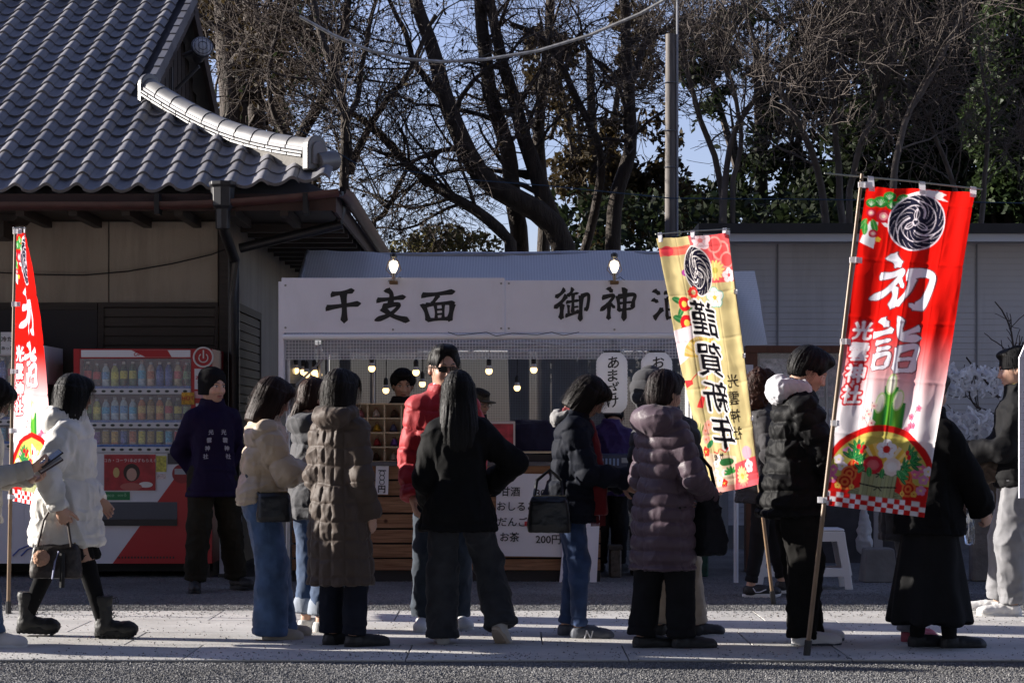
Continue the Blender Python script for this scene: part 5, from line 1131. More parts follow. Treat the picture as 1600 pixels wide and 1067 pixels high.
# ------------------------------------------------------------------ vending machines
VY = 16.9
def vending(name_label, X0px, X1px, top, base, scheme):
    s = VY/FPX; o0 = at(X0px, base, VY); t = thing('vending_machine', name_label, 'vending machine', (o0.x, VY, 0), 0, None); B0 = Vector((o0.x, VY, 0))
    X = lambda px: (px-800)*s-B0.x; Z = lambda py: CAMZ+(HORIZ-py)*s
    body, front, accent = scheme[:3]
    def bx(name, px0, px1, py0, py1, y0, y1, m, bev=0, par=t): b = MB(); b.box(X(px0), X(px1), y0, y1, Z(py1), Z(py0)); return b.build(name, m, par, bevel=bev)
    dw = X1px-X0px; f = lambda a: X0px+dw*a
    # shell with an open display box
    gl0, gl1, gt, gb = f(.045), f(.85), top+15, top+162
    bx('side_panel', X0px, gl0-.3, top, base, 0, .68, body); bx('side_panel', gl1+.3, X1px, top, base, 0, .68, body); bx('back_panel', gl0, gl1, top, base, .60, .679, body); bx('top_panel', gl0, gl1, top, gt-.3, .001, .6, body); bx('lower_cabinet', gl0, gl1, gb+.5, base, .001, .6, front)
    bx('display_back', gl0, gl1, gt, gb, .16, .17, mat('vend_back_%s' % (accent,), accent, .5))
    hd = bx('header', X0px+dw*.055, gl1-1, top+2, gt-2, -.006, .0005, mat('vend_header', (.78, .78, .82), .35))
    if scheme[3]:
        b = MB(); b.prism([(X(a), Z(c)) for a, c in ((f(.42), top+2.2), (f(.68), top+2.2), (f(.71), gt-2.2), (f(.52), gt-2.2))], (1, 0, 0), (0, 0, 1), (0, -.0062, 0), (0, -.003, 0)); b.build('header_swoosh', mat('vend_red', (.42, .012, .02), .35), hd)
        text_on('lettering', 'Co', 8*s, (X(f(.46)), -.0095, Z(top+8)), (1, 0, 0), (0, 0, 1), mat('vend_red', (.42, .012, .02)), hd, .02, slant=.2)
    cols = [((.05, .012, .012), (.5, .02, .02)), ((.05, .012, .012), (.45, .02, .03)), ((.40, .50, .55), (.15, .35, .6)), ((.40, .42, .12), (.65, .6, .1)), ((.05, .06, .03), (.5, .45, .05)), ((.06, .10, .05), (.45, .42, .06)), ((.3, .42, .5), (.1, .4, .6)), ((.5, .35, .25), (.55, .2, .1)), ((.04, .07, .25), (.10, .15, .4)), ((.35, .30, .18), (.5, .1, .1)), ((.25, .16, .06), (.4, .3, .1)), ((.02, .05, .03), (.1, .25, .1)), ((.5, .2, .08), (.6, .4, .1)), ((.10, .05, .20), (.2, .1, .35))]
    rows = [(top+16, top+58, [0, 1, 2, 3, 4, 5, 6, 7, 8, 8, 9, 11], 'tall'), (top+72, top+111, [11, 3, 6, 2, 2, 6, 12, 10, 12, 9, 4, 11], 'tall'), (top+120, top+149, [13, 13, 10, 12, 8, 7, 3, 10, 4, 6, 9, 12], 'can')]
    cache = {}; rr = random.Random(int(X0px))
    for ri, (ry0, ry1, seq, kind) in enumerate(rows):
        sh = bx('shelf', gl0+.4, gl1-.4, ry1, ry1+13, .02, .155, mat('vend_shelf', (.14, .2, .4), .5)); bx('button_rail', gl0+1, gl1-1, ry1+4, ry1+12.5, -.008, .0195, mat('vend_rail', (.66, .66, .70), .4), par=sh); bx('price_rail', gl0+1, gl1-1, ry1+.2, ry1+3.8, .008, .0195, mat('vend_price', (.08, .16, .42) if ri != 1 else (.30, .05, .06), .5, var=.3, vscale=60), par=sh)
        for i in range(12):
            px = gl0+(gl1-gl0)*(i+.65)/12.3; key = (seq[i], kind, ri)
            if key not in cache:
                h = (ry1-ry0-3)*s*rr.uniform(.90, 1.0); r_ = (gl1-gl0)/12.3*.43*s; cb_, cl = cols[seq[i]]; b = MB(); cb_ = tuple(min(1, q*1.35+.01) for q in cb_); cl = tuple(min(1, q*1.25) for q in cl)
                ms = [mat('drink_%d' % seq[i], cb_, .25, var=.3, vscale=40), mat('drink_label_%d' % seq[i], cl, .4, var=.5, vscale=90), mat('drink_cap', (.5, .5, .52), .4)]
                if kind == 'tall': b.lathe([(r_*.9, 0), (r_, .01), (r_, h*.3)], n=9); b.cur = 1; b.lathe([(r_*1.02, h*.3), (r_*1.02, h*.62)], n=9); b.cur = 0; b.lathe([(r_, h*.62), (r_*.85, h*.76), (r_*.4, h*.9)], n=9); b.cur = 2; b.lathe([(r_*.42, h*.9), (r_*.42, h)], n=9)
                else: b.lathe([(r_*.85, 0), (r_*.9, h*.12)], n=9); b.cur = 1; b.lathe([(r_*.92, h*.12), (r_*.92, h*.8)], n=9); b.cur = 2; b.lathe([(r_*.8, h*.8), (r_*.7, h*.86), (r_*.7, h*.84)], n=9)
                o = b.build('bottle' if kind == 'tall' else 'can', ms, sh, smooth=True); cache[key] = o
            else: o = dup(cache[key], sh)
            o.location = (X(px), .085, Z(ry1)+.001)
            if ri == 0 and i == 0: bt = MB().lathe([(.019, 0), (.017, .006), (.001, .007)], (0, 0, 0), 12, Matrix.Rotation(R(90), 3, 'X') @ Matrix.Diagonal((1, .6, 1))).build('button', mat('vend_button', (.03, .04, .04), .3), sh); vending.bt = bt
            else: bt = dup(vending.bt, sh)
            bt.location = (X(px), -.0085, Z(ry1+8.2))
    glm = mat('vend_glass', (1, 1, 1), .03, alpha=.13, spec=.5)
    bx('glass', gl0+.2, gl1-.2, gt+.2, gb-12, -.002, .001, glm)
    return t, X, Z, bx, f, s
red = mat('vend_red', (.42, .012, .02), .35); wh = mat('vend_white', (.66, .66, .72), .4, var=.03)
t, X, Z, bx, f, s = vending('red and white drinks vending machine with three rows of bottles beside the man in purple', 115, 331, 545, 880, (red, wh, (.16, .10, .12), True))
# lower front: red field, poster, sticker, slot, coin panel, crest
b = MB(); b.prism([(X(a), Z(c)) for a, c in ((298.5, 712), (298.5, 880), (176, 880))], (1, 0, 0), (0, 0, 1), (0, -.0006, 0), (0, -.003, 0)); b.build('red_field', red, t)
po = bx('poster', 163, 243, 710, 766, -.008, -.0005, mat('poster_red', (.36, .02, .03), .4, var=.35, vscale=12))
def pt(name, s_, px, py, hp, m, par, off=.0, noff=.0085, **k): return text_on(name, s_, hp*s, (X(px), -noff+.002, Z(py)), (1, 0, 0), (0, 0, 1), m, par, off, **k)
pw = mat('print_white', (.7, .68, .66), .5)
pt('lettering', 'コカ・コーラ1本必ずもらえる', 204, 719, 6.2, pw, po)
def el(name, px, py, rx, ry, m, par, y, n=20):
    V = [(X(px), y, Z(py))]+[(X(px)+rx*s*math.cos(a), y, Z(py)+ry*s*math.sin(a)) for a in np.linspace(0, 2*math.pi, n, endpoint=False)]; return mesh(name, V, [(0, i+1, (i+1) % n+1) for i in range(n)], m, par)
el('portrait', 206, 738, 13, 14, mat('p_hair', (.03, .015, .012), .5), po, -.0088); el('portrait', 206, 741, 8, 10, mat('p_skin', (.50, .30, .23), .5), po, -.0093); el('portrait', 205, 760, 17, 6, mat('p_coat', (.45, .12, .10), .5), po, -.0091); el('portrait', 182, 738, 5, 8, mat('p_gold', (.55, .40, .15), .5), po, -.0088); el('portrait', 228, 757, 11, 4.5, pw, po, -.0088)
ec = bx('sticker', 164, 203, 768, 781, -.004, -.0005, mat('eco_green', (.015, .18, .06), .5)); pt('lettering', 'eco', 173, 774, 8, mat('eco_txt', (.3, .55, .35), .5), ec, noff=.0065); pt('lettering', 'ecoる', 191, 773, 6, mat('eco_txt', (.3, .55, .35), .5), ec, noff=.0065)
sl_ = bx('delivery_slot', 160, 277, 784, 815, -.006, -.0005, mat('slot_dark', (.045, .055, .085), .3)); bx('slot_lip', 160, 277, 811, 821, -.02, -.0065, mat('slot_lip', (.012, .012, .015), .4), par=sl_)
cp = bx('coin_panel', 262, 297, 708, 725, -.006, -.0005, mat('coin_panel', (.05, .05, .06), .4))
el('coin_ring', 284, 740, 15, 15, mat('coin_red', (.25, .012, .02), .4), t, -.0045, 24); bx('note_slot', 273, 297, 732, 741, -.008, -.005, mat('note_slot', (.35, .36, .40), .4))
st = bx('sticker', 244, 260, 712, 737, -.004, -.0005, mat('stk_y', (.55, .50, .10), .5, var=.5, vscale=40)); bx('sticker', 245, 259, 740, 748, -.004, -.0005, mat('stk_w', (.6, .5, .5), .5, var=.4, vscale=60))
n1 = bx('notice', 304, 330, 576, 608, -.004, -.0005, mat('notice_w', (.70, .69, .72), .5)); pt('lettering', '1本無料', 317, 590, 8.5, mat('vend_red', (.42, .012, .02)), n1, .02, noff=.0065); pt('lettering', '----', 318, 602, 5, INK, n1, noff=.0065)
bx('notice', 304, 330, 611, 622, -.004, -.0005, mat('notice_r', (.6, .35, .38), .5, var=.3, vscale=50)); bx('notice', 306, 330, 630, 645, -.004, -.0005, mat('notice_w', (.7, .69, .72)))
b = MB(); b.tube([(X(318)+15*s*math.cos(a), -.008, Z(558)+15*s*math.sin(a)) for a in np.linspace(0, 2*math.pi, 28)], .008, 6); b.build('crest_ring', pw, t, smooth=True); el('crest_disc', 318, 558, 14, 14, red, t, -.003, 24)
b = MB(); b.tube([(X(318)+7*s*math.cos(a), -.006, Z(559)+7*s*math.sin(a)) for a in np.linspace(math.pi*.70, math.pi*2.3, 18)], .005, 5); b.box(X(317), X(319), -.009, -.004, Z(560), Z(547)); b.build('crest_mark', pw, t)
for i in range(18): bx('vent', 185+i*5, 187.5+i*5, 869, 872, -.005, -.0041, BLK)
for px in (122, 322): bx('foot', px-5, px+5, 880.3, 902, .03, .6, BLK)
bx('base_gap_shade', 116, 330, 880.5, 893, .08, .10, mat('skirt_dark', (.01, .01, .01), .8))  # near-black strip standing in for the shade in the gap under the machine
pop = bx('pop_card', 284, 304, 613, 632, -.014, -.010, mat('pop_yellow', (.55, .30, .03), .5, var=.5, vscale=30)); pt('lettering', 'HOT', 294, 622, 9, red, pop, .02, noff=.0165)
t2, X, Z, bx, f, s = vending('white vending machine at the left edge, partly behind the red banner', -146, 70, 540, 880, (wh, wh, (.10, .12, .11), False))
BLU = mat('stripe_blue', (.05, .09, .35), .4)
for k in (0, 1):
    b = MB(); b.tube([(X(x+k*13), -.004, Z(y)) for x, y in ((20, 868), (30, 858), (45, 852), (55, 842), (57, 815), (57, 790))], .006, 5); b.build('blue_stripe', BLU, t2)
cq = bx('poster', 2, 30, 519, 553, -.018, -.0065, mat('post_w', (.66, .66, .68), .5)); bx('poster', -26, 1, 519, 553, -.018, -.0065, mat('post_g', (.08, .22, .10), .5, var=.5, vscale=12))
pt('lettering', '冷たい', 16, 530, 9, INK, cq, .02, noff=.0205); pt('lettering', 'あったか', 16, 544, 6.5, INK, cq, .01, noff=.0205)
bx('side_grille', 71, 71.2, 600, 700, .1, .5, BLK)
for px in (-138, 62): bx('foot', px-5, px+5, 880.3, 902, .03, .6, BLK)
wp = thing('leaning_panel', 'narrow pale panel leaning between the red vending machine and the tent', 'panel', (at(352, 0, 16.95).x, 16.95, 0)); MB().box(-.05, .14, 0, .02, .03, .62).build('board', mat('pale_panel', (.40, .41, .48), .5), wp); MB().box(-.06, .15, -.01, .03, 0, .03).build('foot', BLK, wp)

# ------------------------------------------------------------------ right side: notice board, stool, fortune rack
NY = 17.6; s = NY/FPX; nb = thing('notice_board', 'brown framed glass notice board with pinned papers behind the man in a hooded coat', 'notice board', (at(1300, 0, NY).x, NY, 0)); n0 = at(1300, 0, NY).x
def nbx(name, px0, px1, py0, py1, y0, y1, m, par=nb): b = MB(); b.box((px0-800)*s-n0, (px1-800)*s-n0, y0, y1, CAMZ+(HORIZ-py1)*s, CAMZ+(HORIZ-py0)*s); return b.build(name, m, par, bevel=.002)
BRN = mat('board_brown', (.12, .045, .025), .5, bump=(10, .2), stretch=(6, 6, 1), var=.2)
nbx('frame', 1165, 1440, 540, 551, -.03, .12, BRN); nbx('frame', 1165, 1183, 551.2, 905, -.03, .12, BRN); nbx('frame', 1424, 1440, 551.2, 905, -.03, .12, BRN); nbx('frame', 1183.2, 1423.8, 716, 730, -.03, .12, BRN); nbx('back_panel', 1183.2, 1423.8, 551.2, 715.8, .08, .10, mat('cork', (.32, .30, .27), .9, var=.15, vscale=20))
nbx('mullion', 1290, 1293, 551.3, 715.8, -.005, .02, STEEL)
rg = random.Random(12)
for px, py, w, h, c in ((1212, 585, 46, 50, (.55, .52, .55)), (1262, 590, 22, 62, (.5, .5, .52)), (1285, 600, 8, 40, (.4, .3, .3)), (1308, 590, 26, 58, (.35, .25, .25)), (1215, 640, 40, 36, (.45, .47, .52)), (1268, 660, 46, 50, (.38, .40, .46)), (1310, 660, 26, 44, (.42, .42, .48)), (1350, 600, 40, 60, (.5, .5, .5)), (1395, 640, 36, 70, (.45, .42, .4))):
    nbx('notice', px-w/2, px+w/2, py-h/2, py+h/2, .07, .0795, mat('notice_%d' % px, c, .7, var=.75, vscale=22))
nbx('glass', 1183.4, 1423.6, 551.4, 715.6, .0, .003, mat('nb_glass', (1, 1, 1), .02, alpha=.16, spec=.6))
nbx('sheet_notice', 1164, 1176, 570, 640, -.036, -.031, WHT)
# low dark things under the board
nbx('lower_panel', 1185, 1422, 740, 880, .06, .08, mat('nb_lower', (.045, .045, .055), .6, var=.3))
nbx('pinned_sheet', 1370, 1376, 800, 850, .03, .05, WHT); 
SY2 = gY(921); stl = thing('plastic_stool', 'white plastic stool with cut-out legs standing behind the man in black', 'stool', (at(1256, 0, SY2).x, SY2, 0)); s = SY2/FPX
PLA = mat('white_plastic', (.70, .69, .70), .4)
h_, wt, wb = 95*s, 64*s, 77*s
MB().box(-wt, wt, 0, .30, h_-.02, h_).build('seat', PLA, stl, bevel=.012)
def stool_side(y, front):
    o_ = [(-wt, h_-.021), (-wb, 0), (-wb+.06, 0), (-wb+.075, .10), (wb-.075, .10), (wb-.06, 0), (wb, 0), (wt, h_-.021)]
    inn = [(-wt+.06, h_-.10), (-wb+.085, .17), (wb-.085, .17), (wt-.06, h_-.10)]
    V = [(x, y, z) for x, z in (o_[0], o_[1], o_[2], o_[3], o_[4], o_[5], o_[6], o_[7])+tuple(inn)]; V2 = [(x, y+.022, z) for x, _, z in V]
    F = [(0, 1, 2, 3, 9, 8), (3, 4, 10, 9), (4, 5, 6, 7, 11, 10), (7, 0, 8, 11)]; n = len(V)
    b = MB(); b.add(V+V2, F+[tuple(reversed([i+n for i in f])) for f in F]+[(i, (i+1) % 8, n+(i+1) % 8, n+i) for i in range(8)]+[(8+i, 8+(i+1) % 4, n+8+(i+1) % 4, n+8+i) for i in range(4)]); b.build('leg_frame', PLA, stl, bevel=.004)
stool_side(.0, True); stool_side(.278, False)
for sx in (-1, 1): MB().beam((sx*(wt-.012), .15, h_-.022), (sx*(wb-.012), .15, .11), .255, .02, up=(sx, 0, 0)).build('side_panel', PLA, stl)
tag(MB().box(-.10, .10, .05, .24, h_+.001, h_+.085).build('stool_tray', mat('stool_item', (.02, .025, .045), .5), None, bevel=.01, loc=stl.location+Vector((-.02, 0, 0))), 'small dark box set on the white plastic stool', 'box')
cb_ = thing('concrete_block', 'tapered concrete foot block below the red banner', 'block', gp(1372, 908)); s = gY(908)/FPX; MB().lathe([(.20, 0), (.16, 52*s), (.10, 53*s)], (0, 0, 0), 4, Matrix.Rotation(R(45), 3, 'Z')).build('block', mat('concrete_dark', (.17, .16, .15), .9, bump=(30, .4), var=.2), cb_, bevel=.008); MB().box(-.035, .035, -.02, .02, 52*s, 1.0).build('post', mat('grey_post', (.22, .22, .24), .5), cb_)
wb_ = thing('hanging_bag', 'crumpled white plastic bag hanging under the notice board', 'bag', at(1350, 860, 17.3)); V, Q, N = blob([Ell((0, 0, .16), (.055, .05, .15), .03), Ell((0, 0, .06), (.075, .06, .08), .03), Cap((0, 0, .3), (0, 0, .42), .03, .015, .03)], .011, wrinkle=.02, wscale=(16, 16, 10), seed=6); mesh('bag_film', V, Q, mat('bag_film', (.62, .62, .64), .35, transl=.3), wb_, True); MB().tube([(0, 0, .40), (0, .02, .6)], .004, 4).build('cord', SOCK, wb_)
cpst = thing('stone_post', 'rough square stone post beside the man in grey sweatpants', 'post', gp(1534, 907)); s = gY(907)/FPX; MB().lathe([(.135, 0), (.13, 135*s), (.11, 142*s)], (0, 0, 0), 4, Matrix.Rotation(R(40), 3, 'Z')).build('post_shaft', mat('stone_rough', (.19, .165, .145), .9, bump=(18, .8, .02), var=.25), cpst, bevel=.012); el_ = MB().lathe([(.02, 0), (.02, .01)], (-.0, -.094, .75), 10, Matrix.Rotation(R(90), 3, 'X')).build('bolt_hole', SOCK, cpst)
# fortune-paper rack
FY = 18.0; s = FY/FPX; fr = thing('fortune_rack', 'rope rack crowded with knotted white paper fortunes', 'rack', (at(1520, 0, FY).x, FY, 0)); f0 = at(1520, 0, FY)
for px in (1448, 1625): MB().box((px-1520)*s-.03, (px-1520)*s+.03, 0, .06, 0, CAMZ+(HORIZ-570)*s).build('post', DKWOOD, fr)
rowsF = [(583, 1440, 1625, 8), (605, 1440, 1625, 8), (651, 1440, 1625, 8.5), (667, 1440, 1625, 9), (706, 1440, 1610, 9), (724, 1440, 1600, 10)]
KM = []
for k in range(5):
    rr = random.Random(k); b = MB()
    def strip(pts, w):
        V = []
        for i, p in enumerate(pts):
            p = Vector(p); d = Vector(pts[min(i+1, len(pts)-1)])-Vector(pts[max(0, i-1)]); sd = d.cross(Vector((rr.uniform(-.3, .3), 1, rr.uniform(-.3, .3)))).normalized()*w/2; V += [p-sd, p+sd]
        b.add(V, [(2*i, 2*i+1, 2*i+3, 2*i+2) for i in range(len(pts)-1)])
    strip([(-.012, -.012, .012), (.0, -.022, .0), (.014, -.012, -.012), (.012, .012, -.012), (-.008, .016, .008)], .020); strip([(.004, -.02, 0), (rr.uniform(.01, .03), -.03, -.03), (rr.uniform(.0, .04), -.035, -.065)], .016); strip([(-.004, -.02, .004), (rr.uniform(-.03, -.01), -.025, .028), (rr.uniform(-.035, -.005), -.02, .05)], .016)
    o = b.build('fortune_paper', mat('fortune_paper', (.90, .90, .92), .7, transl=.3), None); KM.append(o.data); bpy.data.objects.remove(o)
rg = random.Random(31); np_ = 0
for py, a, b_, dens in rowsF:
    z0 = CAMZ+(HORIZ-py)*s; MB().tube([((a-1520)*s, .02, z0), ((b_-1520)*s, .02, z0-.01)], .005, 5).build('rope', mat('rope', (.30, .26, .2), .9), fr)
    n = int((b_-a)/dens*2.3)
    for i in range(n):
        if np_ >= 296: break
        o = link('fortune_paper', KM[rg.randrange(5)], fr, ((a+(b_-a)*(i+rg.random())/n-1520)*s, .0+rg.uniform(-.03, .03), z0+rg.gauss(0, .012))); o.rotation_euler = (rg.uniform(-.6, .6), rg.uniform(-1.6, 1.6), rg.uniform(-.8, .8)); o.scale = [rg.uniform(1.05, 1.6)]*3; np_ += 1
wps = thing('white_placard', 'tall white placard on a post at the right edge', 'placard', gp(1606, 982)); s = gY(982)/FPX
b = MB(); b.box(-14*s, 60*s, -.01, .01, CAMZ+(HORIZ-778)*s, CAMZ+(HORIZ-560)*s); b.build('panel', WHT, wps); b = MB(); b.prism([(-14*s, CAMZ+(HORIZ-560)*s+.001), (60*s, CAMZ+(HORIZ-560)*s+.001), (60*s, CAMZ+(HORIZ-500)*s), (-1*s, CAMZ+(HORIZ-530)*s)], (1, 0, 0), (0, 0, 1), (0, -.012, 0), (0, .03, 0)); b.build('roof_board', WHT, wps); MB().box(20*s, 26*s, -.009, .009, 0, CAMZ+(HORIZ-779)*s).build('post', PINE, wps)
rg = random.Random(3)
for i in range(16): text_on('lettering', '・ー一二'[i % 4]+'一', .016, (-9*s, -.0125, CAMZ+(HORIZ-590-i*11)*s), (1, 0, 0), (0, 0, 1), mat('faint_ink', (.25, .25, .27), .6), wps)
# ------------------------------------------------------------------ printed banners: the print is painted per vertex on a fine cloth mesh
class Print:
    """flat print, x 0..1 across, y 0..3 down, drawn twice as fine as the cloth"""
    def __init__(s, W, base):
        s.W, s.H = W*2, W*6; s.a = np.empty((s.H, s.W, 3)); s.a[:] = base
        s.X, s.Y = np.meshgrid((np.arange(s.W)+.5)/s.W, (np.arange(s.H)+.5)/s.W)
    def put(s, m, c, al=1.0): s.a[m] = s.a[m]*(1-al)+np.array(c)*al
    def win(s, x0, x1, y0, y1):
        i0, i1 = max(0, int(x0*s.W)-1), min(s.W, int(x1*s.W)+2); j0, j1 = max(0, int(y0*s.W)-1), min(s.H, int(y1*s.W)+2); return slice(j0, max(j1, j0)), slice(i0, max(i1, i0))
    def ell(s, x, y, rx, ry, c, al=1., rot=0.):
        r = max(rx, ry); w = s.win(x-r, x+r, y-r, y+r); X, Y = s.X[w]-x, s.Y[w]-y; ca, sa = math.cos(rot), math.sin(rot)
        m = ((X*ca+Y*sa)/rx)**2+((-X*sa+Y*ca)/ry)**2 < 1; v = s.a[w]; v[m] = v[m]*(1-al)+np.array(c)*al
    def poly(s, P, c, al=1.):
        P = np.array(P); w = s.win(P[:, 0].min(), P[:, 0].max(), P[:, 1].min(), P[:, 1].max()); X, Y = s.X[w], s.Y[w]; m = np.zeros(X.shape, bool); n = len(P)
        for i in range(n):
            (x1, y1), (x2, y2) = P[i], P[(i+1) % n]
            if y1 == y2: continue
            cnd = ((y1 > Y) != (y2 > Y)) & (X < (x2-x1)*(Y-y1)/(y2-y1)+x1); m ^= cnd
        v = s.a[w]; v[m] = v[m]*(1-al)+np.array(c)*al
    def line(s, P, wd, c, al=1.):
        for (x1, y1), (x2, y2) in zip(P[:-1], P[1:]):
            w = s.win(min(x1, x2)-wd, max(x1, x2)+wd, min(y1, y2)-wd, max(y1, y2)+wd); X, Y = s.X[w], s.Y[w]; dx, dy = x2-x1, y2-y1; t = np.clip(((X-x1)*dx+(Y-y1)*dy)/(dx*dx+dy*dy+1e-12), 0, 1)
            m = (X-x1-t*dx)**2+(Y-y1-t*dy)**2 < (wd/2)**2; v = s.a[w]; v[m] = v[m]*(1-al)+np.array(c)*al
    def mask_tris(s, T):
        M = np.zeros((s.H, s.W), bool)
        for a, b, c in T:
            x0, x1 = min(a[0], b[0], c[0]), max(a[0], b[0], c[0]); y0, y1 = min(a[1], b[1], c[1]), max(a[1], b[1], c[1]); w = s.win(x0, x1, y0, y1); X, Y = s.X[w], s.Y[w]
            e = lambda p, q: (q[0]-p[0])*(Y-p[1])-(q[1]-p[1])*(X-p[0]); A, B, C_ = e(a, b), e(b, c), e(c, a); M[w] |= ((A >= 0) & (B >= 0) & (C_ >= 0)) | ((A <= 0) & (B <= 0) & (C_ <= 0))
        return M
    def grow(s, M, r):
        n = int(round(r*s.W)); out = M.copy()
        for d in range(1, n+1):
            for k in range(16):
                dx, dy = int(round(d*math.cos(k*math.pi/8))), int(round(d*math.sin(k*math.pi/8))); out |= np.roll(np.roll(M, dx, 1), dy, 0)
        return out
    def nib(s, M, r, ang=-.7, th=.35):
        """broad-pen thickening, so the strokes swell and thin like brush writing"""
        n = max(1, int(round(r*s.W))); out = M.copy()
        for t in np.linspace(-1, 1, 2*n+1):
            for q in (-th, 0, th):
                dx, dy = int(round(n*(t*math.cos(ang)-q*math.sin(ang)))), int(round(n*(t*math.sin(ang)+q*math.cos(ang)))); out |= np.roll(np.roll(M, dx, 1), dy, 0)
        return out
    def text(s, ch, x, y, w, h, mirror=False, slant=.08, offset=.0):
        v, t = glyphs(ch, offset); lo, hi = v.min(0), v.max(0); q = (v-(lo+hi)/2)/(hi-lo); q = np.stack([(-1 if mirror else 1)*q[:, 0]*w, -q[:, 1]*h-slant*w*q[:, 0]*(-1 if mirror else 1)], 1); qq = np.concatenate([q*np.array((14, 14)), np.zeros((len(q), 1))], 1); q = q+.055*min(w, h)*np.stack([vnoise(qq, 3)-.5, vnoise(qq+7, 4)-.5], 1)+np.array((x, y)); return s.mask_tris([(q[i], q[j], q[k]) for i, j, k in t])
    def final(s): return s.a.reshape(s.H//2, 2, s.W//2, 2, 3).mean((1, 3))
def lin(*c): return tuple((x/255/12.92 if x < 10 else ((x/255+.055)/1.055)**2.4) for x in c)
def flower(p, x, y, r, c, cc=(.75, .55, .08), n=5, ol=None):
    for k in range(n):
        a = k*2*math.pi/n-math.pi/2
        if ol: p.ell(x+r*.58*math.cos(a), y+r*.58*math.sin(a), r*.56, r*.56, ol)
    for k in range(n): a = k*2*math.pi/n-math.pi/2; p.ell(x+r*.58*math.cos(a), y+r*.58*math.sin(a), r*.47, r*.47, c)
    p.ell(x, y, r*.25, r*.25, cc)
    for k in range(n): a = k*2*math.pi/n-math.pi/2; p.line([(x, y), (x+r*.6*math.cos(a), y+r*.6*math.sin(a))], r*.05, cc)
def mum(p, x, y, r, c, n=14, cc=(.6, .5, .1)):
    for k in range(n): a = k*2*math.pi/n; p.ell(x+r*.6*math.cos(a), y+r*.6*math.sin(a), r*.42, r*.15, c, rot=a)
    p.ell(x, y, r*.3, r*.3, cc)
def leaf(p, x, y, L, w, a, c, vein=None):
    p.ell(x+L/2*math.cos(a), y+L/2*math.sin(a), L/2, w/2, c, rot=a)
    if vein: p.line([(x, y), (x+L*.9*math.cos(a), y+L*.9*math.sin(a))], w*.10, vein)
def crest(p, cx, cy, r, dark, light, mirror=False, sx=1., sy=1.):
    """round three-armed wisteria swirl"""
    w = p.win(cx-r*1.1*sx, cx+r*1.1*sx, cy-r*1.1*sy, cy+r*1.1*sy); X, Y = (p.X[w]-cx)/r/sx*(-1 if mirror else 1), (p.Y[w]-cy)/r/sy; R_ = np.sqrt(X*X+Y*Y); A = np.arctan2(Y, X)
    v = p.a[w]; v[R_ < 1.05] = light; v[R_ < 1.0] = dark
    ln_ = np.zeros(X.shape, bool)
    for k in range(3):
        ph = (A-k*2*math.pi/3-2.2*(1-R_)) % (2*math.pi); d = np.minimum(ph, 2*math.pi-ph)*np.maximum(R_, .15)
        ln_ |= (d < .035) & (R_ > .30)
        t = ph*1.0
        inside = (ph > 0) & (ph < 2*math.pi/3)
        seg_ = np.abs(((ph*8/2/math.pi*3) % 1)-.5)
        ln_ |= inside & (np.abs(((ph/(2*math.pi/3)*6) % 1)-.5) > .46) & (R_ > .80-.0*ph)
        rin = .80-.22*(ph/(2*math.pi/3)); ln_ |= inside & (np.abs(R_-rin) < .020) & (R_ > .33)
        ln_ |= inside & (np.abs(((ph/(2*math.pi/3)*5+.3) % 1)-.5) > .455) & (R_ > .36) & (R_ < rin)
    for k in range(3):
        a = k*2*math.pi/3-math.pi/2; u, q = X*math.cos(a)+Y*math.sin(a), -X*math.sin(a)+Y*math.cos(a); e = ((u-.28)/.19)**2+(q/.095)**2; ln_ |= (np.abs(e-1) < .25); ln_ |= (np.abs(q) < .010) & (u > .12) & (u < .44)
    ln_ |= np.abs(R_-.115) < .018
    v[ln_ & (R_ < .99)] = light
def stroke_mask(p, S, ox, oy, sc, TL, TR, BL):
    TL, TR, BL = map(np.array, (TL, TR, BL)); e1, e2 = TR-TL, BL-TL; M = np.linalg.inv(np.array([e1, e2]).T); T = []
    for P, w in S:
        for tri in brush_tris(P, w):
            T.append([tuple((M @ (np.array((ox+q[0]/sc, oy+q[1]/sc))-TL))*np.array((1, 3.0))) for q in tri])
    return p.mask_tris(T)
GW = 150
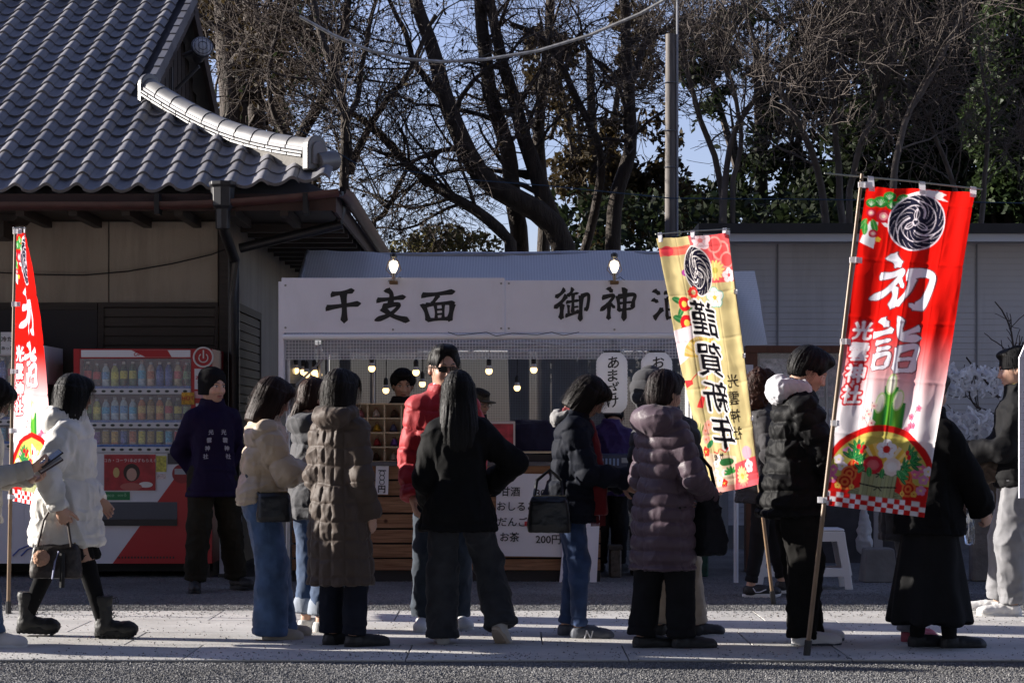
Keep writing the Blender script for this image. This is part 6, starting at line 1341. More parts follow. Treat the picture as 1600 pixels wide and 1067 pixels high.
def red_print():
    RED, WHI = lin(228, 24, 16), lin(244, 240, 240); p = Print(GW, RED); t = np.clip((p.Y-1.28)/.92, 0, 1)[:, :, None]; t = t*t*(3-2*t); p.a = p.a*(1-t)+np.array(lin(246, 238, 240))*t
    GRN, GR2, DK = lin(60, 150, 62), lin(30, 110, 50), lin(30, 30, 48)
    p.line([(.34, .10), (.55, .04), (.66, .05)], .06, WHI); p.poly([(.62, .01), (.72, .04), (.66, .06), (.74, .10), (.62, .09)], WHI); p.line([(.17, .30), (.22, .35), (.30, .37)], .03, WHI); p.poly([(.08, .33), (.15, .33), (.14, .58), (.01, .53)], WHI)
    for x, y, r in ((.15, .14, .065), (.07, .16, .05), (.22, .08, .055), (.25, .16, .05), (.33, .10, .05), (.38, .14, .04), (.30, .15, .04)):
        p.ell(x, y, r, r*.8, GR2); p.ell(x, y-.008, r*.9, r*.68, GRN)
        for k in range(5): a = -math.pi/2+(k-2)*.42; p.line([(x, y+r*.5), (x+r*.7*math.cos(a), y+r*.5+r*.9*math.sin(a))], .005, lin(200, 225, 190))
    for x, y, a in ((.31, .21, 1.9), (.34, .21, 1.2), (.37, .18, .5), (.05, .31, 2.1), (.10, .31, 1.2), (.04, .34, 1.5)): leaf(p, x, y, .12, .055, a, GRN, lin(150, 200, 120))
    for x, y, r in ((.08, .25, .042), (.19, .27, .062), (.27, .27, .025), (.12, .44, .038)): p.ell(x, y, r, r, lin(190, 30, 50)); p.ell(x, y, r*.6, r*.6, lin(230, 140, 150)); p.ell(x, y, r*.3, r*.3, lin(250, 230, 200))
    flower(p, .165, .49, .024, lin(235, 190, 60))
    crest(p, .49, .315, .245, DK, lin(232, 220, 228), sy=1.03)
    BR = dict(ox=1100, oy=340, sc=2.964, TL=(1353, 290), TR=(1526, 300), BL=(1284, 789))
    S1 = [([(864,172),(886,196),(902,220)],46), ([(812,268),(870,262),(925,246),(880,300),(830,345),(764,374)],28), ([(880,318),(884,360),(866,412)],33), ([(905,285),(926,318)],26), ([(950,262),(1010,252),(1062,268),(1046,330),(1018,386),(985,416)],42), ([(975,275),(955,335),(925,372),(892,402)],26), ([(985,416),(962,396)],24)]
    S2 = [([(826,466),(856,494)],38), ([(782,540),(835,528),(884,514)],25), ([(800,576),(872,560)],20), ([(806,606),(872,594)],20), ([(798,634),(790,664),(786,694)],24), ([(796,636),(868,624),(852,684)],22), ([(784,692),(852,686)],18), ([(926,462),(918,510),(930,552),(1002,548)],32), ([(1000,504),(958,524),(922,544)],24), ([(912,604),(902,650),(894,702)],26), ([(910,606),(988,588),(978,650),(966,702)],28), ([(902,652),(974,642)],18), ([(894,702),(968,696)],22)]
    m = stroke_mask(p, S1+S2, **BR); p.put(np.roll(p.grow(m, .008), 2, 1) | p.grow(m, .006), lin(120, 60, 66)); p.put(m, lin(242, 238, 246))
    for i, ch in enumerate('光雲神社'):
        g = p.nib(p.text(ch, .145-.004*i, 1.35+i*.20, .165, .165), .006, -.6, .3); p.put(p.grow(g, .016), lin(214, 40, 48)); p.put(g, lin(250, 240, 242))
    # bamboo, fans, flowers
    for x, w, y0, y1 in ((.50, .11, 1.84, 2.36), (.42, .10, 2.02, 2.36), (.575, .10, 1.98, 2.36)):
        for k in range(10): q = k/9; p.poly([(x-w/2+w*q*.9, y0), (x-w/2+w*(q+.12), y0), (x-w/2+w*(q+.12), y1), (x-w/2+w*q*.9, y1)], lin(int(40+70*math.sin(q*3)), int(130+50*math.sin(q*3)), 58))
        p.ell(x, y0-.02, w*.42, .10, lin(196, 220, 150), rot=.12); p.ell(x, y0-.02, w*.32, .082, lin(247, 243, 222), rot=.12)
    for x, y, x2, y2, c in ((.36, 2.36, .28, 2.06, lin(240, 200, 195)), (.35, 2.36, .35, 2.0, lin(240, 210, 200)), (.62, 2.36, .78, 1.98, lin(222, 120, 150)), (.62, 2.36, .74, 2.16, lin(222, 120, 150))):
        p.line([(x, y), (x2, y2)], .008, lin(60, 30, 30))
        for k in range(4): f_ = .25+.22*k; flower(p, x+(x2-x)*f_+(.02 if k % 2 else -.02), y+(y2-y)*f_, .032, c, lin(200, 60, 90))
    RD2, YEL = lin(212, 30, 28), lin(204, 190, 96)
    def sector(cx, cy, r0, r1, c, a0=math.pi, a1=2*math.pi):
        P = [(cx+r1*math.cos(a), cy+r1*1.0*math.sin(a)) for a in np.linspace(a0, a1, 25)]+[(cx+r0*math.cos(a), cy+r0*math.sin(a)) for a in np.linspace(a1, a0, 25)]; p.poly(P, c)
    cx, cy = .50, 2.76
    sector(cx, cy, 0, .56, RD2, math.pi*.96, math.pi*2.04); sector(cx, cy, 0, .50, YEL); sector(cx, cy, 0, .36, lin(206, 36, 28)); p.poly([(0, 2.72), (1, 2.72), (1, 2.90), (0, 2.90)], RD2)
    for k, (x, y) in enumerate(((.06, 2.66), (.10, 2.56), (.17, 2.48), (.06, 2.74), (.14, 2.62), (.94, 2.66), (.90, 2.56), (.83, 2.48), (.93, 2.76), (.86, 2.62), (.97, 2.58))): flower(p, x, y, .045, (lin(226, 110, 160), lin(240, 225, 235), lin(215, 140, 190))[k % 3], lin(240, 220, 120))
    for x, y in ((.21, 2.68), (.28, 2.58), (.77, 2.66), (.70, 2.57), (.18, 2.76), (.82, 2.76)):
        for r in (.075, .055, .036, .018): p.ell(x, y, r, r, lin(226, 120, 60) if int(r*1000) in (75, 36) else lin(190, 30, 24))
    for x, y in ((.12, 2.80), (.25, 2.80), (.76, 2.81), (.88, 2.80)): flower(p, x, y, .028, lin(232, 190, 90), lin(190, 60, 40))
    sector(.52, 2.66, .05, .30, lin(238, 190, 70), math.pi*1.12, math.pi*1.88)
    for k in range(9): a = math.pi*(1.12+.76*k/9); sector(.52, 2.66, .05 if k % 2 else .17, .30, lin(248, 214, 120) if k % 2 else lin(250, 232, 190), a, a+.12)
    for x, y, s_ in ((.26, 2.46, 1), (.30, 2.56, 1), (.76, 2.46, 1), (.72, 2.58, 1), (.34, 2.64, 1), (.70, 2.66, 1), (.22, 2.54, 1), (.80, 2.52, 1)):
        for k in range(5): leaf(p, x, y, .11, .034, -2.6+k*.55+(1.0 if x > .5 else 0), lin(30, 110+(k % 2)*25, 62), lin(120, 170, 110))
    for x, y in ((.27, 2.42), (.31, 2.46), (.33, 2.42), (.74, 2.43), (.77, 2.47)): p.ell(x, y, .024, .024, lin(206, 26, 40))
    flower(p, .53, 2.42, .09, lin(246, 240, 242), lin(210, 40, 40)); p.ell(.53, 2.42, .035, .035, lin(214, 40, 36))
    p.ell(.5, 2.865, .28, .085, lin(118, 120, 86)); p.ell(.5, 2.85, .26, .07, lin(150, 152, 112))
    for k in range(20): a = k*math.pi/10; p.line([(.5+.14*math.cos(a), 2.85+.03*math.sin(a)), (.5+.26*math.cos(a), 2.852+.07*math.sin(a))], .006, lin(96, 100, 70))
    for k in range(9): x = .345+k*.0365; p.poly([(x, 2.62), (x+.034, 2.62), (x+.034, 2.86), (x, 2.86)], lin(172-(k % 2)*8, 174-(k % 2)*6, 128)); p.line([(x+.034, 2.62), (x+.034, 2.86)], .006, lin(110, 112, 76))
    for y in (2.645, 2.765): p.line([(.335, y-.006), (.50, y+.012), (.68, y-.006)], .012, lin(26, 26, 30)); p.line([(.47, y+.04), (.50, y+.012), (.54, y+.04)], .009, lin(26, 26, 30))
    for x, c1, c2 in ((.43, lin(214, 42, 58), lin(240, 120, 125)), (.605, lin(240, 222, 210), lin(252, 244, 238))):
        for k in range(9): a = k*.7; p.ell(x+.045*math.cos(a), 2.575+.045*math.sin(a), .042, .040, c1)
        for k in range(6): a = k*1.05; p.ell(x+.022*math.cos(a), 2.575+.022*math.sin(a), .030, .028, c2, .6)
    for x, a in ((.36, 2.4), (.40, 1.4), (.66, .9), (.70, .4), (.52, 1.6)): leaf(p, x, 2.60, .09, .045, a, lin(60, 150, 80), lin(140, 190, 130))
    n = 16
    for i in range(n):
        for j in range(3):
            if (i+j) % 2 == 0: p.poly([(i/n, 2.865+j*.045), ((i+1)/n, 2.865+j*.045), ((i+1)/n, 2.865+(j+1)*.045), (i/n, 2.865+(j+1)*.045)], lin(240, 236, 240))
            else: p.poly([(i/n, 2.865+j*.045), ((i+1)/n, 2.865+j*.045), ((i+1)/n, 2.865+(j+1)*.045), (i/n, 2.865+(j+1)*.045)], RD2)
    return p.final()
def yellow_print():
    GOLD = lin(206, 188, 134); p = Print(GW, GOLD); q = np.stack([p.X.ravel()*5, p.Y.ravel()*5, p.X.ravel()*0], 1); nz = (vnoise(q, 3)*.6+vnoise(q*3, 4)*.4).reshape(p.X.shape)[:, :, None]; p.a = p.a*(.66+.62*nz)
    PK, RD, OR = lin(238, 150, 150), lin(222, 60, 60), lin(228, 110, 90)
    p.poly([(.44, .0), (1, .0), (1, .58), (.62, .56), (.50, .3)], lin(234, 90, 92)); p.poly([(0, .12), (.45, .10), (.45, .20), (0, .22)], OR)
    for x, y, r in ((.86, .20, .12), (.78, .12, .10), (.93, .32, .10)):
        for rr in (1, .78): p.ell(x, y, r*rr, r*rr, lin(242, 150, 140) if rr == 1 else lin(232, 84, 84))
    flower(p, .62, .06, .11, lin(246, 216, 218), lin(232, 130, 130)); mum(p, .76, .42, .12, lin(240, 214, 130)); flower(p, .93, .50, .085, lin(244, 226, 226), lin(220, 90, 100)); flower(p, .70, .74, .115, lin(242, 236, 226), lin(225, 180, 70), ol=lin(110, 190, 170))
    p.ell(.10, .16, .07, .06, lin(226, 70, 80)); p.ell(.29, .42, .05, .04, lin(176, 70, 150))
    crest(p, .50, .42, .205, lin(24, 22, 40), lin(236, 228, 224), mirror=True, sx=1.0, sy=1.42)
    for x, y, r in ((.20, .78, .085), (.20, 1.0, .095)):
        for a in (2.2, .6, 3.6): leaf(p, x, y, r*2.0, r*.9, a, lin(50, 120, 66), lin(110, 170, 110))
        p.ell(x, y, r, r, lin(214, 32, 40)); p.ell(x, y, r*.42, r*.42, lin(240, 200, 90))
    for k in range(9): p.ell(.34+.05*math.cos(k*.7), .66+.05*math.sin(k*.7), .022, .022, lin(220, 60, 50))
    p.poly([(.0, 1.08), (.32, 1.02), (.36, 1.10), (.30, 1.34), (.0, 1.48)], lin(240, 220, 222))
    for k in range(11): a = math.pi*(1.05+.7*k/11); p.poly([(.36, 1.42), (.36+.26*math.cos(a), 1.42+.26*math.sin(a)), (.36+.26*math.cos(a+.19), 1.42+.26*math.sin(a+.19))], lin(226, 196, 120) if k % 2 else lin(206, 170, 84))
    p.line([(.30, 1.36), (.40, 1.42), (.34, 1.52), (.12, 1.70)], .012, RD); p.line([(.40, 1.42), (.34, 1.75), (.28, 1.84)], .012, RD); p.poly([(.02, 1.66), (.18, 1.66), (.18, 1.71), (.03, 1.75)], RD); p.poly([(.28, 1.82), (.32, 1.83), (.25, 2.0), (.17, 1.98)], RD)
    G = np.zeros((p.H, p.W), bool)
    for ch, x, y, w, h in (('謹', .46, .98, .38, .46), ('賀', .46, 1.46, .36, .44), ('新', .48, 1.90, .38, .40), ('年', .50, 2.32, .36, .44)): G |= p.nib(p.text(ch, x, y, w, h*.90, mirror=True, slant=-.22), .007, .8, .12)
    p.put(p.grow(G, .022), lin(240, 234, 228)); p.put(G, lin(20, 18, 24)); G[:] = False
    for i, ch in enumerate('光雲神社'): G |= p.nib(p.text(ch, .79-.012*i, 1.74+i*.205, .145, .155, mirror=True, slant=-.05), .004, .7)
    p.put(G, lin(34, 30, 26))
    for x, y in ((.22, 2.26), (.28, 2.2), (.20, 2.36)): flower(p, x, y, .055, lin(238, 170, 150), lin(220, 120, 90))
    for k in range(6): leaf(p, .10, 2.35, .20, .022, -2.2+k*.25, lin(110, 130, 70))
    p.poly([(.12, 2.50), (.62, 2.62), (.50, 3), (.24, 3)], lin(232, 206, 176)); flower(p, .16, 2.50, .06, lin(222, 60, 50)); leaf(p, .2, 2.46, .12, .06, -.7, lin(50, 130, 80))
    for x, y in ((.28, 2.66), (.34, 2.60), (.26, 2.76), (.40, 2.78)): flower(p, x, y, .045, lin(244, 236, 230), lin(225, 170, 150))
    p.ell(.45, 2.66, .10, .045, lin(50, 110, 60)); p.line([(.28, 2.52), (.34, 2.55), (.38, 2.50)], .014, RD); p.line([(.40, 2.5), (.46, 2.55), (.5, 2.50)], .014, RD)
    for k in range(6): leaf(p, .48, 2.80, .09, .03, math.pi+k*.55, lin(60, 150, 70))
    for ch, x in (('松', .30), ('竹', .40)): p.put(p.nib(p.text(ch, x, 2.585, .06, .07, True), .003), lin(40, 34, 30))
    p.poly([(.56, 2.70), (1, 2.66), (1, 3), (.50, 3)], lin(226, 84, 90)); mum(p, .68, 2.86, .12, lin(240, 212, 150)); flower(p, .86, 2.76, .08, lin(246, 226, 226), lin(220, 120, 130)); p.ell(.86, 2.60, .09, .08, lin(206, 160, 200), .7); flower(p, .38, 2.90, .05, lin(214, 40, 40)); flower(p, .30, 2.86, .06, lin(244, 238, 234)); p.poly([(.0, 2.93), (1, 2.93), (1, 3), (0, 3)], lin(222, 110, 120), .6)
    return p.final()
CLOTH = mat('banner_cloth', (.7, .7, .7), .65, attr='print', transl=.55, bump=(240, .15, .002), spec=.25)
TABM = mat('banner_tab', (.80, .80, .84), .5, transl=.4); BAMB = mat('bamboo_pole', (.20, .13, .075), .45, var=.25, vscale=5); RODM = mat('rod', (.30, .32, .28), .4)
def banner(label, img, TL, TR, BL, BR, pole, rod, folds, group=None, flip=False, tabs=(.0, .12, .36, .60, .80, .985), curl=None, base=True):
    """corners are world points; pole and rod are (bottom, top) / (a, b) world points; u = 0 is the pole side"""
    B0 = Vector((pole[0].x, pole[0].y, 0)); t = thing('banner', label, 'banner', B0, 0, group)
    H_, W_ = img.shape[:2]; U, Vv = np.meshgrid(np.linspace(0, 1, W_), np.linspace(0, 1, H_)); U, Vv = U.ravel()[:, None], Vv.ravel()[:, None]
    TL_, TR_, BL_, BR_ = (np.array(q-B0) for q in (TL, TR, BL, BR)); P = (TL_*(1-U)+TR_*U)*(1-Vv)+(BL_*(1-U)+BR_*U)*Vv
    n = np.cross(TR_-TL_, BL_-TL_); n = n/np.linalg.norm(n)
    if curl is not None: P = P+curl(U, Vv)
    off = 0
    for amp, fu, fv, ph in folds: off = off+amp*np.sin(2*math.pi*(fu*U+fv*Vv)+ph)*(.35+.65*np.minimum(1, np.minimum(U, 1)*3))
    q = np.concatenate([U*6+Vv*1.5, Vv*7, U*0], 1); off = off[:, 0]+.0075*(ridged(q, 5)-.5)+.003*(ridged(q*2.3, 6)-.5)
    q2 = np.abs((Vv[:, 0]*5.5+.25) % 1-.5); off = off+.004*np.exp(-(q2/.03)**2); q3 = np.abs((U[:, 0]*4+.5) % 1-.5); off = off+.003*np.exp(-(q3/.04)**2)
    P = P+n*off[:, None]; P[:, 2] -= .008*np.sin(U[:, 0]*math.pi*2)**2*(1-Vv[:, 0])
    idx = np.arange(W_*H_).reshape(H_, W_); F = np.stack([idx[:-1, :-1], idx[1:, :-1], idx[1:, 1:], idx[:-1, 1:]], 2).reshape(-1, 4)
    o = mesh('cloth', P, F, CLOTH, t, True); A = o.data.color_attributes.new('print', 'FLOAT_COLOR', 'POINT'); col = img.reshape(-1, 3); A.data.foreach_set('color', np.concatenate([col, np.ones((len(col), 1))], 1).astype(np.float32).ravel())
    pa, pb = pole[0]-B0, pole[1]-B0; k = [.0, .28, .285, .292, .62, .625, .632, 1]; b = MB(); b.tube([pa.lerp(pb, f_) for f_ in k], [.0135, .0130, .0155, .0128, .0115, .0132, .0113, .0095], 10); b.build('pole', BAMB, t, smooth=True)
    ra, rb = rod[0]-B0, rod[1]-B0; MB().tube([ra, ra.lerp(rb, .5)+Vector((0, 0, .004)), rb], .0055, 6).build('crossbar', RODM, t, smooth=True)
    edge = lambda u, v: Vector(tuple(((TL_*(1-u)+TR_*u)*(1-v)+(BL_*(1-u)+BR_*u)*v)+(curl(np.array([[u]]), np.array([[v]]))[0] if curl is not None else 0)))
    for v in tabs:                                   # white loops round the pole
        e = edge(.0, v); f_ = min(1, max(0, (e-pa).dot(pb-pa)/(pb-pa).length_squared)); c = pa.lerp(pb, f_); d = (e-c); d.z = 0; L = max(d.length, .01); d.normalize(); b = MB(); hh = .016; sd = d.cross(Vector((0, 0, 1)))
        ring = [c-d*.016+sd*.004, c-d*.010-sd*.016, c+d*.012-sd*.017, e+d*.03-sd*.006, e+d*.03+sd*.004, c+d*.012+sd*.017, c-d*.010+sd*.016]; V = [q+Vector((0, 0, zz)) for q in ring for zz in (-hh, hh)]
        b.add(V, [(2*i, 2*i+1, 2*i+3, 2*i+2) for i in range(len(ring)-1)]); b.build('tab', TABM, t)
    for u in (.04, .5, .96):                         # loops over the cross bar
        e = edge(u, .0); f_ = min(1, max(0, (e-ra).dot(rb-ra)/(rb-ra).length_squared)); c = ra.lerp(rb, f_); w = (rb-ra).normalized()*.017; b = MB(); V = []
        for q in (e+Vector((0, -.006, -.03)), c+Vector((0, -.010, 0)), c+Vector((0, 0, .010)), c+Vector((0, .010, 0)), e+Vector((0, .006, -.03))): V += [q-w, q+w]
        b.add(V, [(2*i, 2*i+1, 2*i+3, 2*i+2) for i in range(4)]); b.build('tab', TABM, t)
    if base: MB().tube([pa+(pb-pa).normalized()*.0, pa+(pb-pa).normalized()*.10], .020, 8).build('ground_socket', BLK, t)
    return t
RP, YP = red_print(), yellow_print()
Yb = gY(1028)
banner('large tilted red and white banner with a round crest in front of the queue', RP, at(1355, 290, Yb), at(1527, 300, Yb+.12), at(1285, 788, Yb), at(1443, 808, Yb+.10), (gp(1260, 1028), at(1347, 272, Yb)), (at(1288, 271, Yb), at(1535, 296, Yb+.12)),
       [(.014, 2.3, .35, .3), (.008, 4.2, -.5, 1.2), (.010, 1.0, 1.4, .5)], tabs=(.0, .235, .49, .745, .985))
Yy = 14.1
banner('golden yellow new year banner printed with flowers, seen from its reverse side', yellow_print() if False else np.ascontiguousarray(YP[:, ::-1]), at(1136, 364, Yy), at(1028, 372, Yy-.30), at(1187, 756, Yy), at(1102, 775, Yy-.34), (gp(1209, 944), at(1136, 357, Yy)), (at(1140, 358, Yy), at(1024, 366, Yy-.30)),
       [(.018, 1.6, .6, .2), (.008, 3.6, -.6, 1.0), (.012, .6, 1.7, 2.0)], tabs=(.0, .235, .49, .74, .985))
Yl = 13.4
def curl_left(U, Vv):                               # the cloth is blown round: seen almost edge-on at the top
    k = (Vv*.9+.02); x = .10*np.sin(math.pi*Vv)*U*.4+.0*U; return np.concatenate([x+.035*np.sin(Vv*7)*U*0, .12*np.sin(Vv*2.6+.5)*np.sin(U*math.pi)*.6, -0.10*U*Vv], 1)
banner('narrow red new year banner at the left edge, twisted nearly edge-on to the viewer', RP, at(27, 362, Yl), at(38, 364, Yl+.58), at(18, 782, Yl), at(84, 772, Yl+.46), (gp(13, 962), at(24, 357, Yl)), (at(20, 357, Yl), at(40, 357, Yl+.62)),
       [(.012, 1.6, .4, .3), (.008, 2.8, -.7, 1.0)], tabs=(.0, .27, .52, .74, .985), curl=curl_left)
# ------------------------------------------------------------------ the people
BLACKHAIR, DKHAIR, BROWNHAIR = (.010, .009, .009), (.016, .011, .009), (.045, .020, .011)
def held(kind, label, f, p, size, fwd, up, m, cat=None, extra=None):
    """a small flat thing (phone, notebook) in a hand; p in the person's frame"""
    F, U = Vector(fwd).normalized(), Vector(up); U = (U-F*U.dot(F)).normalized(); S = F.cross(U); o = thing(kind, label, cat or kind.replace('_', ' '), to_world(f, p), f['yaw']); M = Matrix((F, S, U)).transposed().to_4x4()
    w, d, h = size; MB().box(-w/2, w/2, -d/2, d/2, -h/2, h/2, M).build('case', m, o, bevel=.002)
    return o, M
PHB = mat('phone_black', (.012, .012, .014), .25); PHW = mat('phone_silver', (.45, .45, .48), .3, metal=.4); SCR = mat('phone_screen', (.10, .12, .15), .15)
def phone(label, f, k, col=PHB):
    e, w = f['A'][k]; d = hand_frames(e, w); p = w+d*.115+np.array((.0, 0, .028)); o, M = held('phone', label, f, p, (.148, .072, .009), d+np.array((0, 0, .45)), (-.45, -.55, .8), col); MB().box(-.068, .068, -.032, .032, .0046, .0056, M).build('screen', SCR, o); return o
def bag(label, f, p, rx, ry, rz_, m, name='handbag', strap=None, sm=None, taper=.9, wr=.006, zip_=True):
    o = thing(name, label, 'bag', to_world(f, p), f['yaw'])
    V, Q, N = blob([Loft([(-rz_, 0, 0, rx, ry), (-rz_*.6, 0, 0, rx*1.03, ry*1.05), (rz_*.7, 0, 0, rx*taper, ry*taper*.8), (rz_, 0, 0, rx*taper*.9, ry*taper*.35)], 3.2, .01)], .009, wrinkle=wr, wscale=(14, 14, 14), seed=3); mesh('bag_body', V, Q, m, o, True)
    if zip_: MB().tube([(-rx*taper*.85, 0, rz_+.004), (rx*taper*.85, 0, rz_+.004)], .004, 5).build('zip', mat('brass', (.4, .3, .14), .35, metal=.8), o)
    if strap: MB().tube([tuple(Vector(q)) for q in strap], .011, 6).build('strap', sm or m, o, smooth=True)
    return o
SHADES = []
# --- far left, phone and notebook
def ex1(f):
    A = f['A']; wr = mat('mask_white', (.72, .72, .75), .7)
    V, Q, N = blob([Ell((.030, 0, -.052), (.072, .062, .048), .01), Ell((-.02, 0, -.03), (.05, .2, .2), .004, neg=True)], .006); mesh('face_mask', f['on_head'](V), Q, wr, f['root'], True)
    phone('black phone held with a notebook by the masked woman at the left edge', f, 'R')
    e, w = f['A']['R']; d = hand_frames(e, w); o, M = held('notebook', 'small dark notebook with pale pages held under the phone at the left edge', f, w+d*.10+np.array((0, .03, .0)), (.15, .10, .012), d+np.array((0, 0, .35)), (-.3, -.5, .9), mat('notebook', (.04, .02, .025), .5)); MB().box(-.07, .07, -.047, .047, .0062, .009, M).build('page', mat('page', (.6, .58, .56), .8), o)
    bag('small taupe shoulder bag of the masked woman at the left edge', f, (.02, -.20, .80), .09, .045, .11, fabric('bag_taupe', (.20, .16, .13), .7), 'shoulder_bag', [(0, .02, .10), (-.02, .10, .42), (-.03, .17, .62)])
person('woman with white face mask and cream jacket looking down at the left edge', -42, 1012, 1.56, 0, seed=101, female=True, hair=('medium', DKHAIR), head=(0, 30, 0), head_off=(.035, 0, -.012), lean=.03,
       jacket=dict(col=(.40, .37, .32), hem=.46, puff=.020, pitch=.2, amp=.008, wr=.014, sleeve=.052, hood=.9), bottom=[dict(kind='trousers', col=(.045, .075, .13), w=(.056, .046, .042), var=.3)], shoes=('sneaker', (.52, .50, .50), (.62, .62, .62)),
       arms={'R': ((.225, -.05, .66), (-.5, -.4, -1)), 'L': ((.20, .05, .62), (-.5, .4, -1))}, hands={'R': dict(curl=.7, palm=(0, .4, 1)), 'L': dict(curl=.7, palm=(0, -.4, 1))}, legs={'R': ((.09, -.05, .047), -4, 0), 'L': ((-.06, .05, .05), 4, 4)}, extras=ex1)
# --- white puffer, walking
def ex2(f):
    H = f['H']; p = np.array((-.005, -.215, .485)); o = bag('brown monogram style handbag with a fluffy tan pompom carried by the woman in white', f, p, .150, .060, .100, mat('bag_brown', (.020, .014, .012), .45, var=.8, vscale=55, bump=(40, .1)), 'handbag')
    ST = mat('bag_strap', (.035, .018, .012), .5)
    for y in (-.045, .045): MB().tube([(-.10, y, .085), (-.065, y*.8, .24), (-.01, y*.5, .335), (.05, y*.5, .335), (.075, y*.8, .24), (.10, y, .085)], .0085, 6).build('handle', ST, o, smooth=True)
    V, Q, N = blob([Ell((0, 0, 0), (.045, .042, .045), .01)], .008); V = V+N*(.012*(vnoise(V*120, 3)-.3))[:, None]; c = thing('pompom', 'fluffy tan pompom charm hanging on the brown handbag', 'charm', to_world(f, p+np.array((-.065, -.085, .02)))); mesh('fluff', V, Q, mat('fluff', (.42, .24, .16), .95, bump=(90, 1, .01)), c, True)
    MB().tube([(0, 0, .04), (.01, .02, .08)], .003, 4).build('cord', ST, c)
    MB().tube([(.035, -.075, .06), (.015, -.085, .0), (.0, -.085, -.10)], .006, 5).build('strap_tail', mat('ribbon', (.25, .27, .45), .6), o); MB().tube([(.055, -.075, .05), (.06, -.085, -.06), (.055, -.085, -.15)], .016, 6).build('tassel', mat('tassel', (.015, .015, .016), .9), o)
person('woman in a bulky white hooded puffer coat and black boots walking right', 104, 999, 1.575, -2, seed=102, female=True, hair=('medium', BLACKHAIR), head=(38, 6, 0), lean=.02,
       jacket=dict(col=(.60, .585, .55), hem=.365, puff=.040, flare=.035, pitch=.24, amp=.012, wr=.024, ws=(7, 7, 3), sleeve=.062, cuff=.040, hood=1.55, rough=.6),
       bottom=[dict(kind='skirt', col=(.012, .012, .013), hem=.315, rx=.120, ry=.130, folds=14), dict(kind='socks', col=(.010, .010, .011), t=.06)], shoes=('boot', (.007, .007, .007), (.006, .006, .006), .160),
       arms={'R': ((.02, -.165, .50), (-1, -.7, 0)), 'L': ((.10, .12, .52), (-1, .5, 0))}, hands={'R': dict(curl=1.1, palm=(0, 1, 0))}, legs={'R': ((.155, -.04, .055), -2, 0), 'L': ((-.175, .045, .058), 2, 3)}, extras=ex2)
# --- man in the purple happi
def ex3(f):
    M_ = mat('happi_white', (.30, .30, .36), .7)
    for sgn in (1, -1):
        for i, ch in enumerate('光雲神社'):
            z = 1.235-.062*i; y = sgn*(.050+.013*i); text_on('letter', ch, .042, (.178+.0*i-abs(y)*.35, y, z), (0, 1, 0), (0, 0, 1), M_, f['root'], .02, slant=-.1*sgn, n_off=.0)
person('shrine helper in a purple happi coat and black knit cap standing before the red machine', 332, 923, 1.715, -68, seed=103, hair=None, hat=('knithat', (.010, .010, .011), 'knit_cap'), face='stubble', head=(22, 2, 0), hscale=1.03,
       jacket=dict(col=(.008, .004, .024), hem=.43, puff=.008, wr=.014, ws=(5, 5, 3), sleeve=.054, cuff=.045, name='happi_coat', collar=True), bottom=[dict(kind='trousers', col=(.018, .016, .011), w=(.062, .052, .048), wr=.014)], shoes=('sneaker', (.012, .012, .012), (.012, .012, .012)),
       arms={'R': ((-.075, -.045, .51), (-.5, -1, 0)), 'L': ((-.075, .045, .51), (-.5, 1, 0))}, legs={'R': ((.02, -.085, .047), -14, 0), 'L': ((-.05, .12, .047), 24, 0)}, extras=ex3)
# --- cream puffer
def ex4(f):
    phone('dark phone in the hands of the woman in the short cream puffer', f, 'R')
    bag('black crossbody bag at the hip of the woman in the cream puffer', f, (.06, -.20, .80), .10, .055, .085, mat('bag_black', (.010, .010, .011), .4, bump=(50, .2)), 'crossbody_bag', [(-.08, .02, .06), (-.15, .12, .18), (-.15, .3, .30)])
person('woman with reddish dark hair in a short cream puffer jacket and wide jeans', 408, 1001, 1.565, 12, seed=104, female=True, hair=('medium', (.028, .013, .009)), head=(10, 22, 0), head_off=(.02, 0, -.006), lean=.015,
       jacket=dict(col=(.44, .34, .24), hem=.52, puff=.036, pitch=.165, amp=.022, wr=.020, sleeve=.062, cuff=.040, rough=.5, spec=.45), bottom=[dict(kind='trousers', col=(.060, .105, .20), w=(.060, .060, .066), drop=.018, wr=.010, var=.35)], shoes=('slip', (.42, .36, .29), (.48, .42, .35)),
       arms={'R': ((.225, -.045, .665), (-.5, -.6, -1)), 'L': ((.225, .03, .66), (-.5, .6, -1))}, hands={'R': dict(curl=.8, palm=(0, .3, 1)), 'L': dict(curl=.8, palm=(0, -.3, 1))}, legs={'R': ((.03, -.05, .047), -6, 0), 'L': ((.075, .05, .047), 6, 0)}, extras=ex4)
# --- grey jacket behind
def stripes(tr, u, s):
    b = MB()
    for i in range(3):
        for sgn in (1, -1): b.add([tuple(q) for q in tr(np.array([(.02+.022*i, sgn*.046*s, .03), (.030+.022*i, sgn*.046*s, .03), (.016+.022*i, sgn*.030*s, .085), (.006+.022*i, sgn*.030*s, .085)]))], [(0, 1, 2, 3)])
    b.build('stripe', mat('stripe_black', (.015, .015, .015), .6), u)
person('woman in dark grey puffer with low tied hair, half hidden by the brown coat', 489, 989, 1.56, 38, seed=105, female=True, hair=('ponytail', BROWNHAIR), head=(-8, 12, 0),
       jacket=dict(col=(.055, .056, .062), hem=.46, puff=.028, pitch=.13, amp=.014, wr=.014, hood=1.3, sleeve=.055), bottom=[dict(kind='trousers', col=(.030, .055, .11), w=(.056, .050, .048), drop=-.03, cuff=(.22, .25, .30), var=.3)], shoes=('sneaker', (.60, .60, .58), (.42, .25, .18), .155, stripes),
       arms={'R': 'phone', 'L': 'phone'}, hands={'R': dict(curl=.8), 'L': dict(curl=.8)})
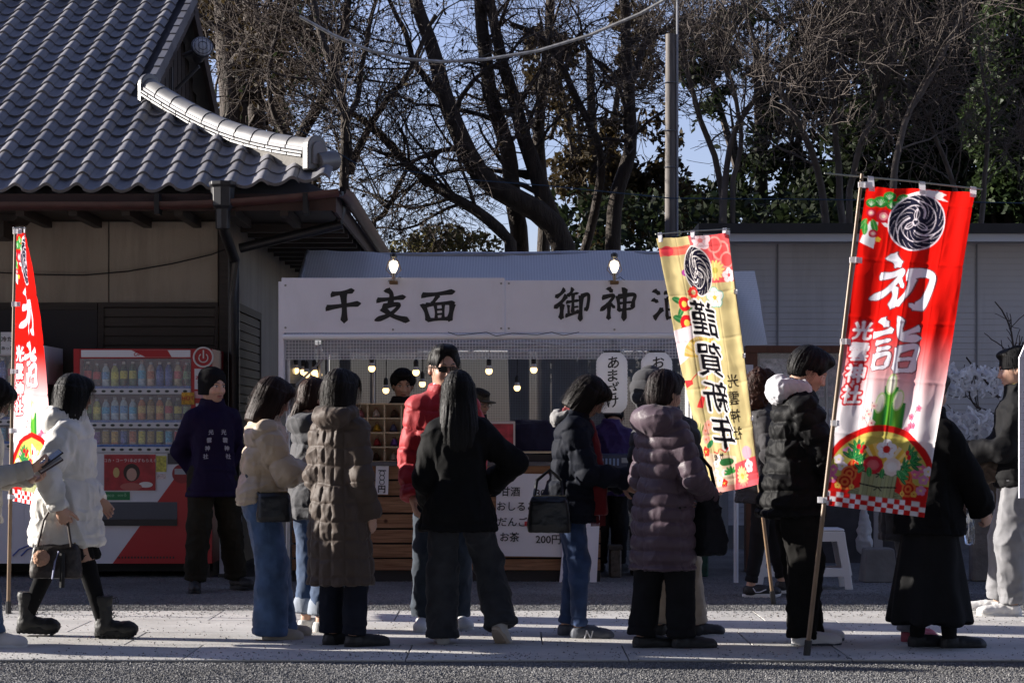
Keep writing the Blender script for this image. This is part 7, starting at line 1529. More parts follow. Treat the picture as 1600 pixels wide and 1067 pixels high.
# --- long brown quilted coat
person('woman with a dark bob in a long brown quilted coat seen from behind', 531, 1013, 1.59, 62, seed=106, female=True, hair=('bob', DKHAIR), head=(-12, 4, 0),
       jacket=dict(col=(.064, .045, .034), hem=.235, puff=.014, res=.0065, pitch=.105, amp=.012, vpitch=.082, wr=.012, hood=1.25, sleeve=.056, cuff=.045, apitch=.10, aamp=.010, rough=.62, name='quilted_coat'), bottom=[dict(kind='trousers', col=(.012, .014, .022), w=(.050, .042, .044), wr=.008)], shoes=('sneaker', (.012, .012, .012), (.013, .013, .013), .17),
       arms={'R': ((.03, -.112, .475), (-1, -.3, 0)), 'L': ((.08, .09, .50), (-1, .1, 0))}, hands={'R': dict(curl=.8)}, legs={'R': ((.01, -.052, .047), -40, 0), 'L': ((.03, .055, .047), -35, 0)})
# --- red puffer with sunglasses
def ex8(f):
    b = MB(); G = mat('sunglass_black', (.006, .006, .006), .15); oh = lambda q: f['on_head'](np.array([q]))[0]
    for sgn in (1, -1):
        poly = [(.012, -.018), (.052, -.014), (.060, .012), (.014, .016), (.008, 0)]; V = [oh((.106-.012*abs(y)/.05, sgn*y, z)) for y, z in poly]+[oh((.100-.012*abs(y)/.05, sgn*y, z)) for y, z in poly]; n = 5
        b.add(V, [tuple(range(n)), tuple(range(2*n-1, n-1, -1))]+[(i, n+i, n+(i+1) % n, (i+1) % n) for i in range(n)])
        b.tube([oh((.096, sgn*.060, .008)), oh((.06, sgn*.078, .010)), oh((-.012, sgn*.085, .006))], .0035, 5)
    b.tube([oh((.108, -.012, .010)), oh((.110, 0, .012)), oh((.108, .012, .010))], .003, 5); b.build('sunglasses', G, f['root'])
    V, Q, N = blob([Loft([(1.455, .0, 0, .070, .072), (1.535, .006, 0, .066, .068)], 2, .01)], .008, wrinkle=.016, wscale=(20, 20, 20), seed=5); mesh('neck_scarf', V, Q, mat('scarf_grey', (.34, .36, .42), .9, var=.5, vscale=25), f['root'], True)
person('man with swept back hair in a bright red puffer jacket and dark sunglasses', 693, 985, 1.765, -78, seed=108, hair=('swept', BLACKHAIR), head=(4, 4, 0), hscale=1.04, sk=(.50, .285, .20),
       jacket=dict(col=(.36, .010, .016), hem=.47, puff=.030, pitch=.125, amp=.016, wr=.014, sleeve=.064, cuff=.044, rough=.62, spec=.3), bottom=[dict(kind='trousers', col=(.030, .040, .055), w=(.056, .046, .044), wr=.012, var=.3)], shoes=('sneaker', (.62, .62, .62), (.66, .66, .66)),
       arms={'R': ((.05, -.115, .475), (-1, -.3, 0)), 'L': ((.05, .105, .475), (-1, .3, 0))}, legs={'R': ((.02, -.075, .047), -16, 0), 'L': ((-.03, .055, .047), 10, 0)}, extras=ex8)
# --- black jacket, long hair, back to us
person('long haired woman in a plain black jacket and wide grey jeans, one heel lifted', 716, 1009, 1.585, 92, seed=109, female=True, hair=('long', BLACKHAIR), head=(4, 6, 0),
       jacket=dict(col=(.006, .006, .0065), hem=.425, puff=.040, flare=.02, wr=.016, ws=(6, 6, 3), sleeve=.066, cuff=.05, var=.2), bottom=[dict(kind='trousers', col=(.034, .036, .041), w=(.058, .053, .059), drop=.012, wr=.014, var=.3)], shoes=('slip', (.46, .44, .42), (.42, .34, .26)),
       arms={'R': ((.105, -.115, .585), (-.4, -1.2, -.2)), 'L': ((.10, .095, .52), (-1, .5, 0))}, hands={'R': dict(curl=1.0)}, legs={'L': ((.0, .058, .047), 4, 0), 'R': ((-.02, -.155, .085), -24, 42)})
# --- navy jacket, red scarf
def new_mark(tr, u, s):
    b = MB(); M_ = mat('mark_silver', (.60, .60, .64), .5)
    for sgn in (1, -1):
        q = lambda x, z: tuple(tr(np.array([(x, sgn*(.050-.22*(z-.03))*s, z)]))[0])
        for a, c in (((.008, .028), (.020, .074)), ((.020, .074), (.044, .028)), ((.044, .028), (.056, .074))): b.tube([q(*a), q(*c)], .0045, 5)
    b.build('side_mark', M_, u)
def ex11(f):
    H = f['H']; phone('pale phone held out by the woman with the red scarf', f, 'R', PHW); sc = fabric('scarf_red', (.13, .010, .014), .95); b = MB()
    V, Q, N = blob([Loft([(.815*H, .02, 0, .072, .088), (.865*H, .026, 0, .066, .078)], 2, .01), Cap((.105, -.03, .80*H), (.180, -.055, .62*H), .036, .042, .02), Cap((.180, -.055, .62*H), (.175, -.06, .47*H), .042, .050, .02, flat=True)], .008, wrinkle=.014, wscale=(16, 16, 5), seed=7); o = mesh('scarf', V, Q, sc, f['root'], True)
    for i in range(12): b.tube([(.135+.007*i, -.098+.006*i, .475*H), (.133+.0072*i, -.10+.006*i, .425*H)], .003, 4)
    b.build('scarf_fringe', sc, o)
    hd = fabric('hood_pale', (.22, .215, .215), .9); V, Q, N = blob([Ell((-.070, 0, .825*H), (.040, .080, .050), .02), Ell((-.01, .065, .835*H), (.06, .022, .024), .02), Ell((-.01, -.065, .835*H), (.06, .022, .024), .02)], .008, wrinkle=.014, wscale=(18, 18, 18), seed=8); mesh('hood', V, Q, hd, f['root'], True)
    bag('black leather handbag with metal clasps on the arm of the woman with the red scarf', f, (-.11, -.24, .755), .125, .055, .105, mat('bag_leather', (.009, .009, .010), .35, bump=(60, .2)), 'handbag', [(-.09, .0, .09), (-.075, .04, .20), (0, .07, .26), (.07, .04, .20), (.08, .0, .09)])
person('woman in a navy jacket with a long red scarf looking at a phone', 890, 998, 1.60, -4, seed=111, female=True, hair=('bob', DKHAIR), head=(2, 36, 0), head_off=(.040, 0, -.022), lean=.02,
       jacket=dict(col=(.007, .009, .016), hem=.44, puff=.036, pitch=.12, amp=.012, wr=.014, sleeve=.062, cuff=.042), bottom=[dict(kind='trousers', col=(.028, .055, .135), w=(.056, .038, .030), drop=-.01, wr=.010, var=.4)], shoes=('sneaker', (.085, .095, .12), (.55, .50, .44), .165, new_mark),
       arms={'R': ((.215, -.055, .60), (-.5, -.4, -1)), 'L': ((.20, .03, .58), (-.5, .5, -1))}, hands={'R': dict(curl=.7, palm=(0, .35, 1))}, legs={'R': ((.035, -.05, .047), -5, 0), 'L': ((-.015, .05, .047), 4, 0)}, extras=ex11)
# --- hooded figure behind the plum coat
person('person in a dark quilted hood and beige trousers standing behind the plum coat', 1040, 996, 1.60, 82, seed=112, hair=('short', DKHAIR), hat=('hood', (.045, .045, .050), 'hood'), head=(-6, 2, 0), side=-.0, head_off=(0, .055, -.005), face='plain',
       jacket=dict(col=(.045, .045, .05), hem=.45, puff=.03, pitch=.1, amp=.014), bottom=[dict(kind='trousers', col=(.40, .33, .25), w=(.056, .05, .048), wr=.008)], shoes=('sneaker', (.02, .02, .022), (.6, .6, .6)), legs={'R': ((.0, -.11, .047), -60, 0), 'L': ((.0, .03, .047), -40, 0)})
# --- plum puffer
def ex13(f):
    bag('black rounded backpack held at the side of the woman in the plum coat', f, (.20, -.16, .735), .095, .085, .185, fabric('pack_black', (.010, .011, .014), .7), 'backpack', [(-.06, .0, .17), (-.05, .04, .32), (.0, .05, .36), (.05, .03, .30), (.06, 0, .17)], taper=.62, wr=.016)
person('woman with short dark hair in a long plum puffer coat seen from behind', 1036, 1016, 1.575, 40, seed=113, female=True, hair=('nape', (.020, .011, .011)), head=(2, 10, 0), hscale=1.04,
       jacket=dict(col=(.070, .045, .060), hem=.295, puff=.026, res=.007, pitch=.082, amp=.017, wr=.008, ws=(9, 9, 5), hood=1.7, sleeve=.060, cuff=.042, apitch=.085, aamp=.013, rough=.5, spec=.4, name='puffer_coat'), bottom=[dict(kind='trousers', col=(.012, .012, .013), w=(.056, .050, .052), wr=.008)], shoes=('sneaker', (.014, .014, .014), (.014, .014, .014), .165),
       arms={'R': ((.14, -.09, .555), (-.9, -.7, -.2)), 'L': ((.14, .08, .55), (-.8, .5, 0))}, hands={'R': dict(curl=1.2, palm=(0, .6, 1))}, legs={'R': ((.045, -.045, .047), -34, 0), 'L': ((-.05, .06, .047), -30, 0)}, extras=ex13)
# --- black padded coat, grey hood
def ex14(f): phone('dark phone held by the man in the black padded coat', f, 'R')
person('young man in a black padded coat with a pale grey hood looking down', 1236, 1009, 1.745, 8, seed=114, hair=('shaggy', BLACKHAIR), head=(-6, 26, 0), head_off=(.030, 0, -.012), lean=.02,
       jacket=dict(col=(.0065, .0065, .007), hem=.435, puff=.036, pitch=.10, amp=.016, wr=.022, hood=1.35, hoodcol=(.50, .50, .53), sleeve=.060, cuff=.042, rough=.6), bottom=[dict(kind='trousers', col=(.010, .0095, .009), w=(.066, .056, .050), drop=.012, wr=.014)], shoes=('sneaker', (.58, .58, .60), (.03, .04, .055), .165),
       arms={'R': ((.215, -.03, .655), (-.5, -.5, -1)), 'L': ((.21, .04, .64), (-.5, .6, -1))}, hands={'R': dict(curl=.8, palm=(0, .3, 1)), 'L': dict(curl=.8, palm=(0, -.3, 1))}, legs={'R': ((.02, -.055, .047), -6, 0), 'L': ((.07, .05, .047), 6, 0)}, extras=ex14)
# --- curly hair behind
def swoosh(tr, u, s):
    b = MB()
    for sgn in (1, -1): b.tube([tuple(tr(np.array([(x, sgn*(.050-.22*(z-.03))*s, z)]))[0]) for x, z in ((-.03, .075), (-.01, .045), (.02, .045), (.07, .065))], .0045, 5)
    b.build('side_mark', mat('mark_silver', (.60, .60, .64), .5), u)
person('woman with curly reddish hair, black leggings and black sports shoes behind the yellow banner', 1188, 931, 1.70, 10, seed=115, female=True, hair=('curly', (.055, .020, .012)), head=(0, 10, 0), jacket=dict(col=(.035, .033, .036), hem=.42, puff=.03, pitch=.13, amp=.012, wr=.012), bottom=[dict(kind='trousers', col=(.014, .014, .015), w=(.054, .038, .028), drop=-.02, wr=.006)],
       shoes=('sneaker', (.016, .016, .017), (.66, .66, .66), .17, swoosh), legs={'R': ((-.06, -.05, .047), -6, 0), 'L': ((.12, .05, .047), 4, 0)}, arms={'R': ((.12, -.08, .62), (-.5, -.7, -1)), 'L': 'belly'})
# --- black coat and long skirt
def ex16(f):
    o = thing('water_bottle', 'small clear plastic bottle held low beside the black skirt', 'bottle', to_world(f, (.19, -.13, .70))); MB().lathe([(.02, -.10), (.031, -.085), (.031, .03), (.014, .07), (.013, .085)], (0, 0, 0), 14).build('bottle_body', mat('clear_plastic', (.75, .80, .85), .08, trans=.9), o, smooth=True); MB().lathe([(.015, .0851), (.015, .10)], (0, 0, 0), 12).build('cap', PHW, o)
person('woman in a black coat and long flared black skirt behind the red banner', 1452, 1016, 1.58, 36, seed=116, female=True, hair=('nape', (.030, .016, .012)), head=(0, 12, 0),
       jacket=dict(col=(.006, .006, .0065), hem=.42, puff=.040, wr=.016, ws=(5, 5, 4), sleeve=.064, cuff=.05, rough=.9, name='coat'), bottom=[dict(kind='skirt', col=(.0125, .0125, .013), hem=.105, rx=.135, ry=.155, folds=7), dict(kind='socks', col=(.012, .012, .012), t=.3)], shoes=('slip', (.010, .010, .010), (.010, .010, .010), .17),
       arms={'R': ((.15, -.12, .50), (-.7, -1, 0)), 'L': ((.16, .06, .55), (-.5, .7, -1))}, hands={'R': dict(curl=1.0)}, legs={'R': ((.05, -.05, .047), -30, 0), 'L': ((-.01, .05, .047), -26, 0)}, extras=ex16)
person('person in faded grey jeans and pink trainers mostly hidden by the red banner', 1420, 1004, 1.52, 20, seed=117, female=True, hair=('bob', DKHAIR), jacket=dict(col=(.035, .035, .038), hem=.40, puff=.03, wr=.014), bottom=[dict(kind='trousers', col=(.16, .16, .17), w=(.05, .044, .042), wr=.014)], shoes=('sneaker', (.38, .07, .10), (.55, .42, .42)), legs={'R': ((-.03, -.05, .047), -6, 0), 'L': ((.03, .05, .047), 6, 0)}, arms={'R': 'belly', 'L': 'belly'})
# --- right edge, facing left
def ex18(f):
    H = f['H']; V, Q, N = blob([Loft([(.845*H, .0, 0, .070, .072), (.872*H, .004, 0, .066, .068)], 2, .01)], .008, wrinkle=.004); mesh('neck_collar', V, Q, fabric('neon_yellow', (.50, .52, .06), .7), f['root'], True)
    V, Q, N = blob([Loft([(.478*H, 0, 0, .128, .152), (.486*H, 0, 0, .128, .152)], 2.3, .01)], .008); mesh('hem_band', V, Q, fabric('neon_green', (.22, .30, .05), .7), f['root'], True)
    bag('small brown fur trimmed bag held by the man in the black beanie', f, (.215, .05, .98), .08, .05, .08, fabric('fur_brown', (.10, .075, .055), .95), 'small_bag', wr=.03, zip_=False)
person('man in a black beanie, black track jacket and light grey sweatpants at the right edge', 1592, 963, 1.79, 172, seed=118, hair=('short', BLACKHAIR), hat=('beanie', (.012, .012, .013), 'beanie'), head=(-8, 6, 0), jacket=dict(col=(.008, .008, .009), hem=.49, puff=.038, wr=.018, ws=(6, 6, 4), sleeve=.062, cuff=.042), bottom=[dict(kind='trousers', col=(.19, .19, .20), w=(.066, .056, .044), drop=-.01, wr=.013, ws=(7, 7, 5))],
       shoes=('sneaker', (.64, .63, .62), (.66, .66, .64), .165), arms={'L': ((.20, .035, .615), (-.5, .7, -1)), 'R': ((.20, -.02, .60), (-.5, -.7, -1))}, hands={'L': dict(curl=.9, palm=(0, -.3, 1))}, legs={'R': ((.07, -.06, .047), -4, 0), 'L': ((.03, .06, .047), 6, 0)}, extras=ex18)
# --- sellers behind the counter
person('mask seller with long shaggy black hair behind the pigeon hole rack', 0, 0, 1.77, -48, seed=107, loc=(at(627, 0, 17.15).x, 17.15, 0), hair=('shaggy', BLACKHAIR), head=(-34, 10, 0), jacket=dict(col=(.016, .016, .019), hem=.44, puff=.02), bottom=[dict(kind='trousers', col=(.02, .02, .022))], shoes=('sneaker', (.02, .02, .02), (.02, .02, .02)), arms={'R': 'belly', 'L': 'belly'})
def ex10(f):
    b = MB(); oh = lambda q: f['on_head'](np.array([q]))[0]
    for sgn in (1, -1): b.tube([oh((.106, sgn*(.031+.022*math.cos(a)), .003+.016*math.sin(a))) for a in np.linspace(0, 6.28, 13)], .0022, 4); b.tube([oh((.104, sgn*.053, .006)), oh((-.01, sgn*.086, .008))], .0022, 4)
    b.build('glasses', mat('glasses_rim', (.35, .33, .3), .25, metal=.6), f['root'])
person('seller in an olive cap and glasses behind the counter', 0, 0, 1.60, -42, seed=110, loc=(at(746, 0, 17.25).x, 17.25, 0), hair=('short', (.05, .05, .05)), hat=('cap', (.075, .066, .048), 'cap'), head=(-4, 10, 0), jacket=dict(col=(.02, .018, .02), hem=.44, puff=.02), bottom=[dict(kind='trousers', col=(.02, .02, .022))], shoes=('sneaker', (.02, .02, .02), (.02, .02, .02)), arms={'R': 'belly', 'L': 'belly'}, extras=ex10)
person('helper in a purple happi with grey sleeves bending behind the lantern', 0, 0, 1.55, 75, seed=119, loc=(at(952, 0, 17.55).x, 17.55, 0), hair=('short', BLACKHAIR), head=(10, 40, 0), head_off=(.06, 0, -.05), lean=.06, jacket=dict(col=(.035, .016, .09), hem=.44, puff=.025, wr=.014), bottom=[dict(kind='trousers', col=(.02, .02, .022))], shoes=('sneaker', (.02, .02, .02), (.02, .02, .02)), arms={'R': ((.14, -.10, .60), (-.4, -1, 0)), 'L': 'belly'})

# the queue goes on to the left, outside the picture: its shadows fall across the path
for i, (src, px, gy, yaw, lab) in enumerate((('person.005', -330, 1008, 20, 'queueing woman in a long coat outside the left edge'), ('person.012', -520, 1002, 5, 'queueing man in a padded coat outside the left edge'), ('person.003', -700, 1000, 0, 'queueing woman in a short puffer outside the left edge'))):
    o = dup(bpy.data.objects[src]); o.location = gp(px, gy); o.rotation_euler = (0, 0, R(yaw)); o['label'] = lab
# ------------------------------------------------------------------ trees behind the stall
class Grove:
    def __init__(s, seed): s.r = np.random.default_rng(seed); s.L = []
    def trunk(s, pts, Y, r0, r1, n=16, wob=.02):
        P = np.array([tuple(at(x, y, Y)) for x, y in pts]); P[:, 1] += np.cumsum(s.r.normal(0, .12, len(P))); d = np.r_[0, np.cumsum(np.linalg.norm(np.diff(P, axis=0), axis=1))]; t = np.linspace(0, d[-1], n)
        Q = np.stack([np.interp(t, d, P[:, i]) for i in range(3)], 1); Q[1:-1] += s.r.normal(0, wob, (n-2, 3)); Q[1:-1] = (Q[:-2]+2*Q[1:-1]+Q[2:])/4
        return Q, np.linspace(r0, r1, n)
    def children(s, P, Rd, count, lmin, lmax, ang, n, up=.15, jit=.18, rr=.55, tmin=.25, rmin=.004, droop=0.):
        """count side branches for every parent polyline, all at once"""
        N, m, _ = P.shape; k = s.r.integers(0, N, N*count); t = s.r.uniform(tmin, 1, N*count)*(m-1); i = np.minimum(t.astype(int), m-2); f = (t-i)[:, None]
        o = P[k, i]*(1-f)+P[k, i+1]*f; tan = P[k, i+1]-P[k, i]; tan /= np.linalg.norm(tan, axis=1, keepdims=True)+1e-9; r0 = (Rd[k, i]*(1-f[:, 0])+Rd[k, i+1]*f[:, 0])*rr
        rnd = s.r.normal(0, 1, o.shape); rnd -= tan*(rnd*tan).sum(1, keepdims=True); rnd /= np.linalg.norm(rnd, axis=1, keepdims=True)+1e-9
        a = s.r.uniform(ang[0], ang[1], len(o))[:, None]; d = tan*np.cos(a)+rnd*np.sin(a); L = s.r.uniform(lmin, lmax, len(o))*np.clip(1.25-.5*t/(m-1), .5, 1.2)
        Q = np.empty((len(o), n, 3)); Q[:, 0] = o; st = (L/(n-1))[:, None]
        for j in range(1, n):
            d = d+s.r.normal(0, jit, d.shape); d[:, 2] += up-droop*j; d /= np.linalg.norm(d, axis=1, keepdims=True); Q[:, j] = Q[:, j-1]+d*st
        Rc = np.maximum(r0[:, None]*np.linspace(1, .35, n)[None], rmin)
        return Q, Rc
def tubes(P, Rd, k):
    """(N,n,3) polylines -> one tube mesh"""
    N, n, _ = P.shape; T = np.gradient(P, axis=1); T /= np.linalg.norm(T, axis=2, keepdims=True)+1e-9
    ref = np.tile(np.array([.31, .81, .49]), (N, n, 1)); A = np.cross(T, ref); A /= np.linalg.norm(A, axis=2, keepdims=True)+1e-9; B = np.cross(T, A); th = np.arange(k)*2*math.pi/k
    V = P[:, :, None, :]+Rd[:, :, None, None]*(A[:, :, None, :]*np.cos(th)[None, None, :, None]+B[:, :, None, :]*np.sin(th)[None, None, :, None])
    b = (np.arange(N)*n*k)[:, None, None]+(np.arange(n-1)*k)[None, :, None]; j = np.arange(k)[None, None, :]; j2 = (np.arange(k)+1)[None, None, :] % k
    F = np.stack([b+j, b+j2, b+k+j2, b+k+j], 3).reshape(-1, 4)
    return V.reshape(-1, 3), F
def leaves(C_, size, rng, asp=.55):
    """one bent leaf (two quads share nothing: a folded pair of triangles) at every centre"""
    N = len(C_); d = rng.normal(0, 1, (N, 3)); d /= np.linalg.norm(d, axis=1, keepdims=True); e = np.cross(d, rng.normal(0, 1, (N, 3))); e /= np.linalg.norm(e, axis=1, keepdims=True)+1e-9; s = rng.uniform(.6, 1.3, (N, 1))*size
    V = np.stack([C_-d*s, C_+e*s*asp, C_+d*s, C_-e*s*asp], 1).reshape(-1, 3); return V, (np.arange(N)*4)[:, None]+np.arange(4)[None]
def leaf_mat(name, c1, c2, tl=.35, rough=.65):
    m = bpy.data.materials.new(name); m.use_nodes = True; n = m.node_tree.nodes; l = m.node_tree.links; b = n['Principled BSDF']; b.inputs['Roughness'].default_value = rough; b.inputs['Specular IOR Level'].default_value = .18
    g = n.new('ShaderNodeNewGeometry'); cr = n.new('ShaderNodeValToRGB'); e = cr.color_ramp.elements; e[0].color = (*c1, 1); e[1].color = (*c2, 1); l.new(g.outputs['Random Per Island'], cr.inputs[0]); l.new(cr.outputs[0], b.inputs['Base Color'])
    t = n.new('ShaderNodeBsdfTranslucent'); l.new(cr.outputs[0], t.inputs[0]); ms = n.new('ShaderNodeMixShader'); ms.inputs[0].default_value = tl; l.new(b.outputs[0], ms.inputs[1]); l.new(t.outputs[0], ms.inputs[2]); l.new(ms.outputs[0], n['Material Output'].inputs[0]); return m
BARK = mat('bark_dark', (.050, .039, .031), .9, bump=(14, .9, .03), stretch=(3, 3, .8), var=.4, vscale=4); BARKP = mat('bark_pale', (.11, .092, .078), .85, bump=(10, .6, .02), stretch=(3, 3, .8), var=.3, vscale=3)
TWIG = mat('twig_brown', (.070, .052, .042), .85, var=.3); TWIGP = mat('twig_grey', (.095, .076, .064), .8, var=.3)
LDARK = leaf_mat('leaf_dark', (.007, .012, .006), (.024, .034, .012)); LBROWN = leaf_mat('leaf_brown', (.026, .019, .010), (.07, .05, .02)); LOLIVE = leaf_mat('leaf_olive', (.05, .05, .018), (.14, .12, .045)); LGLOSS = leaf_mat('leaf_glossy', (.018, .032, .012), (.05, .075, .025), .3, .45)
def tree(label, Y, stems, seed, bark=BARK, twig=TWIG, l1=(3, .8, 2.2), l2=(4, .5, 1.3), l3=(4, .25, .7), l4=(0, .1, .3), leaf=None, group='trees behind the stall', jit=.2, up=.12, ang=(.4, 1.1), name='tree', droop=0., cat='tree'):
    g = Grove(seed); base = at(stems[0][0][0][0], 672, Y); root = thing(name, label, cat, (base.x, Y, 0), 0, group); B0 = np.array((base.x, Y, 0))
    TP = [g.trunk(p, Y+dy, r0*.82, r1*.82) for p, r0, r1, dy in stems]; P = np.stack([t[0] for t in TP]); Rd = np.stack([t[1] for t in TP])
    P[:, 0, 2] = np.where(P[:, 0, 2] < 4.2, 0, P[:, 0, 2]) if True else 0
    V, F = tubes(P, Rd, 9); mesh('trunk', V-B0, F, bark, root, True)
    lv = []
    c1, r1 = g.children(P, Rd, l1[0], l1[1], l1[2], ang, 8, up, jit, .36); lv.append((c1, r1, 5, 'branch', bark))
    if l2[0]: c2, r2 = g.children(c1, r1, l2[0], l2[1], l2[2], ang, 6, up*.8, jit*1.1, .45, .15); lv.append((c2, r2, 4, 'branch', twig))
    if l3[0]: c3, r3 = g.children(c2, r2, l3[0], l3[1], l3[2], ang, 5, up*.5, jit*1.2, .6, .1, .0035, droop); lv.append((c3, r3, 3, 'twig', twig))
    if l4[0]: c4, r4 = g.children(c3, r3, l4[0], l4[1], l4[2], ang, 4, 0, jit*1.2, .7, .1, .003, droop); lv.append((c4, r4, 3, 'twig', twig))
    vs_, fs, k = [], [], 0
    V, F = tubes(c1, r1, 5); mesh('limb', V-B0, F, bark, root, True)
    for Q, q, sd, nm, m in lv[1:]:
        V, F = tubes(Q, q, sd); vs_.append(V); fs.append(F+k); k += len(V)
    if vs_: tag(mesh('crown', np.concatenate(vs_)-B0, np.concatenate(fs), twig, root, True), kind='stuff')
    if leaf:
        m, cnt, size, spread = leaf; src = lv[-1][0].reshape(-1, 3); C_ = src[g.r.integers(0, len(src), cnt)]; keep = vnoise(C_*1.1, seed) > .42; C_ = C_[keep]; C_ = C_+g.r.normal(0, spread, C_.shape); V, F = leaves(C_, size, g.r); tag(mesh('foliage', V-B0, F, m, root), kind='stuff')
    return root
# thick ivy-hung trunks beside the gable
tree('huge ivy covered trunk rising beside the dark gable', 25.5, [([(362, 400), (364, 300), (364, 150), (354, 60), (346, -60)], .24, .20, 0), ([(398, 420), (404, 300), (402, 180), (396, 80), (384, -60)], .17, .12, .6), ([(356, 110), (400, 60), (440, 20), (480, -20)], .12, .08, -.3), ([(372, 130), (400, 80), (445, 78)], .07, .045, -.3)], 21,
     l1=(9, .6, 1.6), l2=(5, .4, 1.0), l3=(5, .25, .7), leaf=(LBROWN, 5200, .034, .10), jit=.3, up=-.02, droop=.05)
tree('slender forked bare tree in front of the pale sky', 24.2, [([(541, 420), (540, 300), (547, 262), (540, 217), (544, 169), (525, 120), (495, 37), (480, -40)], .085, .04, 0), ([(546, 270), (558, 240), (577, 187), (590, 165), (622, 131), (652, 82), (680, 20)], .065, .03, .2), ([(450, 400), (461, 225), (502, 161), (525, 120), (532, 75), (550, -30)], .11, .055, .5), ([(540, 190), (560, 150), (565, 90), (580, 20), (584, -30)], .05, .025, -.2), ([(461, 232), (430, 190), (420, 120), (440, 40)], .05, .025, .2)], 22,
     bark=BARK, l1=(9, .5, 1.7), l2=(5, .35, 1.0), l3=(5, .2, .6), l4=(1, .1, .3), jit=.24, up=.06, leaf=(LDARK, 700, .032, .05))
tree('great spreading tree of many dark twisting trunks behind the stall roof', 25.0,
     [([(884, 420), (885, 390), (862, 337), (800, 310), (750, 281), (724, 225), (694, 169), (686, 112), (656, 19), (640, -40)], .20, .085, 0), ([(812, 420), (810, 390), (805, 320), (802, 262), (785, 210), (772, 180), (757, 112), (754, 19), (750, -40)], .15, .09, .8), ([(850, 420), (847, 274), (842, 230), (840, 187), (851, 112), (859, 19), (862, -50)], .11, .07, 1.1),
      ([(878, 420), (876, 370), (850, 310), (832, 262), (805, 170), (780, 75), (765, -20)], .16, .07, .3), ([(812, 400), (780, 352), (750, 337), (710, 312), (675, 292), (637, 255), (600, 215), (560, 190), (535, 170)], .10, .04, -.2), ([(960, 420), (962, 330), (975, 262), (990, 225), (984, 160), (982, 112), (975, 0), (972, -40)], .13, .07, .2),
      ([(985, 130), (1010, 60), (1050, 30), (1090, 24)], .06, .035, 0), ([(668, 290), (640, 262), (600, 225), (577, 199)], .05, .03, -.1), ([(581, 352), (600, 330), (618, 300), (630, 268), (640, 256)], .045, .03, -.1), ([(905, 420), (930, 340), (940, 250), (905, 170), (880, 110), (850, 60), (800, 40)], .08, .04, .4), ([(690, 150), (650, 100), (630, 40), (600, -20)], .06, .03, 0), ([(725, 235), (690, 240), (640, 262), (600, 262)], .045, .02, -.2)], 23,
     l1=(10, .6, 2.0), l2=(5, .4, 1.2), l3=(5, .2, .75), l4=(1, .12, .35), jit=.26, up=.03, ang=(.4, 1.25), leaf=(LBROWN, 2600, .034, .06))
g_ = [([(1130, 420), (1132, 300), (1118, 240), (1092, 180), (1066, 90), (1050, -20)], .06, .025, .3), ([(1136, 380), (1138, 250), (1150, 195), (1212, 112), (1262, 50), (1305, -20)], .055, .022, 0), ([(1140, 300), (1160, 220), (1140, 130), (1120, 60), (1118, -20)], .04, .02, .2)]
tree('bare grey cherry tree just right of the utility pole', 23.6, g_, 24, bark=BARKP, twig=TWIGP, l1=(10, .6, 1.9), l2=(6, .4, 1.2), l3=(7, .2, .7), l4=(1, .1, .3), jit=.22, up=.05, ang=(.4, 1.25))
g_ = [([(1292, 420), (1286, 330), (1280, 270), (1242, 190), (1182, 100), (1150, -10)], .065, .025, .2), ([(1320, 420), (1320, 300), (1318, 200), (1310, 100), (1288, -20)], .06, .03, 0), ([(1322, 320), (1345, 225), (1382, 150), (1402, 60), (1396, -30)], .05, .022, -.1)]
tree('bare grey cherry tree with upswept stems behind the shed roof', 23.4, g_, 25, bark=BARKP, twig=TWIGP, l1=(11, .6, 2.0), l2=(6, .4, 1.2), l3=(7, .2, .7), l4=(1, .1, .3), jit=.22, up=.05, ang=(.4, 1.25))
g_ = [([(1372, 420), (1382, 290), (1400, 195), (1450, 120), (1492, 45), (1515, -20)], .06, .025, 0), ([(1398, 215), (1372, 130), (1352, 40), (1350, -30)], .045, .02, .2), ([(1510, 420), (1500, 300), (1455, 190), (1440, 160), (1400, 110)], .05, .02, .1), ([(1520, 420), (1535, 310), (1545, 180), (1532, 60)], .045, .02, .3)]
tree('bare grey cherry tree spreading above the red banner', 23.2, g_, 26, bark=BARKP, twig=TWIGP, l1=(9, .6, 1.9), l2=(6, .4, 1.2), l3=(7, .2, .7), l4=(1, .1, .3), jit=.22, up=.05, ang=(.4, 1.25))
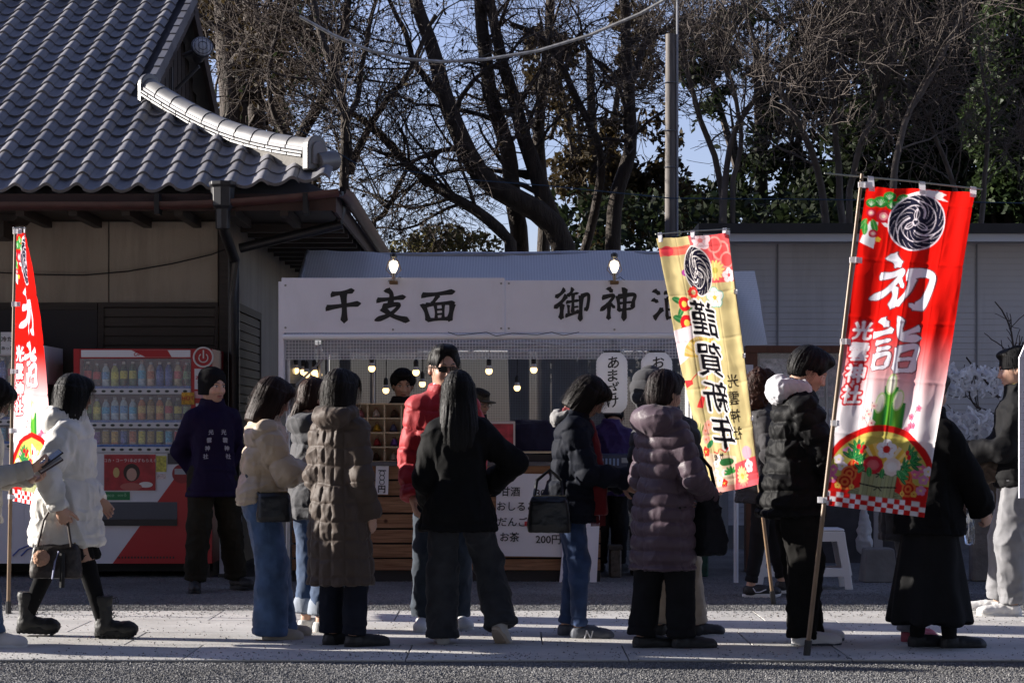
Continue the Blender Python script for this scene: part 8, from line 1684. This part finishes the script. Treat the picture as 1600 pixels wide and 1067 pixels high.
# evergreens further back: clumps of small leaves on real stems
def evergreen(label, Y, clumps, seed, n, m, size=.075, stem=None, density=.40):
    g = np.random.default_rng(seed); c0 = clumps[0]; base = at(c0[0], 672, Y); root = thing('evergreen_tree', label, 'tree', (base.x, Y, 0), 0, 'evergreen trees at the back'); B0 = np.array((base.x, Y, 0)); C_ = []; tot = sum(c[2]*c[3] for c in clumps)
    for px, py, rx, ry in clumps:
        c = np.array(at(px, py, Y)); k = int(n*rx*ry/tot); s = Y/FPX; p = g.normal(0, 1, (k, 3)); p /= np.linalg.norm(p, axis=1, keepdims=True); p *= g.uniform(.25, 1, (k, 1))**.45; C_.append(c+p*np.array((rx*s, max(rx, ry)*s*.8, ry*s)))
    C_ = np.concatenate(C_); w = vnoise(C_*1.5, seed)*.6+vnoise(C_*3.4, seed+1)*.4; C_ = C_[w > density]; V, F = leaves(C_, size, g, .5); tag(mesh('crown', V-B0, F, m, root), kind='stuff')
    b = MB(); top = max(at(0, c[1], Y).z for c in clumps)
    b.tube([(0, 0, 0), (.1, .1, top*.4), (-.1, 0, top)], [.22, .16, .05], 8)
    for px, py, rx, ry in clumps: q = at(px, py, Y)-Vector(B0); b.tube([(0, .05, max(.5, q.z*.55)), (q.x*.6, q.y*.5, q.z*.85), (q.x, q.y, q.z+ry*Y/FPX*.6)], [.09, .06, .015], 5)
    b.build('trunk', BARK, root, smooth=True); return root
evergreen('tall dark glossy evergreen filling the right edge', 27.5, [(1590, 60, 70, 90), (1560, 190, 60, 80), (1600, 300, 80, 90), (1545, 330, 50, 55), (1640, 160, 60, 120), (1585, 120, 50, 60)], 31, 26000, LGLOSS, .060, density=.36)
evergreen('broad dark evergreen behind the red banner', 33, [(1440, 80, 110, 110), (1400, 230, 120, 100), (1490, 250, 90, 110), (1330, 320, 110, 70), (1500, 60, 70, 90), (1380, 20, 90, 60)], 32, 30000, LDARK, .085, density=.33)
evergreen('dark evergreen between the utility pole and the red banner', 34, [(1190, 300, 110, 80), (1250, 200, 90, 90), (1140, 210, 60, 80), (1200, 60, 110, 70), (1300, 90, 70, 80), (1100, 330, 70, 60), (1090, 80, 50, 60)], 33, 20000, LDARK, .080, density=.50)
evergreen('dark leafy evergreen tangled behind the many trunked tree', 32, [(930, 320, 90, 80), (1000, 230, 70, 90), (900, 200, 70, 80), (980, 80, 70, 80), (860, 90, 60, 60), (1040, 320, 60, 70)], 34, 15000, LBROWN, .070, density=.48)
evergreen('small olive shrub showing low against the sky beside the house eave', 29, [(690, 375, 60, 26), (640, 392, 50, 18), (730, 385, 60, 25)], 35, 1500, LOLIVE, .05, density=.42)
evergreen('dark brown leafed tree crowded behind the dark gable', 30, [(440, 80, 60, 70), (400, 200, 60, 70), (350, 40, 60, 60), (440, 290, 60, 40), (330, 250, 50, 90)], 36, 14000, LBROWN, .07, density=.42)
# low hedge of undergrowth behind the shed, one mass
rg = np.random.default_rng(77); C_ = np.stack([rg.uniform(.5, 12.5, 16000), rg.uniform(27.5, 30, 16000), rg.uniform(.3, 1, 16000)**.7*4.6], 1); C_ = C_[vnoise(C_*1.3, 8)*.6+vnoise(C_*3, 9)*.4 > .36]
V, F = leaves(C_, .085, rg, .5); tag(mesh('undergrowth', V, F, LDARK), kind='stuff')
# young bare plum by the fortune rack
tree('young bare plum tree with upright twigs beside the fortune rack', 18.6, [([(1598, 905), (1590, 720), (1570, 640), (1530, 590), (1502, 560)], .03, .010, 0), ([(1592, 740), (1600, 600), (1585, 500), (1560, 470)], .022, .008, 0), ([(1580, 650), (1530, 640), (1500, 600)], .014, .006, 0), ([(1596, 620), (1575, 545), (1540, 520)], .012, .005, 0)], 41, bark=TWIG, twig=TWIG, l1=(5, .15, .45), l2=(3, .08, .25), l3=(0, 0, 0), jit=.1, up=.10, name='plum_tree', group=None)

# unseen evergreens added behind the viewer to block open sky from the shaded fronts
rg = np.random.default_rng(5); proto = thing('evergreen_tree', 'added unseen evergreen blocking sky light behind the viewer', 'tree', (0, 0, 0), 0, 'added unseen grove blocking sky light'); CL = []
for q in range(16):
    c = np.array((rg.normal(0, 1.5), rg.normal(0, 1.2), rg.uniform(2.5, 15))); p = rg.normal(0, 1, (700, 3)); p /= np.linalg.norm(p, axis=1, keepdims=True); CL.append(c+p*rg.uniform(.4, 1, (700, 1))*np.array((2.1, 1.8, 1.7)))
V, F = leaves(np.concatenate(CL), .26, rg, .6); tag(mesh('crown', V, F, LDARK, proto), kind='stuff'); MB().tube([(0, 0, 0), (.1, 0, 6), (0, .1, 15)], [.4, .3, .08], 10).build('trunk', BARK, proto, smooth=True)
for i in range(13):
    o = proto if i == 0 else dup(proto); o['label'] = 'added unseen evergreen blocking sky light behind the viewer, %s counted from the west' % ('first', 'second', 'third', 'fourth', 'fifth', 'sixth', 'seventh', 'eighth', 'ninth', 'tenth', 'eleventh', 'twelfth', 'thirteenth')[i]; o.location = (-21+i*3.5+rg.uniform(-.5, .5), -5.0-(i % 2)*2.4, 0); o.rotation_euler = (0, 0, rg.uniform(0, 6.28)); k = rg.uniform(1.7, 1.95); o.scale = (k, k, k)
